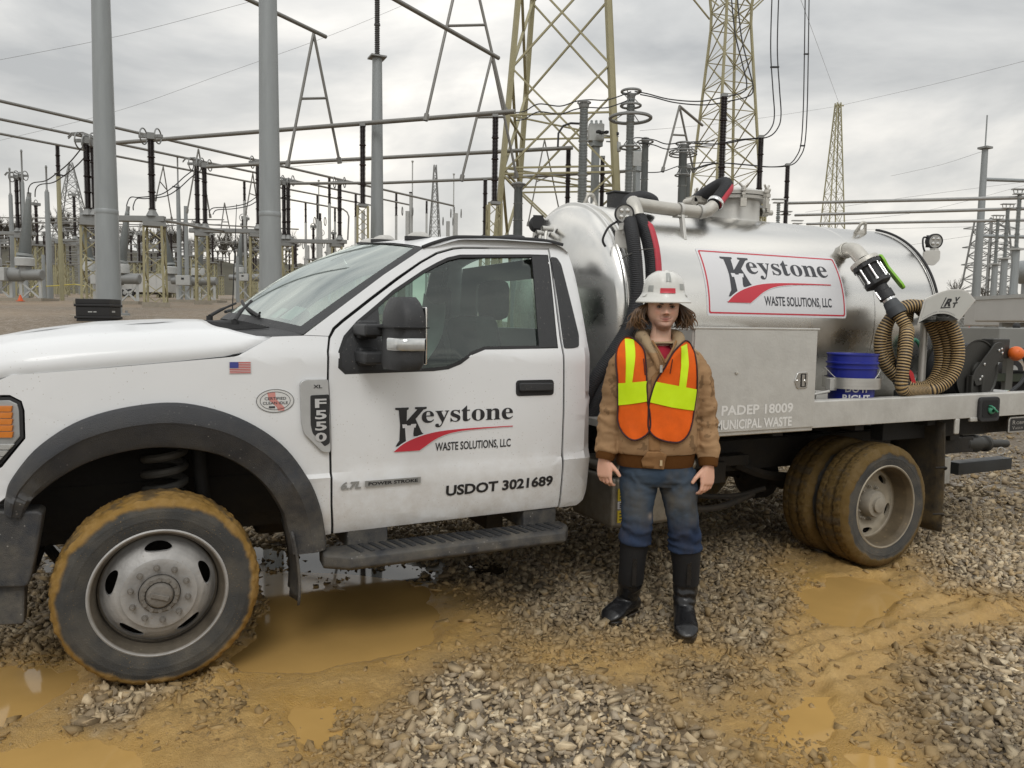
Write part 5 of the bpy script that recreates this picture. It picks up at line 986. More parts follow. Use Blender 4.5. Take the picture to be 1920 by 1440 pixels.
for z, y, x in ((1.99, -.77, 2.60), (1.60, -.825, 2.56)):
    mb = MB(); mb.tube([(x+.06, y-.055, z+.012), (x+.03, y-.068, z+.012), (x-.05, y-.055, z), (x-.11, y-.03, z-.03), (x-.12, y+.02, z-.05)], .0028, 6); mb.build('wire_tie', SPRING, tank)
mb = MB(); mb.box((3.02, .12, 2.42), (.065, .05, .06)); mb.box((3.02, .12, 2.485), (.072, .058, .008)); mb.build('battery_box', PLASTIC, tank, .008)
# head fittings: two sight rods
for y, z in ((-.02, 2.18), (.06, 2.16)):
    mb = MB(); mb.lathe([(.018, -.02), (.018, .06)], (2.40, y, z), (-1, 0, 0), 10); mb.tube([(2.37, y, z-.01), (2.34, y-.04, z-.16)], .012, 8); mb.build('sight_rod', GALV, tank)
# work lamps
def worklamp(c, face, par, arm=None, plate=None):
    c = np.array(c, float); f = np.array(face, float); f /= np.linalg.norm(f)
    mb = MB(); mb.lathe([(.02, -.055), (.050, -.05), (.052, -.02), (.058, -.015), (.058, .012), (.050, .014)], c, f, 32); lm = mb.build('work_lamp', RUBBER, par, sharp=35)
    for k in range(7):
        h = -.052+.0; u, v, _ = frame(f); a = v*( -.04+.0133*k)
        mb = MB(); mb.bar(c-f*.058+a-u*.036, c-f*.058+a+u*.036, .004, .014); mb.build('cooling_fin', RUBBER, lm)
    mb = MB(); mb.lathe([(.0, .010), (.049, .010)], c, f, 28); ln = mb.build('lamp_glass', CLEAR, lm)
    u, v, _ = frame(f)
    for a, b in ((-.018, -.018), (.018, -.018), (-.018, .018), (.018, .018)):
        mb = MB(); mb.lathe([(.016, .008), (.012, .014), (0, .016)], c+u*a+v*b, f, 10); mb.build('reflector_cup', CHROME, lm)
    mb = MB(); mb.box(c-np.array([0, 0, .075]), (.022, .022, .02)); mb.tube([c-np.array([0, 0, .06]), c-np.array([0, 0, .12])], .008, 8); mb.build('lamp_foot', GALV, lm)
    if plate:
        pc, pu, pv = (np.array(q, float) for q in plate); nn = np.cross(pu, pv); P = rnd([(-.07, -.06), (.02, -.075), (.065, -.03), (.065, .045), (-.07, .04)], .02)
        mb = MB(); mb.prism(P, lambda a, b, t: pc+pu*a+pv*b+nn*t, -.004, .004); mb.build('lamp_bracket', GALV, lm, .002)
    if arm: mb = MB(); mb.tube(cr_(arm, 6), .007, 7); mb.build('lamp_cable', RUBBER, lm)
    return lm
worklamp((2.55, -.66, 2.215), (-.45, -.88, -.12), tank, [(2.52, -.63, 2.17), (2.46, -.63, 2.13), (2.43, -.62, 2.06), (2.45, -.62, 2.02)], ((2.585, -.64, 2.085), (.8, -.6, 0), (0, 0, 1)))
worklamp((2.46, .28, 2.245), (.3, .9, -.2), tank, [(2.46, .26, 2.19), (2.43, .25, 2.14), (2.47, .2, 2.1)])
worklamp((5.49, -.55, 2.235), (-.42, -.90, -.08), tank, [(5.47, -.52, 2.26), (5.40, -.52, 2.26), (5.37, -.54, 2.20), (5.38, -.55, 2.15)], ((5.45, -.56, 2.12), (.9, -.42, 0), (0, 0, 1)))
mb = MB(); mb.tube([(5.318, -.745*math.cos(a), ZC+.745*math.sin(a)) for a in np.linspace(math.radians(78), math.radians(8), 28)], .010, 7); mb.build('wiring_loom', RUBBER, tank)
# suction valve
e0 = cr_([(4.49, -.50, 2.075), (4.475, -.60, 2.105), (4.455, -.685, 2.10), (4.441, -.745, 2.06), (4.433, -.79, 2.018)], 6)
mb = MB(); mb.tube(e0, .051, 20); el = mb.build('valve_elbow', PIPE, tank)
mb = MB(); mb.lathe([(.052, -.012), (.057, -.01), (.057, .01), (.052, .012)], (4.473, -.605, 2.106), (-.2, -.85, .2), 20); mb.build('weld_collar', PIPE, el)
VA = np.array([4.432, -.795, 2.012]); VD = np.array([.042, -.10, -.165]); VD /= np.linalg.norm(VD); vu, vv, _ = frame(VD)
mb = MB(); mb.lathe([(.095, -.01), (.098, .0), (.098, .018), (.090, .02)], VA, VD, 28); mb.build('flange_ring', PIPE, el, sharp=35)
mb = MB(); mb.lathe([(.092, .02), (.098, .022), (.098, .05), (.078, .052), (.075, .07), (.075, .15), (.090, .152), (.090, .185), (.055, .20)], VA, VD, 8); vb = mb.build('ball_valve', PLASTIC, tank, .004, sharp=30)
for k in range(8):
    a = TAU*k/8+.39; c = VA+(vu*math.cos(a)+vv*math.sin(a))*.083
    mb = MB(); mb.tube([c+VD*.045, c+VD*.16], .0065, 6); mb.lathe([(.011, .15), (.011, .165), (0, .165)], c, VD, 6); mb.lathe([(.011, .01), (.011, .02)], c, VD, 6); mb.build('tie_bolt', CHROME, vb)
GREEN = M('green_handle', (.22, .50, .03), .45, 0, .12, 20)
side = np.array([.80, -.58, .0]); side = side-VD*(side@VD); side /= np.linalg.norm(side)
lv = np.cross(VD, side); hp0 = VA+side*.098+VD*.035
HP = [(-.036, -.02), (.0, -.04), (.036, -.02), (.038, .02), (.024, .07), (.026, .22), (.016, .25), (-.016, .25), (-.026, .22), (-.024, .07), (-.038, .02)]
mb = MB(); mb.prism(rnd(HP, .01), lambda a, b, t: hp0+lv*a+VD*b+side*(t+.02*max(0, b-.05)/.2), 0, .018); lvh = mb.build('valve_lever', GREEN, vb, .004)
mb = MB(); mb.lathe([(.012, .016), (.012, .026), (0, .026)], hp0, side, 8); mb.build('lever_bolt', RUBBER, lvh)
mb = MB(); mb.lathe([(.045, .19), (.045, .24), (.052, .245), (.052, .30), (.042, .305)], VA, VD, 20); cl = mb.build('cam_coupling', PLASTIC, vb, sharp=35)
mb = MB(); mb.lathe([(.042, .30), (.042, .325)], VA, VD, 20); mb.tube([VA+VD*.29-side*.055+lv*.02, VA+VD*.23-side*.058+lv*.02], .007, 6); cmid = VA+VD*.325-lv*.045
mb.tube([cmid+(np.array([.6, -.8, 0])*math.cos(t)+np.array([0, 0, 1])*math.sin(t))*.018 for t in np.linspace(0, TAU, 17)[:-1]], .0028, 6, closed=True); mb.build('coupling_ring', CHROME, cl)
mb = MB(); mb.lathe([(.042, .32), (.047, .325), (.054, .37), (.058, .375), (.058, .43), (.045, .43)], VA, VD, 20); mb.build('hose_cuff', M('grey_cuff', (.055, .06, .065), .6), cl, sharp=35)
# hose hanger (fan shaped cover) on the deck
hh = np.array([.9, -.436, 0]); hh /= np.linalg.norm(hh); hn = np.array([hh[1], -hh[0], 0]); HP0 = np.array([4.72, -1.16, 1.7])
def hg(a, z, t=0.): return HP0+hh*a+hn*t+np.array([0, 0, z-1.7])
fan = cr_([(-.096, 1.758), (-.003, 1.803), (.09, 1.826), (.175, 1.816), (.243, 1.755)], 6)+[(.136, 1.609)]+cr_([(.136, 1.609), (.077, 1.643), (.027, 1.652), (-.038, 1.641), (-.136, 1.583)], 6)[1:]
SIGNP = M('sign_grey', (.50, .50, .47), .5, .1, .06, 9)
mb = MB(); mb.prism(fan, hg, -.012, 0.); fanp = mb.build('hose_hanger', GALV, truck, .003)
mb = MB(); f2 = inset(fan[::1], .012); mb.prism(f2, hg, .001, .003); face = mb.build('sign_face', SIGNP, fanp)
ul = cr_([(-.136, 1.583), (-.038, 1.641), (.027, 1.652), (.077, 1.643), (.136, 1.609)], 6)
mb = MB(); mb.loft([[hg(a, z, 0) for a, z in ul], [hg(a, z-.01, -.10) for a, z in ul], [hg(a, z-.01, -.24) for a, z in ul]], closed=False); mb.build('hanger_saddle', GALV, fanp, sharp=80)
mb = MB(); mb.tube([hg(.05, 1.62, -.26), hg(.05, 1.03, -.26)], .025, 10); mb.build('hanger_post', GALV, fanp)
def mark(P, t=.0045): 
    mb = MB(); mb.prism(P, hg, .003, t); return mb.build('sign_lettering', INK, fanp)
mark([(.040, 1.770), (.047, 1.771), (.016, 1.705), (.075, 1.709), (.074, 1.702), (.008, 1.697)])                       # bracket round the letter
rz = lambda a, b: (.030+a*.055+b*.024, 1.712+b*.050+a*.004)
V, F = text2d('R', .05); mb = MB(); mb.add([hg(*rz(a*.9, b), .0045) for a, b in V], F); mb.build('sign_lettering', INK, fanp)
for ch, a0, z0, s in (('V', .104, 1.743, .030), ('T', .088, 1.705, .032)):
    V, F = text2d(ch, .05, .3); mb = MB(); mb.add([hg(a0+a*s*1.05, z0+b*s+a*.003, .0045) for a, b in V], F); mb.build('sign_lettering', INK, fanp)
for k in range(22):
    t = k/21; a = -.105+.21*t
    if .46 < t < .52: continue
    z = float(np.interp(a, [p[0] for p in ul], [p[1] for p in ul]))+.026; mb = MB(); mb.box(hg(a, z, .0035), (.0028, .001, .0035), (hh, hn, (0, 0, 1))); mb.build('fine_print', GREYPL, fanp)
# deck, toolbox, side rails
mb = MB(); mb.box((4.15, 0, 1.0), (1.87, 1.17, .02)); deck = mb.build('deck', GALV, truck)
mb = MB()
for sg in (-1, 1): mb.box((3.9, sg*.45, .93), (1.55, .05, .05))
for x in (2.7, 3.4, 4.1, 4.8, 5.5): mb.box((x, 0, .94), (.04, 1.1, .035))
mb.build('deck_frame', DARK, truck)
def cradle(x): return [(x, -.73*math.sin(a), ZC-.735*math.cos(a)) for a in np.linspace(-.9, .9, 16)]
for x in (2.9, 3.9, 4.9):
    mb = MB(); mb.loft([[(q[0]+d, q[1], q[2]) for q in cradle(x)]+[(q[0]+d, q[1]*1.05, 1.0) for q in cradle(x)[::-1]] for d in (-.03, .03)]); mb.build('tank_cradle', GALV, truck, smooth=False) if False else None
for sg in (-1, 1):
    sec = [(-1.20, .956), (-1.20, 1.115), (-1.192, 1.121), (-1.13, 1.121), (-1.13, 1.112), (-1.188, 1.110), (-1.188, .956)]
    mb = MB(); mb.loft([[(x, -sg*y if sg > 0 else y, z) for y, z in sec] for x in (3.562, 4.0, 4.6, 5.2, 6.02)], smooth=False); rl = mb.build('side_rail', GALV, truck, .004)
    if sg < 0:
        op = rnd([(5.10, .935), (5.145, 1.10), (5.335, 1.10), (5.335, 1.09), (5.325, .95), (5.30, .935)], .02)
        mb = MB(); mb.prism([(5.06, .93), (5.34, .93), (5.34, .96), (5.06, .96)], lambda a, b, t: (a, t, b), -1.205, -1.18); mb.build('light_mount', GALV, rl, .006)
        mb = MB(); mb.prism(rnd([(5.125, .926), (5.345, .926), (5.345, 1.098), (5.125, 1.098)], .035, 5), lambda a, b, t: (a+(b-1)*.0, t, b), -1.222, -1.195); lg = mb.build('light_grommet', RUBBER, rl, .008)
        mb = MB(); mb.prism(rnd([(5.15, .955), (5.32, .955), (5.32, 1.075), (5.15, 1.075)], .02, 5), lambda a, b, t: (a, t, b), -1.224, -1.2215); mb.build('grommet_recess', GAP, lg)
        TEAL = M('teal_plug', (.06, .28, .17), .4, 0, .15)
        mb = MB(); mb.lathe([(.026, -.01), (.028, .02), (.012, .03)], (5.235, -1.222, 1.01), (-.3, -1, -.1), 14); mb.bar((5.21, -1.235, 1.04), (5.265, -1.25, .995), .03, .012); mb.build('trailer_plug', TEAL, lg, .004)
BX0, BX1, BY0, BY1, BZ0, BZ1 = 2.655, 3.582, -1.20, -.80, .94, 1.545
mb = MB(); mb.box(((BX0+BX1)/2, (BY0+BY1)/2, (BZ0+BZ1)/2), ((BX1-BX0)/2, (BY1-BY0)/2-.004, (BZ1-BZ0)/2)); tbx = mb.build('toolbox', GALV, truck, .008)
mb = MB(); mb.box(((BX0+BX1)/2, BY0-.002, 1.255), ((BX1-BX0)/2-.006, .006, .290)); td = mb.build('toolbox_door', GALV, tbx, .004)
mb = MB(); mb.box(((BX0+BX1)/2, BY0+.01, BZ1+.004), ((BX1-BX0)/2+.008, .022, .006)); mb.build('rain_gutter', GALV, tbx, .003)
lt = [(3.40, 1.245), (3.425, 1.295), (3.50, 1.298), (3.505, 1.29), (3.505, 1.205), (3.498, 1.198), (3.425, 1.198)]
mb = MB(); mb.prism(rnd(lt, .012), lambda a, b, t: (a, BY0-.008-t, b), 0, .006); la = mb.build('paddle_latch', CHROME, td, .002)
mb = MB(); mb.prism(rnd([(3.447, 1.208), (3.490, 1.208), (3.490, 1.288), (3.447, 1.288)], .006), lambda a, b, t: (a, BY0-.0142-t, b), 0, .001); mb.build('latch_recess', DARK, la)
mb = MB(); mb.box((3.462, BY0-.018, 1.248), (.010, .004, .034)); mb.lathe([(.009, 0), (.009, .012), (0, .012)], (3.478, BY0-.014, 1.245), (0, -1, 0), 10); mb.lathe([(.008, 0), (.008, .006), (0, .006)], (3.425, BY0-.013, 1.245), (0, -1, 0), 10); mb.build('latch_paddle', CHROME, la)
mb = MB(); mb.lathe([(.010, 0), (.010, .008), (0, .010)], (2.96, BY0-.008, 1.30), (0, -1, 0), 10); mb.build('rivet', PIPE, td)
bx = lambda a, b: (a, BY0-.0095, b)
WLET = M('white_lettering', (.72, .71, .68), .5, 0, .05)
letters('box_lettering', text2d('PADEP 18009', .03), bx, WLET, td, 2.862, 3.402, 1.063, .055, NEAR)
letters('box_lettering', text2d('MUNICIPAL WASTE', .03), bx, WLET, td, 2.825, 3.396, .983, .054, NEAR)
# bucket ring bolted to the deck
BC = np.array([4.10, -1.02, 1.0])
def ringz(a): return 0
mb = MB()
V = []
rg = [(math.cos(t), math.sin(t)) for t in np.linspace(0, TAU, 41)[:-1]]
mb.loft([[(BC[0]+c*r, BC[1]+s*r, z-.03*c*0) for c, s in rg] for r, z in ((.176, 1.175), (.176, 1.245), (.168, 1.245), (.168, 1.175), (.176, 1.175))], cap=False); mb.build('bucket_ring', ALU, truck, sharp=30)
mb = MB(); mb.box((3.80, -1.0, 1.09), (.05, .06, .07)); mb.tube([(3.72, -1.05, 1.14), (3.86, -1.06, 1.16)], .010, 8); mb.box((3.92, -1.02, 1.2), (.03, .02, .04)); mb.build('ring_bracket', GALV, truck, .004)
# hose reel
RE = M('reel_black', (.035, .034, .030), .5, .2, .2, 14, .15, 120, speck=((.2, .18, .14), 50, .12, .5))
rc = np.array([5.46, -.96, 1.25])
mb = MB()
mb.lathe([(.03, -.004), (.225, -.004), (.235, .004), (.24, .012), (.232, .012), (.225, .003), (.03, .003)], rc, (0, -1, 0), 48); reel = mb.build('hose_reel', RE, truck, sharp=30)
mb = MB(); mb.lathe([(.23, -.28), (.24, -.27), (.235, -.262), (.03, -.262)], rc, (0, -1, 0), 48); mb.build('reel_flange', RE, reel, sharp=30)
mb = MB(); mb.lathe([(.14, -.27), (.205, -.25)]+[(.205+.006*(k % 2), -.24+.022*k) for k in range(10)]+[(.14, -.01)], rc, (0, -1, 0), 40); mb.build('wound_hose', HOSE, reel)
mb = MB(); mb.lathe([(.075, .0), (.075, .02), (.05, .03), (.05, .04)], rc, (0, -1, 0), 30); mb.build('reel_hub', RE, reel, sharp=30)
ag = [(-.10, -.03), (-.05, -.10), (.03, -.085), (.25, .14), (.255, .20), (.20, .225), (.14, .21), (-.07, .02)]
mb = MB(); mb.prism(rnd(ag, .02), lambda a, b, t: rc+np.array([a, -t, b]), .030, .042); am = mb.build('reel_arm', RE, reel, .003)
for a, b in ((-.02, -.05), (0, -.03), (.18, .16), (.21, .17), (.22, .14), (.02, .06)):
    mb = MB(); mb.lathe([(.011, .04), (.011, .048), (0, .052)], rc+np.array([a, 0, b]), (0, -1, 0), 8); mb.build('bolt', CHROME, am)
for x in (-.10, .02):
    mb = MB(); mb.box(rc+np.array([x, -.025, -.15]), (.012, .02, .13)); mb.build('reel_leg', RE, reel, .004)
mb = MB(); mb.box(rc+np.array([-.04, -.018, -.15]), (.09, .004, .12)); mb.box(rc+np.array([0, .14, -.235]), (.2, .17, .015)); mb.build('reel_base', RE, reel)
mb = MB(); mb.box(rc+np.array([.30, .06, .17]), (.10, .05, .075)); mb.box(rc+np.array([.25, .02, .12]), (.05, .03, .05)); mb.build('hose_guide', RE, reel, .01)
ORG = M('orange_ball', (.72, .14, .02), .4, 0, .1)
bc = rc+np.array([.41, -.03, .135])
mb = MB(); mb.lathe([(.055*math.sin(t), -.055*math.cos(t)) for t in np.linspace(.25, PI-.05, 12)], bc, (-.3, -.4, .2), 24); mb.build('stop_ball', ORG, reel)
mb = MB(); mb.tube(cr_([bc+np.array([.02, -.01, .0]), bc+np.array([.085, -.02, -.05]), bc+np.array([.09, -.03, -.14]), bc+np.array([.03, -.03, -.22]), bc+np.array([-.08, -.02, -.29])], 6), .014, 10); hz_ = mb.build('hose_end', HOSE, reel)
BRASS = M('brass', (.50, .30, .12), .35, .8, .1)
mb = MB(); mb.lathe([(.018, 0), (.018, .035), (.014, .036), (.016, .06)], bc+np.array([-.08, -.02, -.29]), (-.8, 0, -.6), 10); mb.build('brass_fitting', BRASS, hz_)
mb = MB(); mb.box((5.75, -.9, 1.06), (.12, .10, .045)); mb.build('spill_tray', ALU, truck, .01)
# rear sill, maker's plate, hitch and tow beam
mb = MB(); mb.box((5.95, 0, .90), (.05, 1.16, .055)); mb.box((5.2, -.95, .87), (.75, .05, .07)); mb.build('rear_sill', DARK, truck, .006)
mb = MB(); mb.box((4.93, -1.19, .905), (.022, .012, .055)); mb.build('flap_hanger', GALV, truck, .01)
mp_ = [(5.565, .82), (5.565, .92), (5.58, .937), (5.88, .937), (5.88, .82)]
mb = MB(); mb.prism(rnd(mp_, .01), lambda a, b, t: (a, -1.15-t, b), -.01, .006); pl_ = mb.build('maker_plate', ALU, truck, .004)
mb = MB(); mb.prism([(5.58, .833), (5.58, .912), (5.592, .925), (5.87, .925), (5.87, .833)], lambda a, b, t: (a, -1.156-t, b), 0, .002); mb.build('plate_field', INK, pl_)
for s, x0, x1, z, h in (('R', 5.604, 5.640, .882, .030), ('OBINSON', 5.648, 5.85, .882, .021), ('V', 5.604, 5.632, .846, .024), ('ACUUM', 5.638, 5.728, .846, .016), ('T', 5.745, 5.768, .846, .024), ('ANKS', 5.772, 5.85, .846, .016)):
    letters('plate_lettering', text2d(s, .01), lambda a, b: (a, -1.1592, b), ALU, pl_, x0, x1, z, h, NEAR)
mb = MB(); mb.box((5.70, -.40, .60), (.55, .065, .065)); mb.box((5.95, -.40, .70), (.06, .10, .05)); mb.box((5.45, -.40, .45), (.08, .07, .10)); mb.build('hitch_beam', DARK, truck, .006)
mb = MB(); mb.lathe([(.06, 0), (.075, .02), (.075, .20), (.055, .22), (.055, .30), (.07, .31), (.07, .34), (.035, .36), (.035, .62)], (6.18, -.40, .60), (1, 0, -.06), 18); mb.box((6.25, -.4, .685), (.14, .06, .008)); mb.build('discharge_valve', RE, truck, sharp=35)
mb = MB(); mb.box((6.42, -.42, .40), (.36, .055, .05)); mb.build('tow_bar', M('tow_steel', (.05, .055, .06), .35, .6, .1), truck, .004)
mb = MB(); mb.box((5.85, -.40, .40), (.10, .08, .11)); mb.build('hitch_receiver', GALV, truck, .006)
mb = MB(); c0 = np.array([6.62, -.47, .52]); mb.tube([c0+np.array([.8*math.cos(t), -.6*math.cos(t), math.sin(t)])*.03 for t in np.linspace(0, TAU, 15)[:-1]], .004, 6, closed=True)
for k in range(16): mb.tube([c0+np.array([.03, 0, -.02-.02*k]), c0+np.array([.03+.004*(k % 2), .004, -.035-.02*k])], .004, 5)
mb.build('safety_chain', GALV, truck)
for z in (.62, .30):
    mb = MB(); mb.tube(cr_([(4.80, -1.15, z), (4.83, -1.20, z+.01), (4.87, -1.17, z-.01)], 4), .008, 6); mb.build('flap_wire', DARK, truck)
# ---- loose gear standing on the deck: things of their own
def ctube(path, r, pitch, colors, par, name, mat):
    P = np.array(path); s = np.r_[0, np.cumsum(np.linalg.norm(np.diff(P, axis=0), axis=1))]; m = int(s[-1]/pitch*5); q = np.linspace(0, s[-1], m)
    Q = np.stack([np.interp(q, s, P[:, i]) for i in range(3)], 1); R = []; C = []
    for i in range(m): k = i % 5; R.append(r*(1.0 if k in (0, 1) else .96 if k in (2, 4) else .88)); C.append(colors[0] if k in (0, 1) else colors[1])
    mb = MB(); mb.tube(Q, R, 14, col=C); return mb.build(name, mat, par, colors=True, sharp=80)
HOSEC = M('ribbed_hose', (.95, .95, .95), .5, 0, .18, 12, attr='tint')
suc = empty('suction_hose', (4.6, -1.05, 1.02), 'tan and black ribbed suction hose coiled under the fan shaped hanger', 'hose')
path = [VA+VD*.40, VA+VD*.46, VA+VD*.53+np.array([-.005, -.008, -.012]), np.array([4.485, -1.115, 1.52]), np.array([4.432, -1.15, 1.40]), np.array([4.405, -1.155, 1.27]), np.array([4.43, -1.15, 1.16])]
a_, b_ = .213, .283; ctr = np.array([4.745, -1.03, 1.425]); n_ = 2.93
for k in range(8, int(n_*24)+1):
    th = PI+.30+TAU*(k-3)/24; tt = (k-8)/(24*n_-8)
    o = ctr+hn*(.03-.13*tt+.05*max(0, 1-tt*6))+hh*(-.02+.05*math.sin(tt*19)+.03*tt); rx = a_*(1+.07*math.sin(k*.31)); rz_ = b_*(1-.05*math.sin(k*.23+1))
    if tt > .80: rx *= 1-.50*float(sstep(.80, 1.05, tt))
    path.append(o+hh*math.cos(th)*rx+np.array([0, 0, 1])*max(math.sin(th)*rz_, -.33))
path += [np.array([4.622, -.992, 1.46]), np.array([4.628, -.987, 1.40]), np.array([4.628, -.985, 1.345])]
ctube(cr_(path, 6), .041, .0185, [(.56, .385, .175), (.03, .02, .012)], suc, 'hose_coil', HOSEC)
tail = np.array(path[-1])
fx = np.array([4.627, -.985, 1.045])
mb = MB(); mb.lathe([(.045, 0), (.045, .09), (.036, .10), (.036, .13), (.05, .135), (.05, .20), (.036, .205), (.036, .235), (.044, .24), (.044, .30)], fx, (0, .02, 1), 18); ft = mb.build('coupling', PLASTIC, suc, sharp=35)
mb = MB(); mb.lathe([(.0375, .207), (.0395, .21), (.0395, .233), (.0375, .235)], fx, (0, .02, 1), 18); mb.build('coupling_band', CHROME, ft)
mb = MB(); c0 = fx+np.array([-.01, -.055, .05]); mb.tube([c0+np.array([.8*math.cos(t), -.5*math.cos(t), .8*math.sin(t)])*.018 for t in np.linspace(0, TAU, 15)[:-1]], .0035, 6, closed=True); mb.tube([c0+np.array([.01, 0, .02]), c0+np.array([.012, -.005, .085])], .008, 6); mb.build('coupling_ring', CHROME, ft)
REDL = M('red_handle', (.52, .025, .03), .45, 0, .1)
mb = MB(); mb.prism(rnd([(-.014, 0), (.014, 0), (.018, .21), (.0, .235), (-.018, .21)], .008), lambda a, b, t: np.array([4.75, -1.02, 1.06])+np.array([.86, -.3, 0])*(a-b*.36)+np.array([0, 0, b*.95])+np.array([-.3, -.86, 0])*t, 0, .022); mb.build('lever', REDL, suc, .005)
# blue bucket
bkt = empty('bucket', (BC[0], BC[1], 1.02), 'blue plastic bucket with wire bail held in an aluminium ring on the truck deck', 'bucket')
BLUE = M('bucket_blue', (.012, .022, .26), .38, 0, .1, 10, coat=.2)
mb = MB()
prof = [(0, 1.022), (.128, 1.024), (.133, 1.03), (.150, 1.30), (.158, 1.302), (.158, 1.31), (.150, 1.312), (.151, 1.33), (.160, 1.333), (.160, 1.342), (.151, 1.345), (.152, 1.385), (.158, 1.388), (.158, 1.396), (.150, 1.396), (.146, 1.385), (.130, 1.04), (0, 1.036)]
tl = lambda p: p
mb.lathe(prof, (BC[0], BC[1], 0), (0, 0, 1), 48); bb = mb.build('shell', BLUE, bkt, sharp=30)
def bs(a, b): t = -PI/2+a/.142-.60; return (BC[0]+.1445*math.cos(t)*(1+(b-1.1)*.35), BC[1]+.1445*math.sin(t)*(1+(b-1.1)*.35), b)
letters('bucket_lettering', text2d('RIGHT', .03), bs, WHITEINK, bb, -.085, .085, 1.098, .042, (-.5, -.85, 0))
letters('bucket_lettering', text2d('DO IT', .03), bs, WHITEINK, bb, -.07, .07, 1.156, .042, (-.5, -.85, 0))
mb = MB(); bail = [BC+np.array([.165*math.cos(t), .165*math.sin(t), .30-.115*math.sin((t+PI*1.22)/PI*PI)**2]) for t in np.linspace(-PI*1.22, -PI*.22, 30)]
mb.tube(bail, .003, 6); bl = mb.build('bail', GALV, bkt)
mid = bail[14]; mb = MB(); mb.tube(bail[13:19], .010, 8); mb.build('bail_grip', WHITEINK, bl)
# coil of green hose behind the reel
gh = empty('garden_hose', (5.62, -.82, 1.02), 'end of pale green striped hose lying behind the black hose reel', 'hose')
GH = M('green_hose', (.95, .95, .95), .5, 0, .1, attr='tint')
ctube(cr_([(5.70, -.98, 1.05), (5.80, -1.0, 1.07), (5.90, -.95, 1.07), (5.95, -.8, 1.06), (5.85, -.7, 1.06), (5.7, -.72, 1.06)], 10), .035, .022, [(.16, .48, .27), (.05, .24, .14)], gh, 'hose_loop', GH)
gl_ = empty('hose_bundle', (4.95, -.62, 1.02), 'green hose loop hanging between the tank and the coiled ribbed hose', 'hose')
mb = MB(); mb.tube(cr_([(4.95, -.78, 1.05), (5.05, -.80, 1.2), (5.08, -.80, 1.38), (5.0, -.78, 1.48), (4.95, -.76, 1.3), (4.98, -.74, 1.1)], 6), .014, 8); mb.build('hose_loop', M('teal_hose', (.04, .20, .12), .5), gl_)

# ================================================================ the substation yard behind the truck
def PX(u, v, D): return CAM+(CF+CR*(u-960)/FPX-CU*(v-720)/FPX)*D
def PZ(u, v, z):
    d = CF+CR*(u-960)/FPX-CU*(v-720)/FPX; return CAM+d*((z-CAM[2])/d[2])
OLIVE = M('olive_painted_steel', (.34, .31, .185), .6, .1, .16, 3, .1, 30)
OLIVED = M('far_olive_steel', (.34, .32, .20), .7, 0, .12, 2)
POLE = M('grey_pole_steel', (.29, .31, .315), .5, .2, .14, 1.6, .05, 20, stretch=(3, 3, .5))
GSTEEL = M('grey_steel', (.25, .255, .25), .55, .3, .12, 4)
BUS = M('bus_pipe', (.23, .225, .21), .45, .5, .12, 3)
BROWN = M('brown_porcelain', (.022, .012, .011), .35, 0, .3, 8)
GPORC = M('grey_porcelain', (.27, .29, .29), .45, 0, .12, 8)
WIRE = M('dark_conductor', (.035, .035, .036), .6, .3, .2)
THIN = M('far_wire', (.20, .20, .20), .7)
LGREY = M('light_grey_enamel', (.42, .43, .42), .5, 0, .10, 6)
CONC = M('concrete', (.30, .27, .22), .9, 0, .2, 6, .3, 50)
def poly_prism(mb, c, r0, r1, z0, z1, n=12, rot=.2):
    mb.loft([[(c[0]+r*math.cos(TAU*k/n+rot), c[1]+r*math.sin(TAU*k/n+rot), z) for k in range(n)] for r, z in ((r0, z0), (r1, z1))], smooth=False); return mb
def ins_prof(r, z0, z1, sheds, secs=4, core=.68):
    P = []; H = (z1-z0)/secs
    for s in range(secs):
        a = z0+H*s; P += [(r*.9, a), (r*1.12, a+.012), (r*1.12, a+H*.055), (r*.8, a+H*.06)]
        n = max(3, sheds//secs)
        for k in range(n):
            q = a+H*.07+(H*.90)*k/n; d = H*.90/n; P += [(r*core, q), (r, q+d*.35), (r*.98, q+d*.5), (r*core, q+d*.62)]
    P += [(r*.9, z1-.01), (r*.9, z1), (0, z1)]; return P
def insulator(par, c, z0, z1, r, sheds=44, mat=None, n=14, secs=4, name='insulator'):
    mb = MB(); mb.lathe([(0, z0)]+ins_prof(r, z0, z1, sheds, secs), (c[0], c[1], 0), (0, 0, 1), n); return mb.build(name, mat or BROWN, par, sharp=30)
def ring(mb, c, R, r, nrm=(0, 0, 1), n=28):
    u, v, d = frame(nrm); c = np.array(c, float); mb.tube([c+(u*math.cos(t)+v*math.sin(t))*R for t in np.linspace(0, TAU, n+1)[:-1]], r, 7, closed=True); return mb
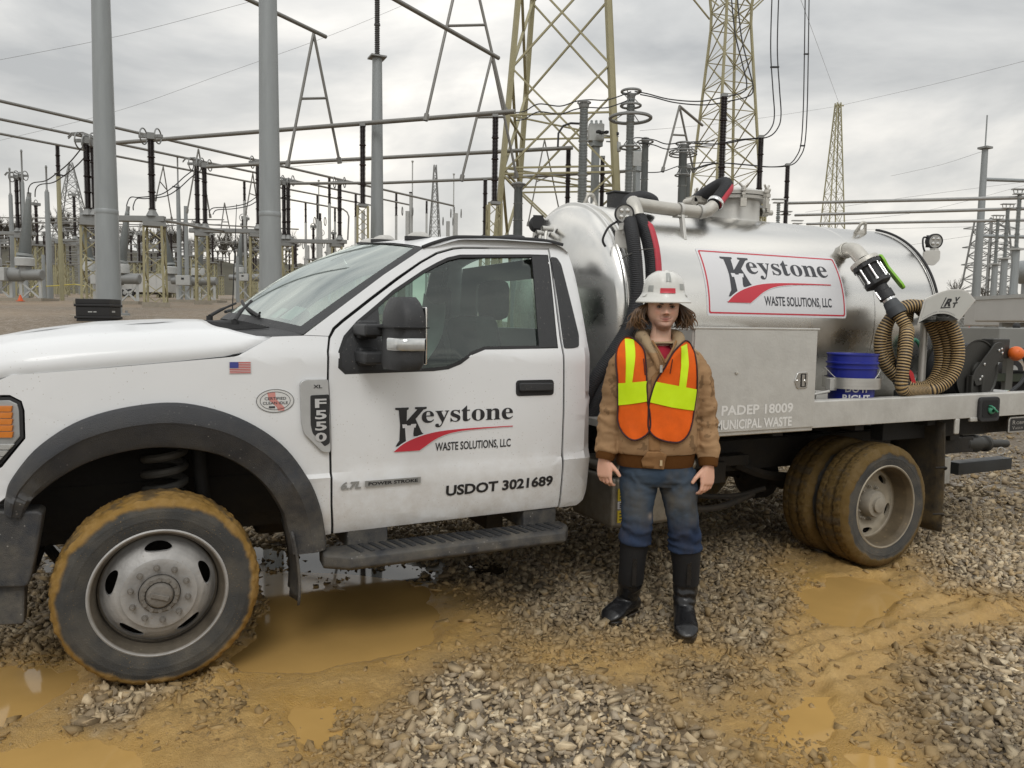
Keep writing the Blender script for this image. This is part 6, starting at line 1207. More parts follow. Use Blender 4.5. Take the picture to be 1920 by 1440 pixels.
def lattice(root, c, prof, panels, yaw, lw, bw, mat, split=True, horiz=True, double=True):
    """Square lattice mast: prof is [(z, half width)...]; legs and braces are parts of root."""
    zs = [p[0] for p in prof]; hs = [p[1] for p in prof]; ca, sa = math.cos(yaw), math.sin(yaw)
    def corner(k, z):
        h = float(np.interp(z, zs, hs)); x, y = ((-1, -1), (1, -1), (1, 1), (-1, 1))[k % 4]; return np.array([c[0]+(x*ca-y*sa)*h, c[1]+(x*sa+y*ca)*h, z])
    for k in range(4):
        mb = MB(); Q = [corner(k, z) for z in zs]
        for a, b in zip(Q[:-1], Q[1:]): mb.bar(a, b+(b-a)*.002, lw)
        mb.build('leg', mat, root)
    acc = MB()
    lev = panels if hasattr(panels, '__len__') else list(np.linspace(zs[0], zs[-1], panels+1))
    for i in range(len(lev)-1):
        for k in range(4):
            jobs = [(corner(k, lev[i]), corner(k+1, lev[i+1]))]
            if double: jobs.append((corner(k+1, lev[i]), corner(k, lev[i+1])))
            elif i % 2: jobs = [(corner(k+1, lev[i]), corner(k, lev[i+1]))]
            if horiz and i: jobs.append((corner(k, lev[i]), corner(k+1, lev[i])))
            for a, b in jobs:
                if split: mb = MB(); mb.bar(a, b, bw, bw*.6); mb.build('brace', mat, root)
                else: acc.bar(a, b, bw, bw*.6)
    if not split: o = acc.build('bracing', mat, root); tag(o, kind='stuff')
def G(p): return np.array([p[0], p[1], T0(p[0], p[1])])
# ---- big tapered steel poles
for u0, u1, v1, D, wb, wt, lab in ((195, 205, 590, 20, .305, .215, 'tall grey tapered steel pole rising behind the black crate'), (504.5, 508, 560, 20, .30, .225, 'thick grey steel pole rising behind the windshield')):
    b = PX(u1, v1, D); t = PX(u0, 0, D); g = G(b); r = empty('steel_pole', g, lab, 'pole', 'tall grey poles in front of the switch bays')
    zt = 17.0; k = (zt-g[2])/(t[2]-g[2]); rt = wb+(wt-wb)*k
    mb = MB(); poly_prism(mb, (0, 0), 1, 1, 0, 1) if False else None
    mb.loft([[(b[0]+(t[0]-b[0])*(z-g[2])/(t[2]-g[2])*0+rr*math.cos(TAU*q/12+.1), b[1]+rr*math.sin(TAU*q/12+.1), z) for q in range(12)] for z, rr in ((g[2]+.06, wb), (zt, max(.12, rt)))], smooth=False); sh_ = mb.build('shaft', POLE, r)
    q_ = wb+(rt-wb)*2.66/(zt-g[2]); mb = MB(); mb.loft([[(b[0]+rr*math.cos(TAU*q/12+.1), b[1]+rr*math.sin(TAU*q/12+.1), z) for q in range(12)] for z, rr in ((g[2]+2.58, q_), (g[2]+2.60, q_+.008), (g[2]+2.70, q_+.008), (g[2]+2.72, q_-.003))], smooth=False, cap=False); mb.build('weld_band', POLE, sh_)
    mb = MB(); mb.box((b[0], b[1], g[2]+.03), (.48, .48, .04)); mb.build('base_plate', GSTEEL, r, .01)
    for q in range(6):
        a = TAU*q/6; mb = MB(); mb.lathe([(.03, .05), (.03, .14), (0, .14)], (b[0]+.40*math.cos(a), b[1]+.40*math.sin(a), g[2]), (0, 0, 1), 8); mb.build('anchor_bolt', GSTEEL, r)
    mb = MB(); mb.box((b[0], b[1], g[2]-.14), (.68, .62, .15), ((CR[0], CR[1], 0), (-CR[1], CR[0], 0), (0, 0, 1))); mb.build('footing', CONC, r, .02)
b = PX(707, 450, 30); g = G(b); t = PX(711, 118, 30); r = empty('insulator_pole', g, 'grey pole topped by a dark stacked insulator behind the cab roof', 'pole')
mb = MB(); mb.loft([[(b[0]+rr*math.cos(TAU*q/12), b[1]+rr*math.sin(TAU*q/12), z) for q in range(12)] for z, rr in ((g[2], .29), (t[2], .19))], smooth=False); mb.build('shaft', POLE, r)
mb = MB(); mb.box((b[0], b[1], t[2]+.02), (.30, .30, .03)); mb.build('cap_plate', GSTEEL, r); insulator(r, b, t[2]+.05, t[2]+4.6, .105, 60, M('grey_brown_porcelain', (.075, .072, .07), .4), 14, 4)
for u, vt, vm, vb, D, rad, lab in ((337, 296, 352, 515, 52, .17, 'slim grey pole with a thin rod on top beyond the front bay'), (350.5, 387, 388, 515, 52, .16, 'short blunt grey pole standing next to the slim rod pole'), (94, 314, 362, 545, 45, .17, 'grey pole with thin rod left of the tall pole beside the crate'), (49, 285, 345, 540, 48, .14, 'grey pole with tall thin rod above the leftmost bushing'), (26, 318, 368, 540, 50, .16, 'leftmost grey pole with a short rod at the frame edge'), (83, 476, 478, 540, 44, .12, 'stubby grey post at the left near yellow tape'), (446, 480, 481, 558, 50, .12, 'short grey post just left of the second tall pole')):
    p = PX(u, vb, D); g = G(p); zm = PX(u, vm, D)[2]; zt = PX(u, vt, D)[2]; r = empty('rod_pole', g, lab, 'pole')
    mb = MB(); mb.loft([[(p[0]+rr*math.cos(TAU*q/10), p[1]+rr*math.sin(TAU*q/10), z) for q in range(10)] for z, rr in ((g[2]-.2, rad), (zm, rad*.72))], smooth=True); mb.build('shaft', POLE, r, sharp=30)
    if zt-zm > .2: mb = MB(); mb.lathe([(.085, zm), (.08, zm+.1), (.05, zm+.14), (.05, zt-.15), (.07, zt-.12), (.05, zt), (0, zt)], (p[0], p[1], 0), (0, 0, 1), 8); mb.build('rod', GSTEEL, r)
# ---- lattice towers
tw = PX(1056, 335, 35); g = G(tw); r = empty('lattice_tower', g, 'large olive lattice tower rising directly behind the front of the tank', 'tower')
lattice(r, g, [(g[2]-.3, 2.95), (16.2, 1.83), (26, 1.1)], [g[2]-.3, 3.2, 7.9, 12.4, 16.6, 20.2, 23.2, 25.8], YAW-.16, .20, .125, OLIVE, True, False)
for z in (7.9, 8.15, 10.4):
    h = float(np.interp(z, [g[2]-.3, 16.2], [2.95, 1.83])); ca, sa = math.cos(YAW-.16), math.sin(YAW-.16); q = [np.array([g[0]+(x*ca-y*sa)*h, g[1]+(x*sa+y*ca)*h, z]) for x, y in ((-1, -1), (1, -1), (1, 1), (-1, 1))]
    for k in range(4): mb = MB(); mb.bar(q[k], q[(k+1) % 4], .10, .07); mb.build('girt', OLIVE, r)
    mb = MB(); mb.bar(q[0], q[2], .08, .06); mb.build('girt', OLIVE, r)
cm = empty('camera_cluster', PX(1130, 250, 32.6), 'row of small black floodlights clamped to the right leg of the large tower', 'floodlights')
for k, (u, v) in enumerate(((1122, 247), (1128, 249), (1137, 248), (1149, 249), (1156, 251))): mb = MB(); mb.box(PX(u, v, 32.5), (.075, .09, .06)); mb.build('lamp_head', RUBBER, cm, .02)
mb = MB(); mb.bar(PX(1118, 254, 32.5), PX(1160, 256, 32.5), .04); mb.build('mounting_bar', GSTEEL, cm)
dm = empty('dome_camera', PX(1160, 283, 32.6), 'white dome camera hanging on the right side of the large tower', 'camera'); c = PX(1160, 275, 32.6); mb = MB(); mb.lathe([(0, .2), (.08, .18), (.12, .0), (.12, -.12), (.09, -.2), (0, -.24)], c, (0, 0, 1), 14); mb.build('housing', LGREY, dm); mb = MB(); mb.bar(c+np.array([0, 0, .18]), c+np.array([-.5, .2, .2]), .05); mb.build('bracket', GSTEEL, dm)
p = PX(1358, 379, 55); g = G(p); r = empty('lattice_tower', g, 'olive lattice tower with flared crossarm cage behind the tank manhole', 'tower')
lattice(r, g, [(g[2], 2.8), (10.3, 1.80), (22.4, .98), (23.6, .98), (27.5, 1.35)], [g[2], 5, 8.3, 10.3, 12.4, 14.4, 16.4, 18.3, 20.2, 22.4, 23.6, 25.5, 27.5], YAW+.30, .145, .075, OLIVE, True, True)
for sx_ in (-1, 1):
    for z0 in (23.4, 26.5):
        for sy_ in (-1, 1):
            a = g+np.array([0, 0, z0-g[2]])+CR*sx_*1.2+np.array([-CR[1], CR[0], 0])*sy_*1.2; b = g+np.array([0, 0, 27.2-g[2]])+CR*sx_*5.2
            mb = MB(); mb.bar(a, b, .10, .08); mb.build('crossarm', OLIVE, r)
p = PX(1560, 433, 90); g = G(p); r = empty('lattice_tower', g, 'slender tapering olive tower standing clear above the rear of the tank', 'tower')
lattice(r, g, [(g[2], 2.0), (12.8, .98), (27.3, .22)], [g[2], 5, 9, 12.8, 15, 17, 18.8, 20.5, 22, 23.3, 24.5, 25.5, 26.5, 27.3], YAW+.15, .11, .05, OLIVED, True, True)
mb = MB(); mb.bar(PX(1569, 198, 90), PX(1582, 198, 90), .14); mb.build('top_bar', OLIVE, r)
for u, vt, vb, D, h0, h1, lab in ((137, 307, 445, 110, 2.1, .18, 'small pointed grey tower far beyond the left switch bays'), (815, 312, 446, 120, .75, .16, 'thin distant lattice mast above the cab roof'), (215, 330, 330, 0, 0, 0, None)):
    if not lab: continue
    p = PX(u, vb, D); zt = PX(u, vt, D)[2]; g = G(p); r = empty('lattice_mast', g, lab, 'tower'); k = (zt-g[2])/(zt-p[2])
    lattice(r, g, [(g[2], h1+(h0-h1)*k), (zt, h1)], 14, YAW+.3, .14, .08, GSTEEL, False)
p = PX(1850, 555, 130); g = G(p); zt = PX(1857, 413, 130)[2]; r = empty('transmission_tower', g, 'grey transmission tower with short arms behind the right hand pole', 'tower')
lattice(r, g, [(g[2], 4.6), (9.5, 2.6), (zt, 1.7)], 10, YAW+.2, .22, .13, GSTEEL, False)
for v in (430, 465, 497):
    z = PX(1850, v, 130)[2]; mb = MB()
    for s_ in (-1, 1): mb.bar(g+CR*s_*4.6+np.array([0, 0, z-g[2]]), g+np.array([0, 0, z-g[2]+.9]), .16); mb.bar(g+CR*s_*4.6+np.array([0, 0, z-g[2]]), g+np.array([0, 0, z-g[2]-.2]), .16)
    mb.build('crossarm', GSTEEL, r)
# ---- insulator posts on lattice stands
def post(u, vt, vi, D, w, label, group=None, r_=.115, lw=.07, split=True, mat=None, ring_=False, stand=OLIVE, ux=0):
    """Insulator from v=vt (top) to v=vi (bottom) at depth D on a lattice stand that reaches the ground."""
    t = PX(u, vt, D); b = PX(u, vi, D); g = G(b); r = empty('insulator_post', g, label, 'insulator', group)
    insulator(r, (t[0], t[1]), b[2], t[2], r_, 56, mat, 12)
    mb = MB(); mb.box((t[0], t[1], b[2]-.04), (r_*1.5, r_*1.5, .05)); mb.build('base_plate', GSTEEL, r)
    mb = MB(); mb.box((t[0], t[1], t[2]+.05), (.10, .10, .05), ((CR[0], CR[1], 0), (-CR[1], CR[0], 0), (0, 0, 1))); mb.build('bus_clamp', GSTEEL, r)
    lattice(r, (t[0], t[1]), [(g[2]-.1, w), (b[2]-.08, w*.92)], max(3, int((b[2]-g[2])/ (w*1.7))), YAW+.2, lw, lw*.6, stand, split, False, False)
    if ring_: mb = MB(); ring(mb, t+np.array([0, 0, .1]), .30, .03, (CR[0], CR[1], 0)); ring(mb, t+np.array([0, 0, .1])+CR*.35, .30, .03, (CR[0], CR[1], 0)); mb.bar(t+np.array([0, 0, .1]), t+np.array([0, 0, .1])+CR*.4, .08); mb.build('corona_ring', GSTEEL, r)
    return r
post(680, 237, 382, 29, .21, 'dark insulator on a yellow lattice stand, just left of the dark topped grey pole', 'insulators carrying the front bus pipe')
post(929, 220, 377, 27, .24, 'dark insulator on lattice stand beside the left leg of the large tower', 'insulators carrying the front bus pipe')
for u, vt, vi, D, lab in ((1066, 280, 400, 33.2, 'dark insulator seen through the middle of the large tower'), (910, 338, 441, 38.5, 'dark insulator just left of the large tower, rising from the cab roof line'), (1130, 297, 420, 35, 'dark insulator inside the right leg of the large tower'), (1159, 326, 430, 39, 'dark insulator between the tower and the big ringed column'), (1209, 335, 430, 41, 'short dark insulator right of the big ringed column'), (1358, 182, 357, 25, 'tallest dark insulator, standing above the tank manhole'), (1427, 259, 385, 30.3, 'dark insulator right of the manhole carrying a doubled cable'), (1477, 311, 430, 35.5, 'dark insulator right of the manhole at the end of the hanging cables')):
    post(u, vt, vi, D, .22, lab, 'dark insulators behind the tank', split=False)
# switch bays: beam on two lattice stands, ringed insulators on it
def bay(label, D, beam, stands, ins, group='switch bays left of the windshield', w=.36, split=True, rr=.13, beam_h=.16):
    (u0, v0), (u1, v1) = beam; a, b = PX(u0, v0, D), PX(u1, v1, D); z = (a[2]+b[2])/2; g = G((a+b)/2); r = empty('disconnect_switch', g, label, 'switch', group)
    a[2] = b[2] = z; mb = MB(); mb.bar(a, b, .24, beam_h*1.3); mb.bar(a+np.array([0, .45, 0]), b+np.array([0, .45, 0]), .2, beam_h); mb.build('beam', GSTEEL, r, .01)
    for u in stands:
        c = a+(b-a)*((u-u0)/(u1-u0)); gg = G(c); mb = MB(); mb.box(c+np.array([0, .2, -.20]), (w*1.15, w*1.15, .09)); mb.build('stand_cap', GSTEEL, r)
        lattice(r, c+np.array([0, .2, 0]), [(gg[2]-.1, w), (z-.28, w*.9)], max(4, int((z-gg[2])/.55)), YAW+.25, .085, .05, OLIVE, split, False, False)
        mb = MB(); mb.box((c[0], c[1]+.2, gg[2]+.05), (w*1.4, w*1.4, .15)); mb.build('footing', CONC, r)
    for u, vt, kind in ins:
        c = a+(b-a)*((u-u0)/(u1-u0)); zt = PX(u, vt, D)[2]; mb = MB(); mb.lathe([(.24, z+.1), (.13, z+.32), (.13, z+.36)], (c[0], c[1], 0), (0, 0, 1), 8); mb.build('insulator_foot', GSTEEL, r); insulator(r, c, z+.34, zt, rr, 56, None, 12)
        t = np.array([c[0], c[1], zt+.16]); mb = MB()
        ring(mb, t-CR*.28, .30, .028, (CR[0], CR[1], 0), 20); ring(mb, t+CR*.28, .28, .028, (CR[0], CR[1], .0), 20); mb.bar(t-CR*.45, t+CR*.45, .12); mb.box(t, (.14, .14, .12))
        if kind: 
            for s_ in (-.14, .14): mb.tube([t+CR*x+np.array([0, s_, zz]) for x, zz in ((-.7, .1), (-.55, .26), (-.1, .28), (.3, .12))], .028, 6)
        mb.build('switch_head', GSTEEL, r)
    return r
bay('nearest switch bay with three ringed insulators beside the left tall pole', 30, ((153, 411), (309, 408)), (172, 289), ((166, 274, 1), (179, 280, 0), (286, 266, 0)))
bay('second switch bay, its beam ending behind the thicker tall pole', 39, ((356, 433), (492, 432)), (379, 481), ((371, 315, 1), (385, 318, 0), (485, 312, 0)), w=.30)
bay('third switch bay, right of the thick pole above the windshield', 43.5, ((528, 452), (650, 453)), (540, 633), ((533, 350, 1), (541, 346, 0), (637, 349, 0)), w=.30, split=False)
bay('far left switch bay cut by the edge of the picture', 48, ((-60, 437), (66, 437)), (-30, 40), ((34, 338, 1), (43, 336, 0), (-40, 338, 0)), w=.32, split=False)
bay('small far switch bay in front of the pointed tower', 62, ((95, 452), (200, 449)), (112, 190), ((141, 370, 0), (196, 362, 0)), w=.30, split=False)
# ---- rigid bus pipes and their hangers
def pipe(label, pts, r, group='rigid bus pipes', mat=BUS, name='bus_pipe', n=10, cat='pipe'):
    P = [np.array(p, float) for p in pts]; mb = MB(); mb.tube(P, r, n); o = mb.build(name, mat, None, base=P[0]); return tag(o, label, cat, group)
pipe('front bus pipe crossing from the left pole to the large tower', [PZ(218, 268, 9), PZ(965, 209, 9)], .085)
pipe('second bus pipe, running just below the front one', [PZ(388, 313, 9), PZ(1074, 277, 9)], .085)
pipe('third and lowest bus pipe above the cab roof', [PZ(545, 344, 9), PZ(720, 343, 9), PZ(921, 335, 9), PZ(1210, 319, 9)], .08)
pipe('upper sloping bus pipe crossing behind the left pole', [PX(-40, 180, 34), PX(851, 386, 61)], .075)
pipe('middle sloping bus pipe on the left', [PX(-40, 215, 36), PX(772, 385, 66)], .07)
pipe('lower sloping bus pipe on the left', [PX(-40, 243, 38), PX(697, 385, 68)], .065)
pipe('short sloping bus pipe bent down behind the third switch bay', [PX(520, 370, 62), PX(643, 392, 68), PX(651, 398, 68), PX(654, 406, 68), PX(652, 450, 68)], .07)
pipe('sloping pipe overhead whose end carries the left A frame', [PX(380, -42, 24), PX(611, 69, 29)], .075)
pipe('sloping pipe overhead whose end carries the right A frame', [PX(690, -30, 23), PX(935, 109, 28)], .075)
pipe('lower straight bar across the switch bays', [PX(0, 420, 52), PX(240, 413, 50), PX(560, 430, 55)], .05)
pipe('pale thin bar crossing behind the bays', [PX(0, 408, 58), PX(420, 412, 58)], .045)
pipe('sagging dark bar joining the first two switch bays', [PX(308, 413, 30), PX(380, 427, 36), PX(420, 433, 39)], .06)
for k, (u0, v0, u1, v1) in enumerate(((0, 462, 500, 455), (120, 478, 520, 468), (0, 497, 180, 495), (360, 452, 560, 455))): pipe('thin far bar among the distant stands, the %s one' % ('highest', 'second highest', 'lowest and leftmost', 'rightmost')[k], [PX(u0, v0, 75), PX(u1, v1, 75)], .05, 'far bars in the yard')
for k in range(9):
    v0 = 415+11*k+RNG.uniform(-4, 4); dv = RNG.uniform(-14, 8); u0 = RNG.uniform(-60, 160); pipe('thin grey far bar beyond the bays, %s from the top' % ('first', 'second', 'third', 'fourth', 'fifth', 'sixth', 'seventh', 'eighth', 'ninth')[k], [PX(u0, v0, 80+3*k), PX(u0+RNG.uniform(260, 480), v0+dv, 80+3*k)], .05, 'far grey bars beyond the bays', THIN)
def aframe(label, apex, feet, bar, D, r=.055):
    a = PX(*apex, D); g = a; f0, f1 = PX(*feet[0], D), PX(*feet[1], D+1.2); root = empty('bus_support_frame', f0, label, 'A frame', 'tubular A frames hanging from the bus')
    for q in (f0, f1): mb = MB(); mb.tube([a, q], r, 8); mb.lathe([(r*1.7, -.12), (r*1.7, .12)], q, q-a, 8); mb.build('leg', BUS, root)
    if bar: mb = MB(); mb.tube([a+(f0-a)*bar, a+(f1-a)*bar], r*.9, 8); mb.build('crossbar', BUS, root)
aframe('A frame hanging over the windshield from the left overhead pipe', (588, 62), ((540, 308), (636, 301)), .50, 29)
aframe('large A frame whose apex lies above the picture, beside the tower', (874, -110), ((799, 220), (948, 209)), .48, 27)
aframe('A frame below the end of the right overhead pipe', (922, 106), ((866, 334), (968, 328)), .50, 30)
aframe('small A frame between the first two switch bays', (372, 279), ((351, 396), (394, 405)), .45, 46, .045)
aframe('thin A frame left of the second switch bay', (306, 312), ((292, 374), (322, 410)), .45, 52, .04)
aframe('A frame behind the ringed columns right of the tower', (1274, 199), ((1243, 318), (1300, 319)), .45, 38)
aframe('narrow A frame seen through the large tower', (1021, 262), ((990, 420), (1048, 392)), .5, 42, .04)
aframe('tiny A frame far off beside the thick pole', (421, 380), ((413, 440), (433, 440)), .6, 70, .05)
aframe('small A frame left of the thick pole', (474, 325), ((461, 400), (486, 408)), .5, 50, .04)
pipe('short strut sloping right from the A frame behind the manhole', [PX(1274, 199, 38), PX(1317, 235, 40)], .07)
# ---- grey columns with corona rings, transformers
def column(u, vt, vb, D, r0, rings, label, taper=.85, secs=3):
    t = PX(u, vt, D); b = PX(u, vb, D); g = G(b); r = empty('grey_insulator_column', g, label, 'insulator', 'grey ribbed columns behind the tank')
    P = ins_prof(1, 0, 1, 60, secs, .78); H = t[2]-b[2]; mb = MB(); mb.lathe([(0, b[2])]+[(q[0]*r0*(1-(1-taper)*q[1]), b[2]+q[1]*H) for q in P], (t[0], t[1], 0), (0, 0, 1), 16); mb.build('insulator', GPORC, r, sharp=30)
    mb = MB(); mb.lathe([(r0*1.1, b[2]), (r0*1.3, b[2]-.2), (.25, b[2]-.3), (.25, g[2]-.1)], (t[0], t[1], 0), (0, 0, 1), 10); mb.build('pedestal', POLE, r, sharp=30)
    mb = MB(); mb.lathe([(r0*.9, t[2]), (r0*1.0, t[2]+.05), (r0*1.0, t[2]+.18), (r0*.5, t[2]+.22), (0, t[2]+.22)], (t[0], t[1], 0), (0, 0, 1), 14); mb.build('cap', GSTEEL, r, sharp=30)
    for v, wpx, th in rings:
        c = np.array([t[0], t[1], PX(u, v, D)[2]]); R = wpx/2*D/FPX; mb = MB(); ring(mb, c, R, th, (0, 0, 1), 36)
        for q in range(4): a = TAU*q/4+.5; mb.tube([c+np.array([math.cos(a), math.sin(a), 0])*R, c+np.array([math.cos(a)*r0*.7, math.sin(a)*r0*.7, (.28 if v > vt else -.25)])], .018, 5)
        mb.build('corona_ring', GSTEEL, r)
column(1095, 203, 392, 28, .185, ((193, 24, .025),), 'tall grey ribbed column right of the transformer box inside the tower')
column(1183, 186, 365, 29, .155, ((172, 35, .05), (198, 37, .045), (221, 76, .065), (275, 36, .04)), 'grey ribbed column carrying the largest corona ring', 1.0, 4)
column(1210, 268, 372, 31, .16, ((266, 29, .03),), 'grey ribbed column close right of the largest corona ring')
column(1281, 280, 384, 31, .17, ((269, 27, .035), (285, 50, .03), (290, 50, .03), (328, 27, .03)), 'grey ribbed column with cage ring left of the manhole', 1.0)
column(1290, 318, 385, 36, .14, ((316, 16, .025),), 'short grey ribbed column partly hidden by the caged one')
column(972, 352, 445, 30, .20, ((346, 26, .03),), 'grey ribbed column rising behind the cab roof at the foot of the tower')
for (u0, v0, u1, v1), D, lab in (((1103, 234, 1132, 266), 33, 'grey transformer box seen through the right side of the large tower'), ((1186, 285, 1203, 313), 36, 'smaller grey transformer box behind the ringed columns')):
    a, b = PX(u0, v0, D), PX(u1, v1, D); c = (a+b)/2; hw = (u1-u0)/2*D/FPX; hz = (v1-v0)/2*D/FPX; g = G(c); r = empty('transformer', g, lab, 'transformer')
    mb = MB(); mb.box(c, (hw, hw*.7, hz), ((CR[0], CR[1], 0), (-CR[1], CR[0], 0), (0, 0, 1))); mb.build('tank_box', LGREY, r, .04)
    for k in (-.6, 0, .6): mb = MB(); mb.lathe([(.06, hz), (.08, hz+.05), (.05, hz+.1), (.06, hz+.16), (0, hz+.2)], c+CR*hw*k, (0, 0, 1), 8); mb.build('bushing', GPORC, r)
    mb = MB(); mb.box(c-np.array([0, 0, hz+.1]), (hw*.7, .2, .1)); mb.box((c[0], c[1], (c[2]-hz+g[2])/2-.1), (.13, .13, (c[2]-hz-g[2])/2)); mb.build('support_post', POLE, r)
pipe('bent black conduit in front of the transformer box', [PX(1046, 275, 32), PX(1047, 250, 32), PX(1056, 236, 32), PX(1070, 231, 32), PX(1090, 232, 32)], .045, None, WIRE, 'conduit', 8, 'conduit')
# ---- conductors
def cable(label, pts, r=.022, group='doubled overhead conductors', pair=None, spacers=(), mat=WIRE, n=6):
    P = cr_([PX(*p) for p in pts], 7); root = empty('conductor', P[0], label, 'cable', group); offs = [np.zeros(3)] if pair is None else [np.zeros(3), np.array(pair, float)]
    for o_ in offs: mb = MB(); mb.tube([np.array(p)+o_ for p in P], r, n, cap=False); mb.build('strand', mat, root)
    for k in spacers: q = np.array(P[int(k*(len(P)-1))]); mb = MB(); mb.bar(q-offs[-1]*.15, q+offs[-1]*1.15, .06); mb.build('spacer', mat, root)
pr = CR*.42
cable('pair of cables hanging down right of the flared tower, bending left to an insulator', [(1448, -20, 30), (1445, 90, 30), (1449, 165, 30), (1452, 215, 30.2), (1446, 240, 30.2), (1427, 257, 30.3), (1385, 262, 31), (1340, 270, 32), (1290, 268, 33)], .024, pair=pr*.62, spacers=(.18,))
cable('rightmost pair of hanging cables, dropping past the slender tower', [(1510, -20, 35), (1508, 120, 35), (1506, 210, 35), (1502, 268, 35.2), (1494, 292, 35.4), (1477, 309, 35.5), (1440, 313, 36), (1395, 309, 37), (1340, 306, 38), (1295, 318, 38)], .026, pair=pr*.42, spacers=(.10, .36))
cable('pair of cables hanging in front of the flared tower', [(1370, -20, 25), (1378, 60, 25), (1392, 120, 25), (1400, 155, 25), (1394, 172, 25), (1358, 182, 25), (1310, 190, 26.5), (1255, 186, 28), (1215, 176, 28.8), (1190, 171, 29)], .022, pair=pr*.50+np.array([0, 0, -.12]))
cable('doubled cable looping from the bus pipe end through the large tower', [(968, 211, 27.5), (985, 208, 28), (1010, 195, 28), (1050, 199, 28), (1080, 190, 28), (1105, 187, 28.3), (1140, 187, 28.6), (1183, 172, 29)], .022, pair=np.array([0, 0, -.28]))
cable('cable looping between the two ringed columns', [(1183, 262, 30), (1195, 258, 30.5), (1225, 262, 31), (1250, 270, 31), (1281, 267, 31), (1340, 264, 33)], .022, pair=np.array([0, 0, -.2]))
cable('loose cable running behind the tower to the caged column', [(1205, 323, 33), (1240, 322, 33), (1285, 308, 34), (1340, 304, 37)], .022)
cable('jumper cables from the nearest switch bay down to the leftmost bushing', [(152, 279, 30.5), (130, 305, 32), (105, 326, 34), (85, 339, 36), (62, 343, 38), (54, 352, 39.5), (53, 366, 40)], .026, 'jumper cables at the breakers', pair=CR*.35+np.array([0, 0, -.08]), spacers=(.35,))
cable('jumper cables from the second switch bay to the middle bushing', [(362, 319, 39), (345, 332, 38.5), (325, 350, 38), (300, 365, 37.5), (262, 370, 37), (245, 370, 36.5), (238, 383, 36), (238, 392, 36)], .026, 'jumper cables at the breakers', pair=CR*.3+np.array([0, 0, -.06]), spacers=(.3,))
cable('jumper cables right of the second switch bay', [(392, 398, 40), (400, 390, 41), (430, 388, 42), (460, 382, 42), (480, 370, 42)], .026, 'jumper cables at the breakers', pair=CR*.2+np.array([0, 0, -.1]))
for k, (lab, pts) in enumerate((('faint overhead wire crossing the upper left sky', [(-20, 116, 60), (230, 66, 60), (470, 3, 60)]), ('faint overhead wire rising behind the thick pole', [(-20, 268, 70), (220, 208, 70), (420, 138, 70), (620, 66, 70), (760, 8, 70)]), ('faint wire climbing from the slender tower to the right edge', [(1575, 198, 90), (1750, 158, 75), (1930, 112, 60)]), ('faint wire dropping from the top edge to the slender tower', [(1498, -10, 50), (1535, 90, 70), (1574, 196, 90)]), ('faint wire left of the slender tower', [(1200, 245, 60), (1380, 228, 75), (1572, 199, 90)]), ('pair of thin lines right behind the grey pole', [(1510, 398, 130), (1700, 370, 130), (1930, 340, 130)]), ('thin sagging line below the pipes on the right', [(1500, 420, 130), (1720, 398, 130), (1930, 345, 130)]), ('thin line meeting the transmission tower', [(1570, 432, 130), (1700, 428, 130), (1830, 425, 130)]), ('thin line level with the rear lamp', [(1640, 470, 130), (1800, 445, 130), (1930, 428, 130)]), ('thin line across the sky above the rear lamp', [(1670, 330, 140), (1760, 310, 140), (1842, 284, 100)]), ('low faint wire above the cab roof', [(520, 315, 95), (700, 300, 95), (930, 285, 95)]))):
    cable(lab, pts, .013 if k < 5 else .022, None, mat=THIN, n=5)
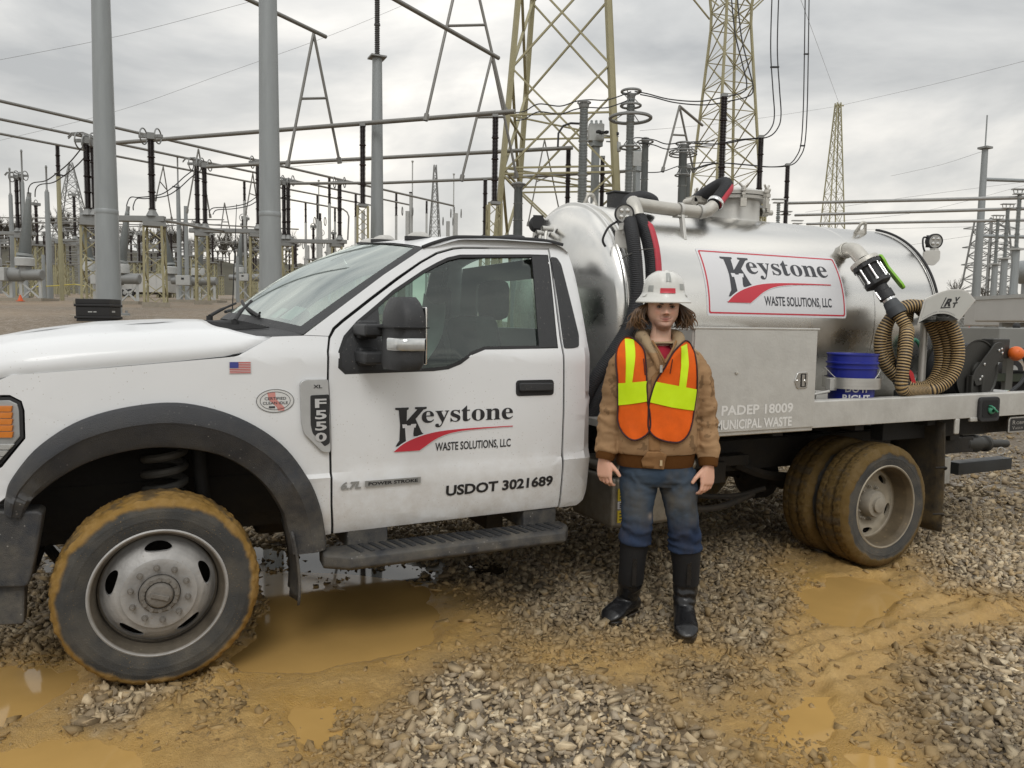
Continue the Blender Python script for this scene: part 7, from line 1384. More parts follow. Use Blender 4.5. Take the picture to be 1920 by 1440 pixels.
# ---- circuit breakers
def breaker(label, D, tankpx, bush, feet_v):
    (u0, u1, vc, hp) = tankpx; a, b = PX(u0, vc, D), PX(u1, vc, D); b = a+np.array([CR[0], CR[1], 0])*np.linalg.norm(b-a); R = hp/2*D/FPX; g = G((a+b)/2); r = empty('circuit_breaker', g, label, 'breaker', 'tank type circuit breakers'); d = (b-a)/np.linalg.norm(b-a); Ln = np.linalg.norm(b-a)
    mb = MB(); mb.lathe([(0, 0), (R*.75, .02), (R*.75, Ln*.30), (R, Ln*.31), (R, Ln*.66), (R*.8, Ln*.68), (R*.8, Ln-.04), (R*.7, Ln), (0, Ln)], a, d, 20); mb.build('pressure_tank', GSTEEL, r, sharp=30)
    mb = MB(); c = a+d*Ln*.32-np.array([-CR[1], CR[0], 0])*R*.9; mb.box(c, (.42, .22, R*.95), ((CR[0], CR[1], 0), (-CR[1], CR[0], 0), (0, 0, 1))); cb = mb.build('control_cabinet', LGREY, r, .03)
    mb = MB(); mb.box(c-np.array([-CR[1], CR[0], 0])*.225+np.array([0, 0, .1]), (.08, .01, .06), ((CR[0], CR[1], 0), (-CR[1], CR[0], 0), (0, 0, 1))); mb.build('cabinet_label', RUBBER, cb)
    for (ut, vt, ub, vb_, w) in bush:
        t, q = PX(ut, vt, D), PX(ub, vb_, D); ax = t-q; H = np.linalg.norm(ax); r0 = w/2*D/FPX
        P = ins_prof(1, 0, 1, 56, 1, .86); mb = MB(); mb.lathe([(0, 0)]+[(p[0]*r0*(1-.62*p[1]), p[1]*H) for p in P], q, ax, 16); mb.build('bushing', GPORC, r, sharp=30)
        mb = MB(); mb.lathe([(r0*.3, H), (r0*.3, H+.25), (0, H+.25)], q, ax, 8); mb.build('bushing_cap', GSTEEL, r)
        c = q-np.array([0, 0, .22]); mb = MB(); mb.lathe([(r0*1.15, -.26), (r0*1.32, -.24), (r0*1.32, .14), (r0*1.2, .2), (0, .22)], c, (0, 0, 1), 20); mb.build('current_transformer', LGREY, r, sharp=30)
        mb = MB(); mb.tube([c, np.array([c[0], c[1], a[2]])], r0*.9, 10); mb.build('neck', GSTEEL, r)
    zf = g[2]
    for k in (.12, .45, .62, .95):
        q = a+d*Ln*k; gz = T0(q[0], q[1]); mb = MB(); mb.bar((q[0], q[1], a[2]-R*.6), (q[0], q[1], gz-.05), .13); mb.build('leg', LGREY, r)
    for k0, k1 in ((.12, .45), (.45, .12), (.62, .95), (.95, .62)):
        q0, q1 = a+d*Ln*k0, a+d*Ln*k1; mb = MB(); mb.bar((q0[0], q0[1], a[2]-R), (q1[0], q1[1], T0(q1[0], q1[1])+.1), .07); mb.build('brace', LGREY, r)
    mb = MB(); mb.box((a+b)/2-np.array([0, 0, a[2]-g[2]-.04]), (Ln*.62, .8, .10), ((CR[0], CR[1], 0), (-CR[1], CR[0], 0), (0, 0, 1))); mb.build('pad', CONC, r)
breaker('leftmost breaker with one ribbed bushing at the edge of the picture', 40, (-30, 80, 514, 26), ((54, 370, 46, 482, 25), (-22, 372, -16, 482, 25)), 558)
breaker('breaker half hidden behind the left tall pole', 36, (165, 262, 522, 24), ((239, 397, 227, 494, 22), (153, 400, 166, 490, 20)), 562)
breaker('breaker behind the lattice stands of the nearest switch bay', 46, (322, 406, 526, 19), ((304, 420, 318, 499, 20), (382, 425, 371, 502, 18)), 568)
breaker('far breaker partly hidden by the thick pole', 60, (430, 520, 520, 14), ((452, 440, 448, 500, 14), (505, 440, 510, 500, 14)), 560)
# ---- other yard equipment
fr_ = [CR*1., np.array([-CR[1], CR[0], 0]), np.array([0, 0, 1.])]; fr_[0] = np.array([CR[0], CR[1], 0])/math.hypot(CR[0], CR[1]); fr_[1] = np.array([-fr_[0][1], fr_[0][0], 0])
def tbox(mb, c, h, mi=0): return mb.box(c, h, fr_, mi)
TRW = M('trailer_white', (.50, .50, .485), .5, 0, .06, 2)
def trailer(label, u0, u1, v0, v1, D, wheels, roof=0.):
    a, b = PX(u0, v1, D), PX(u1, v0, D); hw = (u1-u0)/2*D/FPX; hz = (v1-v0)/2*D/FPX; c = (PX(u0, (v0+v1)/2, D)+PX(u1, (v0+v1)/2, D))/2; g = G(c); c[2] = max(c[2], g[2]+hz+.35); r = empty('enclosed_trailer', g, label, 'trailer')
    mb = MB(); tbox(mb, c, (hw, 1.1, hz)); bd = mb.build('box_body', TRW, r, .05)
    mb = MB(); tbox(mb, c+np.array([0, 0, hz-.03]), (hw+.03, 1.13, .05)); mb.build('roof_trim', LGREY, bd)
    for k in (-.5, 0., .5): mb = MB(); tbox(mb, c+fr_[0]*hw*k-fr_[1]*1.105, (.02, .012, hz*.95)); mb.build('panel_seam', LGREY, bd)
    for u in wheels:
        q = PX(u, (v0+v1)/2, D); q = np.array([q[0], q[1], g[2]+.34])-fr_[1]*1.05; mb = MB(); mb.lathe([(0, -.1), (.2, -.11), (.33, -.10), (.34, 0), (.33, .12), (0, .12)], q, fr_[1], 18); wh = mb.build('wheel', RUBBER, r, sharp=30); mb = MB(); mb.lathe([(.17, -.112), (0, -.12)], q, fr_[1], 12); mb.build('rim', LGREY, wh)
    mb = MB(); mb.bar((c[0]-fr_[0][0]*hw*.9, c[1]-fr_[0][1]*hw*.9, c[2]-hz-.08), (c[0]+fr_[0][0]*hw*.9, c[1]+fr_[0][1]*hw*.9, c[2]-hz-.08), .12); mb.build('chassis', GSTEEL, r)
trailer('white enclosed cargo trailer with tandem wheels behind the breakers', 238, 326, 515, 549, 66, (246, 256))
trailer('tall white box trailer at the right edge behind the hose reel', 1872, 1990, 556, 604, 21, (1960,))
trailer('narrow white box beside the right edge trailer', 1846, 1873, 561, 612, 24, (1860,))
# grey flatbed trailer parked behind the rear of the truck
a, b = PX(1800, 613, 13.5), PX(2010, 616, 13.5); g = G((a+b)/2); r = empty('flatbed_trailer', g, 'grey flatbed trailer deck behind the hose reel', 'trailer')
FBM = M('flatbed_grey', (.235, .235, .22), .6, .2, .12, 3)
d = (b-a); Ln = np.linalg.norm(d); c = (a+b)/2; mb = MB(); tbox(mb, (c[0], c[1], 1.42), (Ln/2, 1.1, .17)); mb.build('deck_beam', FBM, r, .02)
mb = MB(); tbox(mb, (c[0], c[1], .72), (Ln/2, .05, .07)); mb.build('lower_rail', M('flatbed_green', (.10, .12, .09), .7), r, .01)
for k in (-.9, -.1, .8): mb = MB(); tbox(mb, c+fr_[0]*Ln/2*k-np.array([0, 0, c[2]-.68]), (.06, .06, .62)); mb.build('stake', FBM, r)
for k in (-.3, .5): mb = MB(); q = c+fr_[0]*Ln/2*k; mb.lathe([(0, -.15), (.40, -.14), (.42, 0), (.40, .14), (0, .15)], (q[0], q[1]+.4, .42), fr_[1], 18); mb.build('wheel', RUBBER, r)
mb = MB(); q = PX(1906, 611, 13.2); mb.lathe([(.06*math.sin(t), -.06*math.cos(t)) for t in np.linspace(0, PI, 9)], (q[0], q[1], 1.62), (0, 0, 1), 12); mb.build('coupler_ball', RUBBER, r)
# black crate with a lid in front of the left pole
CR_ = M('crate_black', (.012, .012, .013), .45, 0, .2, 9)
cc = PX(185, 585, 18); gz = T0(cc[0], cc[1]); r = empty('tote_crate', (cc[0], cc[1], gz), 'black lidded plastic crate standing in front of the left tall pole', 'crate')
hz = .28; c0 = np.array([cc[0], cc[1], PX(185, 585, 18)[2]]); hw = .40
for z0, z1, s in ((-.32, -.16, .95), (-.16, -.10, 1.04), (-.10, .12, .97), (.12, .18, 1.05), (.18, .30, .98)):
    mb = MB(); tbox(mb, c0+np.array([0, 0, (z0+z1)/2]), (hw*s, .28*s, (z1-z0)/2)); mb.build('lid' if z0 > .1 else 'crate_wall', CR_, r, .012)
for x, w_ in ((-.05, .05), (.06, .035)): mb = MB(); tbox(mb, c0+fr_[0]*x-fr_[1]*.274+np.array([0, 0, -.0]), (w_, .003, .012)); mb.build('crate_print', LGREY, r)
mb = MB(); tbox(mb, c0+fr_[0]*(hw*.97)-fr_[1]*.08+np.array([0, 0, .01]), (.003, .07, .02)); mb.build('crate_print', LGREY, r)
mb = MB(); zz = c0[2]-.32; tbox(mb, (c0[0], c0[1], (zz+gz)/2-.06), (.46, .34, max(.04, (zz-gz)/2+.06))); mb.build('skid', CR_, r)
# whip antenna on the truck's wing is thin and black
# far field of switch stands: copies of one stand
fs = empty('far_stand', (0, 0, 0), 'small distant insulator on an olive stand among the far rows', 'insulator', 'far insulator stands')
mb = MB()
for x, y in ((-.3, -.3), (.3, -.3), (.3, .3), (-.3, .3)): mb.bar((x, y, -.2), (x*.9, y*.9, 3.6), .10)
for k in range(6):
    z = .6*k; s = 1 if k % 2 else -1
    for (x0, y0), (x1, y1) in (((-.3, -.3), (.3, -.3)), ((.3, -.3), (.3, .3)), ((.3, .3), (-.3, .3)), ((-.3, .3), (-.3, -.3))): mb.bar((x0*s, y0*s, z), (x1*s, y1*s, z+.6), .06)
tag(mb.build('stand', OLIVED, fs), kind='stuff'); insulator(fs, (0, 0), 3.65, 6.4, .14, 24, BROWN, 8, 4)
mb = MB(); ring(mb, (0, 0, 6.5), .3, .03, (1, 0, 0), 12); mb.box((0, 0, 6.5), (.3, .12, .1)); mb.build('switch_head', GSTEEL, fs); mb = MB(); mb.box((0, 0, 3.62), (.5, .4, .06)); mb.build('stand_cap', GSTEEL, fs)
first = True
for k in range(74):
    D = RNG.uniform(62, 120); u = RNG.uniform(-30, 640)
    p = PX(u, 560, D); o = fs if first else copy_tree(fs); first = False
    s = RNG.uniform(.8, 1.15); o.location = (p[0], p[1], T0(p[0], p[1])); o.scale = (s, s, s*RNG.uniform(.85, 1.1)); o.rotation_euler = (0, 0, RNG.uniform(0, 1.5))
fb = empty('portal_gantry', (0, 0, 0), 'distant grey steel portal gantry beyond the switch bays', 'frame', 'far portal gantries')
for x in (-4, 4): mb = MB(); mb.bar((x, 0, -.3), (x, 0, 6.2), .24); mb.build('column', GSTEEL, fb)
mb = MB(); mb.bar((-4.6, 0, 6.1), (4.6, 0, 6.1), .2, .26); mb.build('girder', GSTEEL, fb)
gs_ = []
for k in range(9):
    D = RNG.uniform(60, 105); u = RNG.uniform(-20, 600); p = PX(u, 560, D); o = fb if k == 0 else copy_tree(fb); o.location = (p[0], p[1], T0(p[0], p[1])); o.rotation_euler = (0, 0, YAW+RNG.uniform(-.5, .5)); gs_.append((u, o))
ORD = ['first', 'second', 'third', 'fourth', 'fifth', 'sixth', 'seventh', 'eighth', 'ninth', 'tenth', 'eleventh', 'twelfth', 'thirteenth']
so_n = sorted([573, 595, 617.5, 628, 667, 743, 458, 107.6, 800, 851, 712, 600, 770])
for k, (u, o) in enumerate(sorted(gs_, key=lambda t: t[0])): o['label'] = 'distant grey steel portal gantry beyond the switch bays, %s from the left' % ORD[k]
# slim dark topped posts along the sloping pipes
for u, vt, vi, vb, D in ((573, 381, 417, 445, 72), (595, 367, 410, 445, 70), (617.5, 333, 381, 445, 55), (628, 391, 415, 445, 74), (667, 364, 406, 450, 62), (743, 362, 404, 450, 66), (458, 341, 376, 445, 60), (107.6, 273, 330, 450, 42), (800, 377, 400, 450, 75), (851, 388, 410, 450, 78), (712, 395, 420, 450, 80), (600, 400, 430, 450, 60), (770, 360, 362, 450, 60)):
    t, b = PX(u, vt, D), PX(u, vi, D); g = G(b); r = empty('slim_post', g, 'slim dark tipped post, %s from the left under the sloping bus pipes' % ORD[so_n.index(u)], 'post', 'slim posts under the sloping bus pipes')
    mb = MB(); mb.tube([(t[0], t[1], g[2]-.2), (t[0], t[1], b[2])], .11, 8); mb.build('shaft', OLIVED if u < 200 else LGREY, r); insulator(r, (t[0], t[1]), b[2], t[2], .12, 24, BROWN, 8, 3)
for u, vt, vb, D, lab in ((773.5, 302, 446, 60, 'thin white lightning rod above the cab, left one'), (851, 326, 446, 64, 'thin white lightning rod above the cab, near the tower'), (597.5, 338, 446, 66, 'thin white lightning rod above the windshield'), (816, 311, 330, 119, None)):
    if not lab: continue
    t = PX(u, vt, D); g = G(t); r = empty('lightning_rod', g, lab, 'rod'); mb = MB(); mb.tube([(t[0], t[1], g[2]-.1), (t[0], t[1], t[2])], .05, 6); mb.build('shaft', LGREY if u != 440.5 else WIRE, r); mb = MB(); mb.lathe([(.05, -.15), (.11, 0), (.05, .05)], t, (0, 0, 1), 8); mb.build('tip', LGREY, r)
for u, v, D in ((681, 395, 62), (764, 396, 60), (855, 400, 60), (840, 415, 62), (600, 415, 60), (577, 460, 70), (615, 458, 70)):
    t = PX(u, v, D); g = G(t); r = empty('capacitor_post', g, 'small ringed grey post behind the cab, %s from the left' % ORD[sorted([681, 764, 855, 840, 600, 577, 615]).index(u)], 'post', 'small ringed posts behind the cab roof'); mb = MB(); mb.tube([(t[0], t[1], g[2]-.1), (t[0], t[1], t[2])], .16, 8); mb.build('shaft', LGREY, r)
    for s_ in (-.4, .4): mb = MB(); ring(mb, t+fr_[0]*s_, .32, .035, (CR[0], CR[1], 0), 14); mb.build('corona_ring', GSTEEL, r)
# ---- right hand bay: tall pole, three switch posts, arms
p = PX(1828, 583, 32); t = PX(1845, 283, 32); g = G(p); r = empty('line_pole', g, 'pale grey pole with lightning spike and two arms at the right', 'pole')
top = np.array([p[0]+.0, p[1], t[2]]); mb = MB(); mb.loft([[(p[0]+q*math.cos(TAU*k/12), p[1]+q*math.sin(TAU*k/12), z) for k in range(12)] for z, q in ((g[2]-.1, .19), (t[2], .115))], smooth=False); mb.build('shaft', POLE, r)
mb = MB(); mb.tube([(p[0], p[1], t[2]), (p[0], p[1], PX(1853, 224, 32)[2])], .03, 6); mb.build('spike', POLE, r); mb = MB(); mb.box((p[0], p[1], t[2]), (.2, .2, .04)); mb.build('cap_plate', GSTEEL, r)
for v in (340, 444): z = PX(1849, v, 32)[2]; mb = MB(); mb.tube([(p[0], p[1], z), (p[0]+9, p[1]-2.5, z+.15)], .075, 10); mb.build('arm', POLE, r)
for u, vt, vm, vb, D in ((1907, 368, 470, 560, 24), (1887, 394, 487, 558, 27), (1870, 414, 497, 556, 30)):
    q = PX(u-8, vb, D); tz, mz = PX(u, vt, D)[2], PX(u, vm, D)[2]; g = G(q); r = empty('switch_post', g, {1907: 'tallest grey switch post at the right edge', 1887: 'middle grey switch post right of the line pole', 1870: 'shortest grey switch post next to the line pole'}[u], 'post', 'grey switch posts at the right')
    mb = MB(); mb.loft([[(q[0]+rr*math.cos(TAU*k/10), q[1]+rr*math.sin(TAU*k/10), z) for k in range(10)] for z, rr in ((g[2], .135), (mz, .11))]); mb.build('shaft', POLE, r, sharp=30); mb = MB(); mb.box((q[0], q[1], mz+.03), (.17, .17, .03)); mb.build('flange', LGREY, r)
    insulator(r, q, mz+.07, tz, .072, 36, GPORC, 10, 4); mb = MB(); tbox(mb, (q[0], q[1], tz+.03), (.17, .1, .015)); tbox(mb, (q[0], q[1], tz+.17), (.22, .1, .015))
    for s_ in (-.17, -.06, .06, .17): mb.bar((q[0]+fr_[0][0]*s_, q[1]+fr_[0][1]*s_, tz+.03), (q[0]+fr_[0][0]*s_*1.25, q[1]+fr_[0][1]*s_*1.25, tz+.17), .02)
    mb.build('switch_head', LGREY, r)
for (u0, v0), (u1, v1), D0, D1, k in (((1478, 381), (1896, 371), 33, 24, 'upper'), ((1491, 403.5), (1960, 390), 36, 26, 'middle'), ((1513, 420), (1960, 412), 39, 29, 'lower')):
    a, b = PX(u0, v0, D0), PX(u1, v1, D1); b = b+(b-a)*.25; tag(pipe('%s pale pipe running right from the tank top' % k, [a, b], .062, 'pale bus pipes at the right', M('pale_pipe', (.40, .40, .39), .45, .3) if k == 'upper' else bpy.data.materials['pale_pipe']))
    e = PX(u0-18, v0-1, D0); g = G(e); r = empty('pipe_support', g, 'short grey support holding the left end of the %s pale pipe' % k, 'support', 'pale pipe supports'); insulator(r, e, e[2]-1.9, e[2]-.05, .09, 20, GPORC, 10, 3); mb = MB(); mb.tube([(e[0], e[1], g[2]), (e[0], e[1], e[2]-1.9)], .13, 8); mb.build('shaft', POLE, r); mb = MB(); tbox(mb, e, (.22, .12, .02)); tbox(mb, e+np.array([0, 0, .14]), (.28, .12, .02)); mb.build('switch_head', LGREY, r)
# grey drum (tank head) at the right edge
q = PX(1925, 510, 40); g = G(q); r = empty('round_tank', g, 'round grey vessel on a post at the right edge', 'vessel'); mb = MB(); mb.lathe([(0, -.6), (.5, -.55), (.62, -.3), (.62, .3), (.5, .55), (0, .6)], q, (CF[0], CF[1], 0), 24); mb.build('shell', POLE, r); mb = MB(); mb.tube([(q[0], q[1], g[2]), (q[0], q[1], q[2])], .2, 10); mb.build('pedestal', POLE, r)
q = PX(1818, 602, 26); r = empty('safety_netting', (q[0], q[1], T0(q[0], q[1])), 'small heap of red safety netting beyond the hose hanger', 'netting'); mb = MB(); mb.grid(lambda u, v: (q[0]-.4+.8*u, q[1]-.3+.6*v, max(T0(q[0], q[1]), 1.2)+.30*math.sin(u*PI)*math.sin(v*PI)*(1+.5*math.sin(u*9+v*7))), 10, 8); mb.build('heap', M('safety_red', (.5, .06, .04), .7), r, solid=.02); mb = MB(); tbox(mb, (q[0], q[1], .6), (.5, .4, .6)); mb.build('pallet', CONC, r)
# chain fence at the far right, posts and rails
a = PX(1700, 590, 45); b = PX(2040, 590, 45); r = empty('chain_link_fence', G(a), 'far chain link fence below the right hand poles', 'fence'); 
for k in range(12):
    q = a+(b-a)*k/11; z = T0(q[0], q[1]); mb = MB(); mb.tube([(q[0], q[1], z), (q[0], q[1], z+2.3)], .035, 6); mb.build('post', LGREY, r)
for h in (.15, 1.2, 2.25): mb = MB(); mb.tube([(a[0], a[1], T0(a[0], a[1])+h), (b[0], b[1], T0(b[0], b[1])+h)], .025, 6); mb.build('rail', LGREY, r)
mb = MB()
for k in range(130):
    q = a+(b-a)*k/130; q2 = a+(b-a)*(k+8)/130
    if k < 122: mb.bar((q[0], q[1], .1), (q2[0], q2[1], 2.25), .012); mb.bar((q2[0], q2[1], .1), (q[0], q[1], 2.25), .012)
tag(mb.build('wire_mesh', LGREY, r), kind='stuff')
# yellow caution tape and orange cone in the left bay
tp = pipe('yellow caution tape strung low between left stands', [PX(60, 538, 44), PX(100, 536, 44), PX(140, 533, 44), PX(158, 536, 43)], .03, None, M('caution_yellow', (.62, .52, .10), .5), 'caution_tape', 5, 'tape')
q = PX(38, 553, 38); g = G(q); mb = MB(); mb.lathe([(.2, 0), (.2, .03), (.12, .04), (.03, .32), (0, .32)], g, (0, 0, 1), 14); tag(mb.build('traffic_cone', M('cone_orange', (.6, .10, .02), .5), None, base=g), 'orange traffic cone at the foot of the leftmost breaker', 'cone')
# ---- far hill and its bare wood
HILL = M('winter_hillside', (.085, .078, .055), .95, 0, .35, .12)
def hill(name, us, vtop, D, seed, wob):
    mb = MB(); n = 90; rows = []
    for i in range(n+1):
        u = us[0]+(us[1]-us[0])*i/n; v = float(np.interp(u, [q[0] for q in vtop], [q[1] for q in vtop])); p = PX(u, v, D); t = p[2]+wob*float(fbm(i*.35, seed, 0, 4, seed)); f = np.array([p[0], p[1]])-CAM[:2]; f /= np.linalg.norm(f)
        rows.append([(p[0]-f[0]*d, p[1]-f[1]*d, -3+(t+3)*h) for d, h in ((60, 0), (45, .35), (25, .7), (0, 1), (-60, .9), (-160, 0))])
    mb.loft(rows, closed=False); return tag(mb.build(name, HILL, None), kind='structure')
hill('hill', (-420, 760), [(-420, 465), (0, 462), (120, 456), (250, 470), (400, 486), (560, 492), (760, 520)], 230, 3, 2.0)
hill('hill', (1600, 2400), [(1600, 612), (1700, 590), (1800, 570), (1950, 560), (2400, 555)], 260, 8, 2.0)
TREE = M('bare_twigs', (.075, .065, .05), .95, 0, .25, .6)
proto = []
for k in range(5):
    rg_ = random.Random(k); mb = MB()
    def grow(p, d, l, r, dep):
        q = p+d*l; mb.tube([p, q], [r, r*.7], 4, cap=False)
        if dep:
            for _ in range(4 if dep > 1 else 5):
                e = d+np.array([rg_.uniform(-.75, .75), rg_.uniform(-.75, .75), rg_.uniform(-.1, .5)]); e /= np.linalg.norm(e); grow(p+d*l*rg_.uniform(.45, 1), e, l*rg_.uniform(.55, .8), r*.55, dep-1)
    grow(np.zeros(3), np.array([0, 0, 1.]), 3.2, .22, 4)
    proto.append(mb)
def tree(k, p, s, label, group):
    r = empty('bare_tree', p, label, 'tree', group); r.scale = (s, s, s); r.rotation_euler = (0, 0, RNG.uniform(0, 6)); m = TPM[k]
    o = bpy.data.objects.new('branches', m); COL.objects.link(o); o.parent = r
TPM = []
for k, mb in enumerate(proto):
    me = bpy.data.meshes.new('branches'); me.from_pydata(mb.v, [], mb.f); me.materials.append(TREE); TPM.append(me)
for k in range(70):
    D = RNG.uniform(215, 245); u = RNG.uniform(-60, 560); v = float(np.interp(u, [0, 120, 250, 400, 560], [468, 462, 476, 492, 500])); p = PX(u, v, D); tree(k % 5, p, RNG.uniform(.8, 1.5), 'bare winter tree on the hillside beyond the yard', 'bare trees on the far hill')
for k in range(26):
    D = RNG.uniform(100, 250); u = RNG.uniform(1770, 1990); p = PX(u, 600, D); tree(k % 5, (p[0], p[1], T0(p[0], p[1])), RNG.uniform(.8, 1.3), 'bare winter tree beyond the right hand fence', 'bare trees beyond the fence')

# ================================================================ the man in the hi-vis vest
man = empty('person', (0, 0, 0), 'man in white hard hat, orange vest, tan jacket and black rubber boots', 'person')
def fuse(mb, voxel, smooth=4, name='tmp'):
    """Merge overlapping closed shapes into one continuous skin; returns vertices, faces, normals."""
    o = mb.build(name, [], None, fix=True); md = o.modifiers.new('r', 'REMESH'); md.mode = 'VOXEL'; md.voxel_size = voxel
    ms = o.modifiers.new('s', 'SMOOTH'); ms.iterations = smooth; ms.factor = .5
    dg = bpy.context.evaluated_depsgraph_get(); me = bpy.data.meshes.new_from_object(o.evaluated_get(dg)); bpy.data.objects.remove(o)
    n = len(me.vertices); V = np.empty(n*3); me.vertices.foreach_get('co', V); Nn = np.empty(n*3); me.vertices.foreach_get('normal', Nn); F = [list(p.vertices) for p in me.polygons]
    bpy.data.meshes.remove(me); return V.reshape(-1, 3), F, Nn.reshape(-1, 3)
def skin(name, V, F, mat, parent, C=None, solid=0):
    mb = MB(); mb.v = [tuple(v) for v in V]; mb.f = F; mb.m = [0]*len(F); mb.sm = [True]*len(F); mb.c = [tuple(c) for c in C] if C is not None else [(1, 1, 1)]*len(V)
    return mb.build(name, mat, parent, fix=False, colors=C is not None, sharp=180, solid=solid)
SKIN = M('skin', (.95, .95, .95), .48, 0, .05, 30, .06, 260, attr='tint', spec=.4)
try:
    pb = SKIN.node_tree.nodes['Principled BSDF']; pb.inputs['Subsurface Weight'].default_value = .12; pb.inputs['Subsurface Radius'].default_value = (.012, .005, .003)
except Exception: pass
HAIR = M('brown_hair', (.105, .058, .030), .48, 0, .35, 30, .3, 120, stretch=(30, 30, 3))
CANVAS = M('duck_canvas', (.95, .95, .95), .9, 0, .10, 16, .35, 420, attr='tint', spec=.15)
RIBK = M('brown_rib_knit', (.115, .048, .014), .92, 0, .15, 30, .4, 300, stretch=(120, 120, 4), spec=.1)
DENIM = M('denim', (.95, .95, .95), .88, 0, .12, 14, .3, 500, attr='tint', spec=.15)
BOOT = M('rubber_boot', (.009, .009, .010), .30, 0, .3, 14, .12, 60, dirt=((.20, .125, .045), -.02, .05, .8), rvar=.08)
BOOTN = M('neoprene_shaft', (.004, .0045, .006), .7, 0, .3, 30)
ORANGE = M('hi_vis_orange', (.78, .125, .012), .75, 0, .14, 14, .35, 380, spec=.2)
LIME = M('hi_vis_lime', (.62, .86, .0), .5, 0, .05, 12, .06, 40)
PIPING = M('dark_piping', (.035, .008, .010), .7)
SHIRT = M('red_shirt', (.36, .012, .032), .85, 0, .15, 18, .3, 300)
HATM = M('hat_white', (.66, .655, .615), .30, 0, .06, 7, coat=.25, speck=((.34, .30, .22), 90, .16, .5))
TAPE = M('grey_reflective_tape', (.36, .37, .35), .45, .2, .1, 40)
HX0 = .038
# ---- head, neck, hands: one continuous body
ZR = [-.012, -.004, .006, .022, .045, .06, .075, .09, .11, .125, .14, .165, .195, .225, .243]
FR = [.055, .075, .084, .090, .0855, .089, .087, .088, .090, .0875, .093, .094, .085, .055, .0]
BK = [.0, .012, .025, .045, .058, .066, .072, .078, .088, .094, .099, .102, .095, .062, .0]
HWD = [.017, .027, .037, .0475, .0580, .0655, .0735, .0765, .0785, .080, .081, .082, .074, .048, .0]
def head(mb):
    zz = np.linspace(-.012, .243, 64); n = 72; loops = []
    for z in zz:
        f, b, hw = (float(np.interp(z, ZR, a)) for a in (FR, BK, HWD)); lp = []
        for k in range(n):
            a = TAU*k/n; s, c = math.sin(a), math.cos(a); ex = 2/2.25
            x = math.copysign(abs(s)**ex, s)*hw; y = -math.copysign(abs(c)**ex, c)*(f if c > 0 else b)
            if c > 0:
                g = lambda x0, z0, sx, sz, am: am*math.exp(-((x-x0)/sx)**2-((z-z0)/sz)**2)
                d = 0
                tz = (z-.088)/.046
                if -.15 < tz < 1.1:
                    am = .0275*max(0, 1-max(0, tz))**.85+.003; am *= 1 if tz > 0 else math.exp(-((tz)/.09)**2); d += am*math.exp(-(x/(.0085+.005*max(0, 1-tz*2)))**2)
                for q in (-1, 1):
                    d += g(q*.012, .089, .0065, .007, .011)-g(q*.032, .121, .0165, .0105, .0145)+g(q*.030, .141, .022, .008, .005)+g(q*.047, .098, .018, .02, .004)+g(q*.032, .121, .010, .0055, .0035)-g(q*.026, .072, .006, .014, .0025)-g(q*.045, .066, .016, .018, .003)
                d += g(0, .064, .021, .0042, .0055)+g(0, .053, .018, .0052, .0062)-g(0, .0585+.10*0+.0045*(x/.024)**2, .024, .0022, .0058)-g(0, .041, .018, .006, .0042)+g(0, .016, .020, .014, .006)
                y -= d
            lp.append((HX0+x, .012+y, 1.524+(z if z > .058 else .058-(.058-z)*.76)))
        loops.append(lp)
    mb.loft(loops)
    for q in (-1, 1): mb.loft([[(HX0+q*(.066+.012*math.sin(t*PI)*.9)+q*dx, .018+.018*math.cos(a)*(1-.3*abs(t-.5)), 1.60+.062*t+0*a) for a, dx in ((TAU*k/10, .006*math.sin(TAU*k/10)) for k in range(10))] for t in np.linspace(0, 1, 8)])
hb = MB(); head(hb)
hb.loft([[(.028+(HX0-.028)*t+math.cos(a)*rx, .028-.012*t+math.sin(a)*ry, z) for a in np.linspace(0, TAU, 33)[:-1]] for t, z, rx, ry in ((0, 1.35, .15, .08), (.05, 1.43, .115, .075), (.2, 1.465, .070, .060), (.4, 1.49, .0545, .055), (.7, 1.53, .0495, .053), (1, 1.59, .050, .058))])
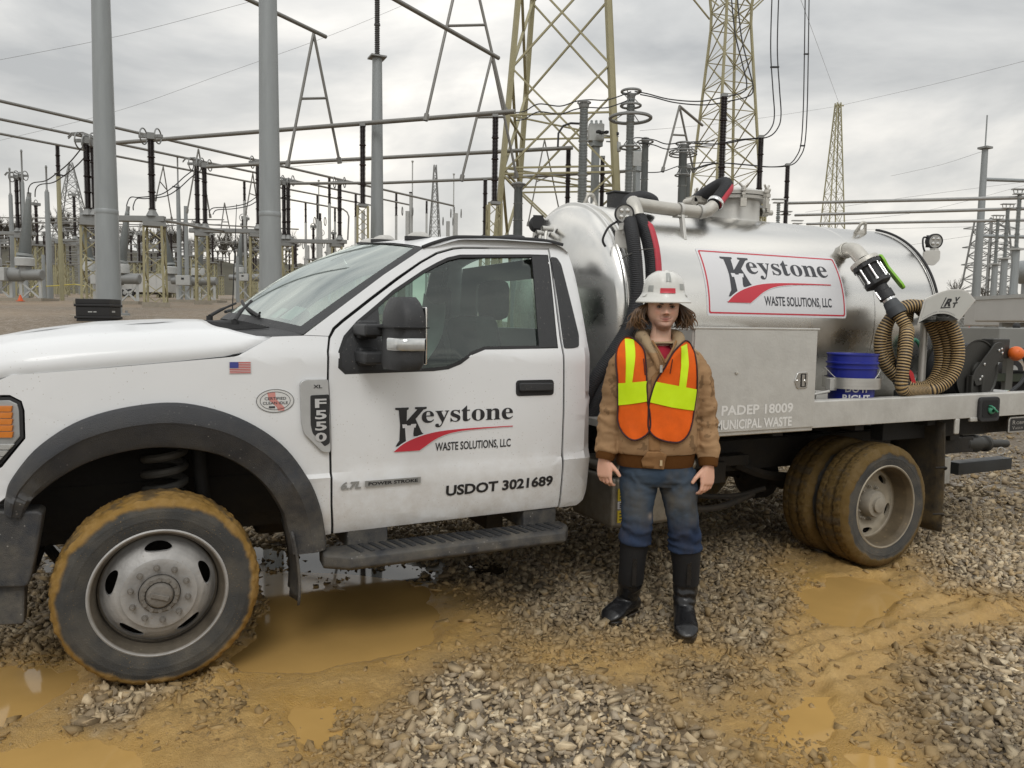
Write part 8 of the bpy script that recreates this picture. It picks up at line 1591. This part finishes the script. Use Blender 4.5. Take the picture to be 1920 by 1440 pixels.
def hand(mb, W, d, n, a, sc=1., curl=1., spread=1.):
    W, d, n, a = (np.array(q, float) for q in (W, d, n, a)); d /= np.linalg.norm(d); n = n-d*(n@d); n /= np.linalg.norm(n); a = a-d*(a@d)-n*(a@n); a /= np.linalg.norm(a)
    L_ = []
    for t, w_, th in ((-.30, .028, .024), (0, .029, .022), (.25, .036, .020), (.6, .043, .017), (.9, .043, .0145), (1.02, .038, .011)):
        c = W+d*t*.092*sc+n*.006*t; L_.append([c+a*math.copysign(abs(math.cos(q))**.75, math.cos(q))*w_*sc+n*math.copysign(abs(math.sin(q))**.8, math.sin(q))*th*sc for q in np.linspace(0, TAU, 21)[:-1]])
    mb.loft(L_)
    for i, (o_, ln, r) in enumerate(((.031, .074, .0092), (.0105, .082, .0096), (-.0105, .076, .0092), (-.030, .060, .0082))):
        P = W+a*o_*sc+d*.085*sc+n*.004; pts, rs = [P-d*.02*sc], [r*sc]; ang = .22*curl+.10*i*curl; dr = d+a*(o_*spread*1.2)
        for s, (fr, da) in enumerate(((.46, .62*curl), (.30, .50*curl), (.24, .3*curl))):
            e = dr*math.cos(ang)+n*math.sin(ang); e /= np.linalg.norm(e)
            for q in (0., .5): pts.append(P+e*ln*fr*q*sc); rs.append(r*sc*(1.08 if q == 0 else .94)*(1-.10*s))
            P = P+e*ln*fr*sc; ang += da
        pts += [P, P+e*.004*sc]; rs += [r*.78*sc, r*.45*sc]; mb.tube(pts, rs, 12)
    P = W+a*.024*sc+d*.018*sc+n*.006; dr = a*.62+d*.75+n*.28; pts, rs = [P-dr*.012*sc], [.0125*sc]
    for fr, bend in ((.030, .0), (.032, .35), (.026, .5)):
        dr = dr/np.linalg.norm(dr); pts.append(P); rs.append(.0125*sc if len(rs) < 3 else .0105*sc); P = P+dr*fr*sc; dr = dr+d*bend*.8+n*bend*.5-a*bend*.55
    pts += [P, P+dr/np.linalg.norm(dr)*.005]; rs += [.0092*sc, .005*sc]; mb.tube(pts, rs, 12)
hand(hb, (-.246, -.035, .872), (.02, -.10, -1), (.60, .80, 0), (.80, -.60, 0), 1.0, 1.05)
hand(hb, (.280, -.055, .848), (-.02, -.12, -1), (-.50, .86, 0), (-.86, -.50, 0), 1.03, .95)
# the rest of the body under the clothes
hb.loft([[(.022+math.cos(a)*rx, .02+math.sin(a)*ry, z) for a in np.linspace(0, TAU, 25)[:-1]] for z, rx, ry in ((.76, .14, .09), (.9, .145, .095), (1.05, .14, .09), (1.25, .155, .10), (1.38, .165, .09), (1.43, .13, .07))])
for sx, W, E_ in ((-1, (-.246, -.035, .88), (-.205, .02, 1.14)), (1, (.280, -.055, .86), (.268, .02, 1.13))):
    hb.tube([(.022+sx*.15, .02, 1.40), E_, W], [.05, .038, .028], 14)
for P in (((-.06, .02, .80), (-.066, .004, .52), (-.075, .025, .32), (-.080, .055, .20), (-.084, .085, .07)), ((.13, .02, .80), (.172, -.004, .52), (.198, .006, .32), (.203, .02, .20), (.200, .03, .07))): hb.tube(P, [.07, .045, .038, .034, .03], 14)
V, F, Nn = fuse(hb, .0034, 1)
tint = np.tile(np.array([.74, .475, .355]), (len(V), 1)); X, Y, Z = V[:, 0]-HX0, V[:, 1], V[:, 2]-1.524
hd_ = Z > -.03; ga = lambda x0, z0, sx, sz: np.exp(-((X-x0)/sx)**2-((Z-z0)/sz)**2)*hd_*(Y < -.02)
tint = tint*(1-.66*np.clip(ga(0, .020, .060, .028)*1.0+ga(0, .071, .028, .007)*1.1+ga(-.052, .03, .022, .035)*.7+ga(.052, .03, .022, .035)*.7, 0, 1)[:, None]*np.array([.78, .88, .90]))
tint = tint*(1-np.clip(ga(0, .0635, .020, .0045)+ga(0, .0535, .019, .004), 0, 1)[:, None]*np.array([.18, .52, .45]))
ml = np.exp(-((Z-(.0585+.0065*(X/.026)**2+.06*X))/.0021)**2)*(np.abs(X) < .027)*hd_*(Y < -.02); tint = tint*(1-np.clip(ml, 0, 1)[:, None]*np.array([.66, .78, .78]))
ns_ = np.exp(-((np.abs(X)-.0095)/.0042)**2-((Z-.0835)/.0026)**2)*hd_*(Y < -.02); tint = tint*(1-np.clip(ns_, 0, 1)[:, None]*np.array([.6, .7, .7]))
nl = np.exp(-((np.abs(X)-.026-.12*(.08-Z))/.0035)**2-((Z-.073)/.012)**2)*hd_*(Y < -.02); tint = tint*(1-np.clip(nl, 0, 1)[:, None]*np.array([.22, .30, .30]))
tint = tint*(1+np.clip(ga(-.04, .095, .02, .018)+ga(.04, .095, .02, .018)+ga(0, .09, .012, .012), 0, 1)[:, None]*np.array([.06, -.10, -.10]))
tint = tint*(1-np.clip(ga(-.032, .118, .018, .010)+ga(.032, .118, .018, .010), 0, 1)[:, None]*np.array([.20, .28, .25]))
hn_ = V[:, 2] < 1.0; tint[hn_] = tint[hn_]*np.array([1.05, .95, .92])
body_ = skin('body', V, F, SKIN, man, np.clip(tint, 0, 1))
EYEW = M('eye_white', (.34, .31, .28), .2, 0, .02); IRIS = M('iris', (.05, .035, .02), .15, 0, .1)
BROWM = M('dark_brow', (.045, .025, .014), .8, 0, .3, 90)
for q in (-1, 1):
    c = np.array([HX0+q*.032, .012-.0755, 1.524+.1205]); mb = MB(); mb.lathe([(.0115*math.sin(t), -.0115*math.cos(t)) for t in np.linspace(0, PI, 11)], (0, 0, 0), (0, -1, 0), 14); mb.v = [(c[0]+v[0]*1.12, c[1]+.001+v[1], c[2]+v[2]*.42) for v in mb.v]; ey = mb.build('eye', EYEW, body_)
    mb = MB(); mb.lathe([(.0056, .0100), (.003, .0114), (0, .0118)], (0, 0, 0), (0, -1, 0), 12); mb.v = [(c[0]+v[0], c[1]+.0005+v[1], c[2]+v[2]*.78) for v in mb.v]; mb.build('pupil', IRIS, ey)
    mb = MB(); mb.tube([(HX0+q*(.014+.034*t), .012-.093+.018*t*t+.006*t, 1.524+.1345+.007*math.sin(t*PI*.8)-.004*t) for t in np.linspace(0, 1, 8)], [.0028, .0044, .005, .005, .0046, .004, .003, .0015], 6); mb.build('eyebrow', BROWM, body_)
    mb = MB(); mb.tube([(c[0]+q*.013*(2*t-1), c[1]-.0088-.0025*math.sin(t*PI), c[2]+.0025+.0042*math.sin(t*PI)) for t in np.linspace(0, 1, 7)], [.0010, .0019, .0023, .0024, .0022, .0017, .0010], 5); mb.build('eyelash', BROWM, body_)
# ---- hair: wavy locks to the jaw from under the hat
ha = MB(); rg2 = np.random.default_rng(5)
HC_ = []
for k in range(760):
    a = rg2.uniform(-.86, .86)*PI if k % 3 else rg2.choice([-1, 1])*rg2.uniform(.34, .62)*PI      # 0 = back of head
    sx = math.sin(a); cx = math.cos(a)
    if cx < -.28: continue
    top = np.array([HX0+sx*.080, .018+cx*.095, 1.665]); side = abs(sx)**.6; ln = rg2.uniform(.075, .128)*(.75+.35*side); out_ = rg2.uniform(.014, .052)*(.6+.6*side)
    fwd = rg2.uniform(-.012, .014); ph = rg2.uniform(0, 6); wv = rg2.uniform(.005, .015); pts = []
    fl_ = rg2.uniform(-.030, .040)
    for t in np.linspace(0, 1, 15):
        o_ = out_*math.sin(t*2.2)+fl_*max(0, t-.6)**2*5; q = top+np.array([sx*o_*1.25, cx*o_, -ln*t])+np.array([math.cos(ph+t*7)*wv*t, fwd*t+math.sin(ph+t*6.5)*wv*t, 0]); pts.append(q)
    r = rg2.uniform(.0016, .0044); c_ = np.array([.105, .058, .027])*rg2.uniform(.45, 1.75); ha.tube(pts, [r*(.8+.5*math.sin(t*PI))*(1-.75*t**4) for t in np.linspace(0, 1, 15)], 5, col=[tuple(c_*(.7+.8*t)) for t in np.linspace(0, 1, 15)])
ha.build('hair', M('hair_locks', (.95, .95, .95), .42, 0, .15, 40, attr='tint'), man, colors=True)
# ---- hard hat
HC = np.array([HX0+.004, .022, 1.688]); HT = (0.0, -.045, 1.0)
def hatp(r, h, a, sx=1., sy=1.):
    h = h*.94 if h > 0 else h
    p = np.array([r*math.cos(a)*sx, r*math.sin(a)*sy, h]); return HC+np.array([p[0]+p[2]*.015, p[1], p[2]+p[1]*.03])
hp = [(.141, -.020), (.143, -.015), (.140, -.010), (.130, .001), (.121, .013), (.1135, .026), (.109, .036), (.107, .055), (.103, .08), (.095, .104), (.083, .122), (.064, .137), (.040, .146), (.018, .149), (0, .150)]
hp = [(.105, .014), (.137, -.020)]+hp
mb = MB(); n = 72; V = []
for r, h in hp:
    for k in range(n):
        a = TAU*k/n; b = 0
        fr = math.cos(a+PI/2)
        if h > .03: b = .0075*math.exp(-((math.sin(a+PI/2)*r)/.013)**2)*min(1, (h-.03)/.04)*(1 if fr > 0 or True else 0)+.0045*sum(math.exp(-((math.sin(a+PI/2)*r-q)/.010)**2) for q in (-.036, .036))*min(1, (h-.05)/.04)*(h > .05)
        rr = r*(1+.0)+(b*.55 if r > .03 else 0); V.append(hatp(rr, h+b*.8, a, .975, 1.10 if r < .125 else 1.06))
mb.add(V, [(i*n+k, i*n+(k+1) % n, (i+1)*n+(k+1) % n, (i+1)*n+k) for i in range(len(hp)-1) for k in range(n)], 0, True); hat = mb.build('hard_hat', HATM, man, sharp=50, solid=0)
def hpatch(name, a0, a1, h0, h1, mt, d=.0016, kb=1):
    R_ = [p for p in hp[6:]]; hs = [p[1] for p in R_]; rs_ = [p[0] for p in R_]
    def fn(u, v):
        h = h0+(h1-h0)*v; r = float(np.interp(h, hs, rs_)); a = -PI/2+a0+(a1-a0)*u; bb = .0075*math.exp(-((math.sin(a+PI/2)*r)/.013)**2)*min(1, max(0, (h-.03)/.04))+.0045*sum(math.exp(-((math.sin(a+PI/2)*r-q)/.010)**2) for q in (-.036, .036))*min(1, (h-.05)/.04)*(h > .05)
        bb *= kb; return hatp(r+d+bb*.62, h+bb*.8, a, .975, 1.10)
    mb = MB(); mb.grid(fn, 14, 6); return mb.build(name, mt, hat)
hpatch('red_sticker', -.37, .33, .030, .056, REDINK, .004, 0)
hpatch('reflective_tape', -.12, .14, .085, .132, TAPE); hpatch('reflective_tape', .62, .98, .048, .080, TAPE); hpatch('reflective_tape', -1.02, -.72, .038, .070, TAPE)
for a in (-1.15, 1.12): hpatch('slot_cover', a-.12, a+.12, .014, .030, HATM, .006)
# ---- jacket
jt = [(.838, .196, .122), (.86, .200, .128), (.885, .203, .132), (.905, .212, .142), (.94, .214, .148), (1.02, .208, .146), (1.10, .206, .145), (1.20, .210, .148), (1.30, .216, .148), (1.37, .214, .138), (1.42, .190, .120), (1.455, .130, .10), (1.475, .09, .085)]
JC = .022
def torso(z):
    zs = [q[0] for q in jt]; return float(np.interp(z, zs, [q[1] for q in jt])), float(np.interp(z, zs, [q[2] for q in jt]))
def sup(hw, hd, n, ex=2.5):
    out = []
    for k in range(n):
        a = TAU*k/n; c, s = math.cos(a), math.sin(a); out.append((math.copysign(abs(c)**(2/ex), c)*hw, math.copysign(abs(s)**(2/ex), s)*hd))
    return out
jb = MB(); jb.loft([[(JC+x, .018+y, z) for x, y in sup(hw, hd, 48)] for z, hw, hd in jt if z > .89])
ARM = {-1: [(-.06, .02, 1.405), (-.125, .018, 1.385), (-.168, .018, 1.33), (-.197, .022, 1.20), (-.213, .02, 1.08), (-.226, -.005, .97), (-.236, -.028, .90)], 1: [(.105, .02, 1.405), (.172, .018, 1.385), (.220, .018, 1.33), (.258, .022, 1.20), (.277, .02, 1.08), (.284, -.012, .96), (.282, -.042, .878)]}
AR = [.05, .066, .070, .062, .061, .061, .054]
for s in (-1, 1):
    P = cr_(ARM[s], 5); jb.tube(P, list(np.interp(np.linspace(0, 6, len(P)), range(7), AR)), 20)
    hood = cr_([(.016+s*.014, -.132, 1.335), (.022+s*.040, -.122, 1.395), (.028+s*.070, -.085, 1.448), (.030+s*.088, -.025, 1.485), (.030+s*.088, .05, 1.497), (.026+s*.05, .105, 1.490), (.022, .12, 1.485)], 5); jb.tube(hood, list(np.interp(np.linspace(0, 6, len(hood)), range(7), [.010, .018, .026, .032, .036, .042, .045])), 14)
jb.tube([(.022, .15, 1.47), (.022, .165, 1.40), (.022, .15, 1.31)], [.07, .08, .04], 14)
V, F, Nn = fuse(jb, .0062, 5)
x, y, z = V.T
arm = (np.abs(x-JC) > .185)|(z > 1.9); ax = np.where(x < JC, -1, 1)
f1 = fbm(x*7, y*7, z*22, 4, 3, .55); f2 = fbm(x*16+3, y*16, z*13, 3, 9); f3 = np.sin(z*95+fbm(x*9, y*9, z*9, 3, 4)*7)
elb = np.exp(-((z-1.09)/.09)**2)+.9*np.exp(-((z-.94)/.06)**2)
disp = np.where(np.abs(x-JC) > .20, .0105*f1+.0040*f3*elb+.004*f2, .0050*f1+.0035*f2)
vestz = (np.abs(x-JC) < .19)&(z > 1.0)&(z < 1.42)&(y < 0); disp = np.where(vestz, disp*.35, disp)
hz2 = (z > 1.42); disp = np.where(hz2, .006*f2+.004*f1, disp)
V2 = V+Nn*disp[:, None]
open_ = (z > 1.375)&(y < .0)&(np.abs(x-.028) < np.clip((z-1.372)*.56, 0, .050)*(z < 1.468))
F = [f for f in F if not all(open_[i] for i in f)]
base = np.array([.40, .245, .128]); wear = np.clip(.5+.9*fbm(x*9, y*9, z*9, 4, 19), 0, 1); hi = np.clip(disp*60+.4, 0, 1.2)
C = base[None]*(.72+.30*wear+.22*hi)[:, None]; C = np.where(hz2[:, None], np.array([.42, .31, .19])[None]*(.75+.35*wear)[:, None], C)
st = (fbm(x*34, y*34, z*34, 2, 29) > .42); C[st] = C[st]*.6
from mathutils.bvhtree import BVHTree
JB = BVHTree.FromPolygons([tuple(v) for v in V2], F)
jacket = skin('jacket', V2, F, CANVAS, man, np.clip(C, 0, 1))
def jy0(x, z):
    ys = []
    for dx, dz in ((0, 0), (.012, 0), (-.012, 0), (0, .012), (0, -.012)):
        h = JB.ray_cast(Vector((x+dx, -.6, z+dz)), Vector((0, 1, 0)))
        if h[0] is not None and h[0].y < .08: ys.append(h[0].y)
    return min(ys) if ys else None
def jy(x, z):
    a = jy0(x, z)
    if a is not None: return a
    hw, hd = torso(z); q = min(abs(x-JC)/hw, .995); return .018-hd*(1-q**2.5)**(1/2.5)
mb = MB(); mb.loft([[(JC+x_*s, .018+y_*s, z_) for x_, y_ in sup(*[(hw+.0, hd) for hw, hd in (torso(max(z_, .84)),)][0], 64)] for z_, s in ((.836, .93), (.838, .985), (.86, 1.0), (.885, .99), (.905, .96))]); mb.build('waistband', RIBK, jacket)
for s, c0, c1 in ((-1, (-.236, -.027, .905), (-.243, -.034, .868)), (1, (.282, -.040, .885), (.2805, -.053, .845))):
    c0, c1 = np.array(c0), np.array(c1); mb = MB(); mb.tube([c0, c0+(c1-c0)*.25, c0+(c1-c0)*.5, c0+(c1-c0)*.75, c1, c1-(c1-c0)*.02], [.052, .0505, .0495, .048, .044, .034], 22); mb.build('cuff', RIBK, jacket)
FLAP = M('placket_canvas', (.30, .165, .075), .9, 0, .2, 18, .4, 300, spec=.15)
def fl3(d): return lambda a, b: (a, jy(a, b)-d, b)
sheet('placket', [(-.060, .843), (.045, .836), (.052, .915), (.022, .93), (-.045, .93), (-.07, .88)], [], fl3(.007), FLAP, jacket, .006, (.02, .02), 0, NEAR)
sheet('placket_strip', [(-.038, .93), (.018, .93), (.016, 1.34), (.004, 1.345), (-.034, 1.30)], [], fl3(.004), FLAP, jacket, .004, (.02, .02), 0, NEAR)
mb = MB(); mb.tube([(.004, jy(.004, z)-.009, z) for z in np.linspace(1.34, 1.28, 6)], .003, 6); zp = mb.build('zipper', M('brass_zip', (.35, .24, .09), .4, .7, .1), jacket)
mb = MB(); mb.box((.006, jy(.004, 1.34)-.022, 1.343), (.006, .003, .018)); mb.build('zip_pull', CHROME, zp)
mb = MB(); mb.box((.026, jy(.03, .885)-.016, .872), (.006, .002, .014)); mb.build('fabric_tag', M('tag_cloth', (.50, .38, .22), .8), jacket)
# ---- shirt in the neck opening
mb = MB(); mb.loft([[(.026+math.cos(a)*rx, .024+math.sin(a)*ry, z+.012*math.sin(a)) for a in np.linspace(0, TAU, 33)[:-1]] for z, rx, ry in ((1.33, .12, .130), (1.39, .105, .122), (1.43, .085, .100), (1.455, .068, .078), (1.463, .066, .075), (1.458, .061, .070))]); mb.build('shirt', SHIRT, man)
# ---- vest
vest = empty('vest', (0, 0, 0)); vest.parent = man
GA_, GB_ = np.arange(-.26, .32, .01), np.arange(.93, 1.54, .01); YF = np.array([[(jy0(a, b) if jy0(a, b) is not None else np.nan) for b in GB_] for a in GA_])
for _ in range(60):
    q = np.isnan(YF)
    if not q.any(): break
    P_ = np.pad(YF, 1, constant_values=np.nan); st_ = np.stack([P_[1+i:P_.shape[0]-1+i, 1+j:P_.shape[1]-1+j] for i in (-1, 0, 1) for j in (-1, 0, 1)])
    cnt = (~np.isnan(st_)).sum(0); sm_ = np.nansum(st_, 0); YF = np.where(q & (cnt > 0), sm_/np.maximum(cnt, 1)+.008, YF)
YF = np.minimum(YF, .07)
for _ in range(5):
    P_ = np.pad(YF, 1, mode='edge'); YF = np.minimum(YF, sum(P_[1+i:P_.shape[0]-1+i, 1+j:P_.shape[1]-1+j] for i in (-1, 0, 1) for j in (-1, 0, 1))/9+.0005)*.5+.5*sum(P_[1+i:P_.shape[0]-1+i, 1+j:P_.shape[1]-1+j] for i in (-1, 0, 1) for j in (-1, 0, 1))/9
def yf(a, b):
    i = np.clip((a-GA_[0])/.01, 0, len(GA_)-1.001); j = np.clip((b-GB_[0])/.01, 0, len(GB_)-1.001); i0, j0 = int(i), int(j); i -= i0; j -= j0
    return YF[i0, j0]*(1-i)*(1-j)+YF[i0+1, j0]*i*(1-j)+YF[i0, j0+1]*(1-i)*j+YF[i0+1, j0+1]*i*j
def vs(d):
    def f(a, b):
        b2 = min(b, 1.452); w_ = .0075*float(fbm(a*15, b*7, 1, 4, 33))+.003*math.sin(a*60+b*22)*float(sstep(1.2, 1.0, b)); ex = .012*float(sstep(1.20, 1.0, b)); y = yf(a, b)-d+.009-w_-ex*.5
        return (a, y, b)
    return f
VL = [(-.15, 1.49), (-.113, 1.487), (-.073, 1.434), (-.062, 1.34), (-.053, 1.193), (-.038, 1.119), (-.036, 1.048), (-.06, 1.008), (-.11, .985), (-.157, 1.008), (-.186, 1.067), (-.187, 1.154), (-.191, 1.265), (-.200, 1.375), (-.186, 1.446)]
VR = [(.118, 1.470), (.066, 1.421), (.025, 1.347), (-.016, 1.275), (-.042, 1.178), (-.045, 1.114), (-.041, 1.04), (.006, .995), (.096, .978), (.148, 1.005), (.180, 1.08), (.192, 1.167), (.199, 1.241), (.196, 1.344), (.184, 1.446), (.154, 1.478)]
for poly, strip, band in ((VL, [(-.150, 1.484), (-.109, 1.482), (-.112, 1.40), (-.120, 1.33), (-.128, 1.26), (-.157, 1.26), (-.156, 1.40)], [(-.189, 1.262), (-.120, 1.272), (-.0575, 1.281), (-.0535, 1.18), (-.12, 1.165), (-.187, 1.151)]), (VR, [(.108, 1.452), (.148, 1.466), (.150, 1.36), (.137, 1.25), (.100, 1.25), (.110, 1.36)], [(-.0175, 1.279), (.09, 1.260), (.199, 1.240), (.190, 1.134), (.07, 1.152), (-.0425, 1.176)])):
    cl_ = cr_(poly, 4, True); pn_ = sheet('vest_panel', cl_, [], vs(.018), ORANGE, vest, .004, (.0125, .0125), 0, NEAR)
    mb = MB(); mb.tube([vs(.020)(a, b) for a, b in cl_], .0045, 6, closed=True); mb.build('piping', PIPING, pn_)
    sheet('reflective_strip', strip, [], vs(.0212), LIME, pn_, 0, (.0125, .0125), 0, NEAR); sheet('reflective_band', band, [], vs(.0228), LIME, pn_, 0, (.0125, .0125), 0, NEAR)
mb = MB()
for s in (-1, 1): P = [(.028+s*np.clip((z-1.372)*.56, 0, .062), min(jy(.028+s*(z-1.372)*.56+s*.012, z), -.03)-.004, z) for z in np.linspace(1.372, 1.478, 9)]; mb.tube(P, .0055, 8)
mb.build('neck_edge', FLAP, jacket)
bk = MB(); bk.grid(lambda u, v: (JC+(torso(1.0+.42*v)[0]+.012)*math.cos(PI*u)*.93, .018+(torso(1.0+.42*v)[1]+.055*v)*math.sin(PI*u)**.8+.014, 1.0+.42*v), 16, 12); bk.build('vest_back', ORANGE, vest, solid=.004)
for a, b0, b1 in ((-.075, 1.39, 1.31), (.062, 1.39, 1.32)): mb = MB(); mb.tube([(a+.008*t*(1 if a > 0 else -1)*-1, vs(.022)(a, b0+(b1-b0)*t)[1], b0+(b1-b0)*t) for t in np.linspace(0, 1, 6)], .0025, 5); mb.build('tie_cord', PIPING, vest)
# ---- jeans
jn = MB()
jn.loft([[(.030+x_, .020+y_, z_) for x_, y_ in sup(hw, hd, 40, 2.4)] for z_, hw, hd in ((.92, .170, .115), (.87, .180, .120), (.80, .188, .122), (.76, .180, .118), (.735, .15, .10))])
for pts, rs in (([(-.058, .018, .80), (-.060, .012, .72), (-.064, .004, .62), (-.064, -.002, .55), (-.064, .010, .48), (-.066, .016, .435)], [.100, .096, .083, .080, .084, .088]), ([(.135, .015, .80), (.148, .008, .72), (.160, -.006, .62), (.170, -.016, .55), (.182, -.008, .47), (.188, .0, .405)], [.100, .096, .084, .081, .084, .089])):
    P = cr_(pts, 5); jn.tube(P, list(np.interp(np.linspace(0, 5, len(P)), range(6), rs)), 24)
V, F, Nn = fuse(jn, .0062, 4); x, y, z = V.T
f1 = fbm(x*9, y*9, z*20, 4, 53, .55); f3 = np.sin(z*85+fbm(x*8, y*8, z*8, 3, 54)*8+x*18); low = np.exp(-((z-.47)/.07)**2); cro = np.exp(-((z-.76)/.06)**2)
disp = .0055*f1+.0050*f3*low+.0026*f3*cro+.003*fbm(x*22, y*22, z*22, 3, 57)
C = np.array([.045, .070, .108])[None]*np.ones((len(V), 1)); fade = np.clip(np.exp(-((z-.66)/.16)**2)*np.exp(-(np.minimum(np.abs(x+.07), np.abs(x-.15))/.06)**2)*(y < 0), 0, 1)[:, None]
C = C*(1-.55*fade)+np.array([.115, .135, .155])*.55*fade; soil = np.clip(fbm(x*7, y*7, z*6, 5, 61, .6)*2.0-.02, 0, 1)[:, None]*.8; C = C*(1-soil)+np.array([.115, .10, .075])*soil
wet = np.clip(fbm(x*6+4, y*6, z*5, 4, 66)*2.2-.25, 0, 1)[:, None]*(z[:, None] < .72); C = C*(1-.62*wet)
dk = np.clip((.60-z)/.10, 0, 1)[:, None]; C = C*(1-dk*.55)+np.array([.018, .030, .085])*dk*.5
hole = np.exp(-(((x+.005)/.012)**2+((z-.585)/.016)**2))*(y < 0); C = C*(1-hole[:, None])+np.array([.32, .27, .23])*hole[:, None]
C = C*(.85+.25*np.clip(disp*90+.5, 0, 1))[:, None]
skin('jeans', V+Nn*disp[:, None], F, DENIM, man, np.clip(C, 0, 1))
# ---- boots
def boot(name, shaft, toe, heel, shaft_r):
    toe, heel = np.array(toe, float), np.array(heel, float); d = toe-heel; Ln = np.linalg.norm(d); d /= Ln; s = np.array([-d[1], d[0], 0]); d3 = np.array([d[0], d[1], 0]); h3 = np.array([heel[0], heel[1], 0])
    fb_ = MB(); loops = []
    for t, w_, zt in ((-.02, .022, .05), (.0, .040, .085), (.08, .047, .11), (.25, .050, .125), (.40, .049, .118), (.55, .051, .098), (.72, .056, .082), (.86, .054, .070), (.95, .040, .052), (1.0, .024, .038), (1.015, .01, .03)):
        c = h3+d3*Ln*t; lp = []
        for k in range(24):
            a = TAU*k/24; ca, sa = math.cos(a), math.sin(a); lp.append(c+s*math.copysign(abs(ca)**.8, ca)*w_+np.array([0, 0, .022+(zt-.022)*.5*(1+math.copysign(abs(sa)**.85, sa))]))
        loops.append(lp)
    loops = [[(p-(h3+d3*Ln*.4))*np.array([1.10, 1.10, 1.06])+(h3+d3*Ln*.4) for p in lp] for lp in loops]; fb_.loft(loops); an = h3+d3*Ln*.26; P = [np.array([an[0], an[1], .05]), np.array([an[0], an[1], .11])]+[np.array(q, float) for q in shaft]
    Pc = [np.array(q) for q in cr_(P, 5)]; fb_.tube(Pc, list(np.interp(np.linspace(0, len(P)-1, len(Pc)), range(len(P)), [.050, .056]+shaft_r)), 26)
    V, F, Nn = fuse(fb_, .005, 4); x, y, z = V.T; r = ((x-an[0])**2+(y-an[1])**2)**.5
    disp = .0022*np.sin(z*110+fbm(x*14, y*14, z*10, 3, 7)*5)*np.exp(-((z-.16)/.07)**2)+.0022*fbm(x*10, y*10, z*16, 3, 8)
    bo = skin(name, V+Nn*disp[:, None], F, BOOT, man)
    so_ = MB(); L_ = []
    for zz, g in ((.0, -.002), (.006, .004), (.026, .005), (.030, .001)):
        lp = []
        for t, sd in [(t, 1) for t in np.linspace(-.03, 1.02, 16)]+[(t, -1) for t in np.linspace(1.02, -.03, 16)]:
            w_ = float(np.interp(t, [-.03, 0, .08, .25, .42, .55, .72, .86, .95, 1.02], [.020, .036, .043, .044, .040, .046, .052, .050, .041, .020])); lp.append(h3+d3*(Ln*t)+s*sd*(w_+g)+np.array([0, 0, zz-.004]))
        L_.append(lp)
    so_.loft(L_); so_.build('sole', BOOT, bo, sharp=40)
    for k in range(9):
        t = .04+.115*k; w_ = float(np.interp(t, [0, .25, .42, .72, 1.0], [.038, .046, .042, .054, .03])); mb = MB(); mb.box(h3+d3*Ln*t+np.array([0, 0, .004]), (.011, w_+.004, .009), (d3, s, (0, 0, 1))); mb.build('sole_lug', BOOT, bo)
    sh = MB(); Q = [p for p in Pc if p[2] > .215]; fr_2 = list(np.interp([p[2] for p in Q], [q[2] for q in P], [.050, .056]+shaft_r)); sh.tube(Q, [r_+.0035 for r_ in fr_2], 28, cap=False); sh.build('neoprene_cuff', BOOTN, bo)
    top = Q[-1]; mb = MB(); u, v, _ = frame(Q[-1]-Q[-2]); mb.tube([top+(u*math.cos(t)+v*math.sin(t))*(fr_2[-1]+.004) for t in np.linspace(0, TAU, 29)[:-1]], .0045, 6, closed=True); mb.build('rim_binding', BOOT, bo)
    mb = MB(); mb.grid(lambda a, b: Q[0]*(1-b)+Q[-1]*b+np.array([-.012+.024*a, -(fr_2[len(Q)//2]+.0065), 0])*(1), 2, 6) if False else mb.box(np.array(Q[len(Q)//2])+np.array([0, -(fr_2[len(Q)//2]+.004), 0]), (.011, .003, (Q[-1][2]-Q[0][2])*.48)); mb.build('pull_strap', BOOT, bo, .002)
boot('boot', [(-.080, .055, .20), (-.078, .03, .30), (-.069, .02, .455)], (-.205, -.035), (-.045, .150), [.064, .063, .073])
boot('boot', [(.203, .02, .20), (.200, .008, .30), (.191, .002, .415)], (.160, -.225), (.205, .075), [.064, .066, .078])
man.location = (2.30, -1.335, .006); man.rotation_euler = (0, 0, YAW)
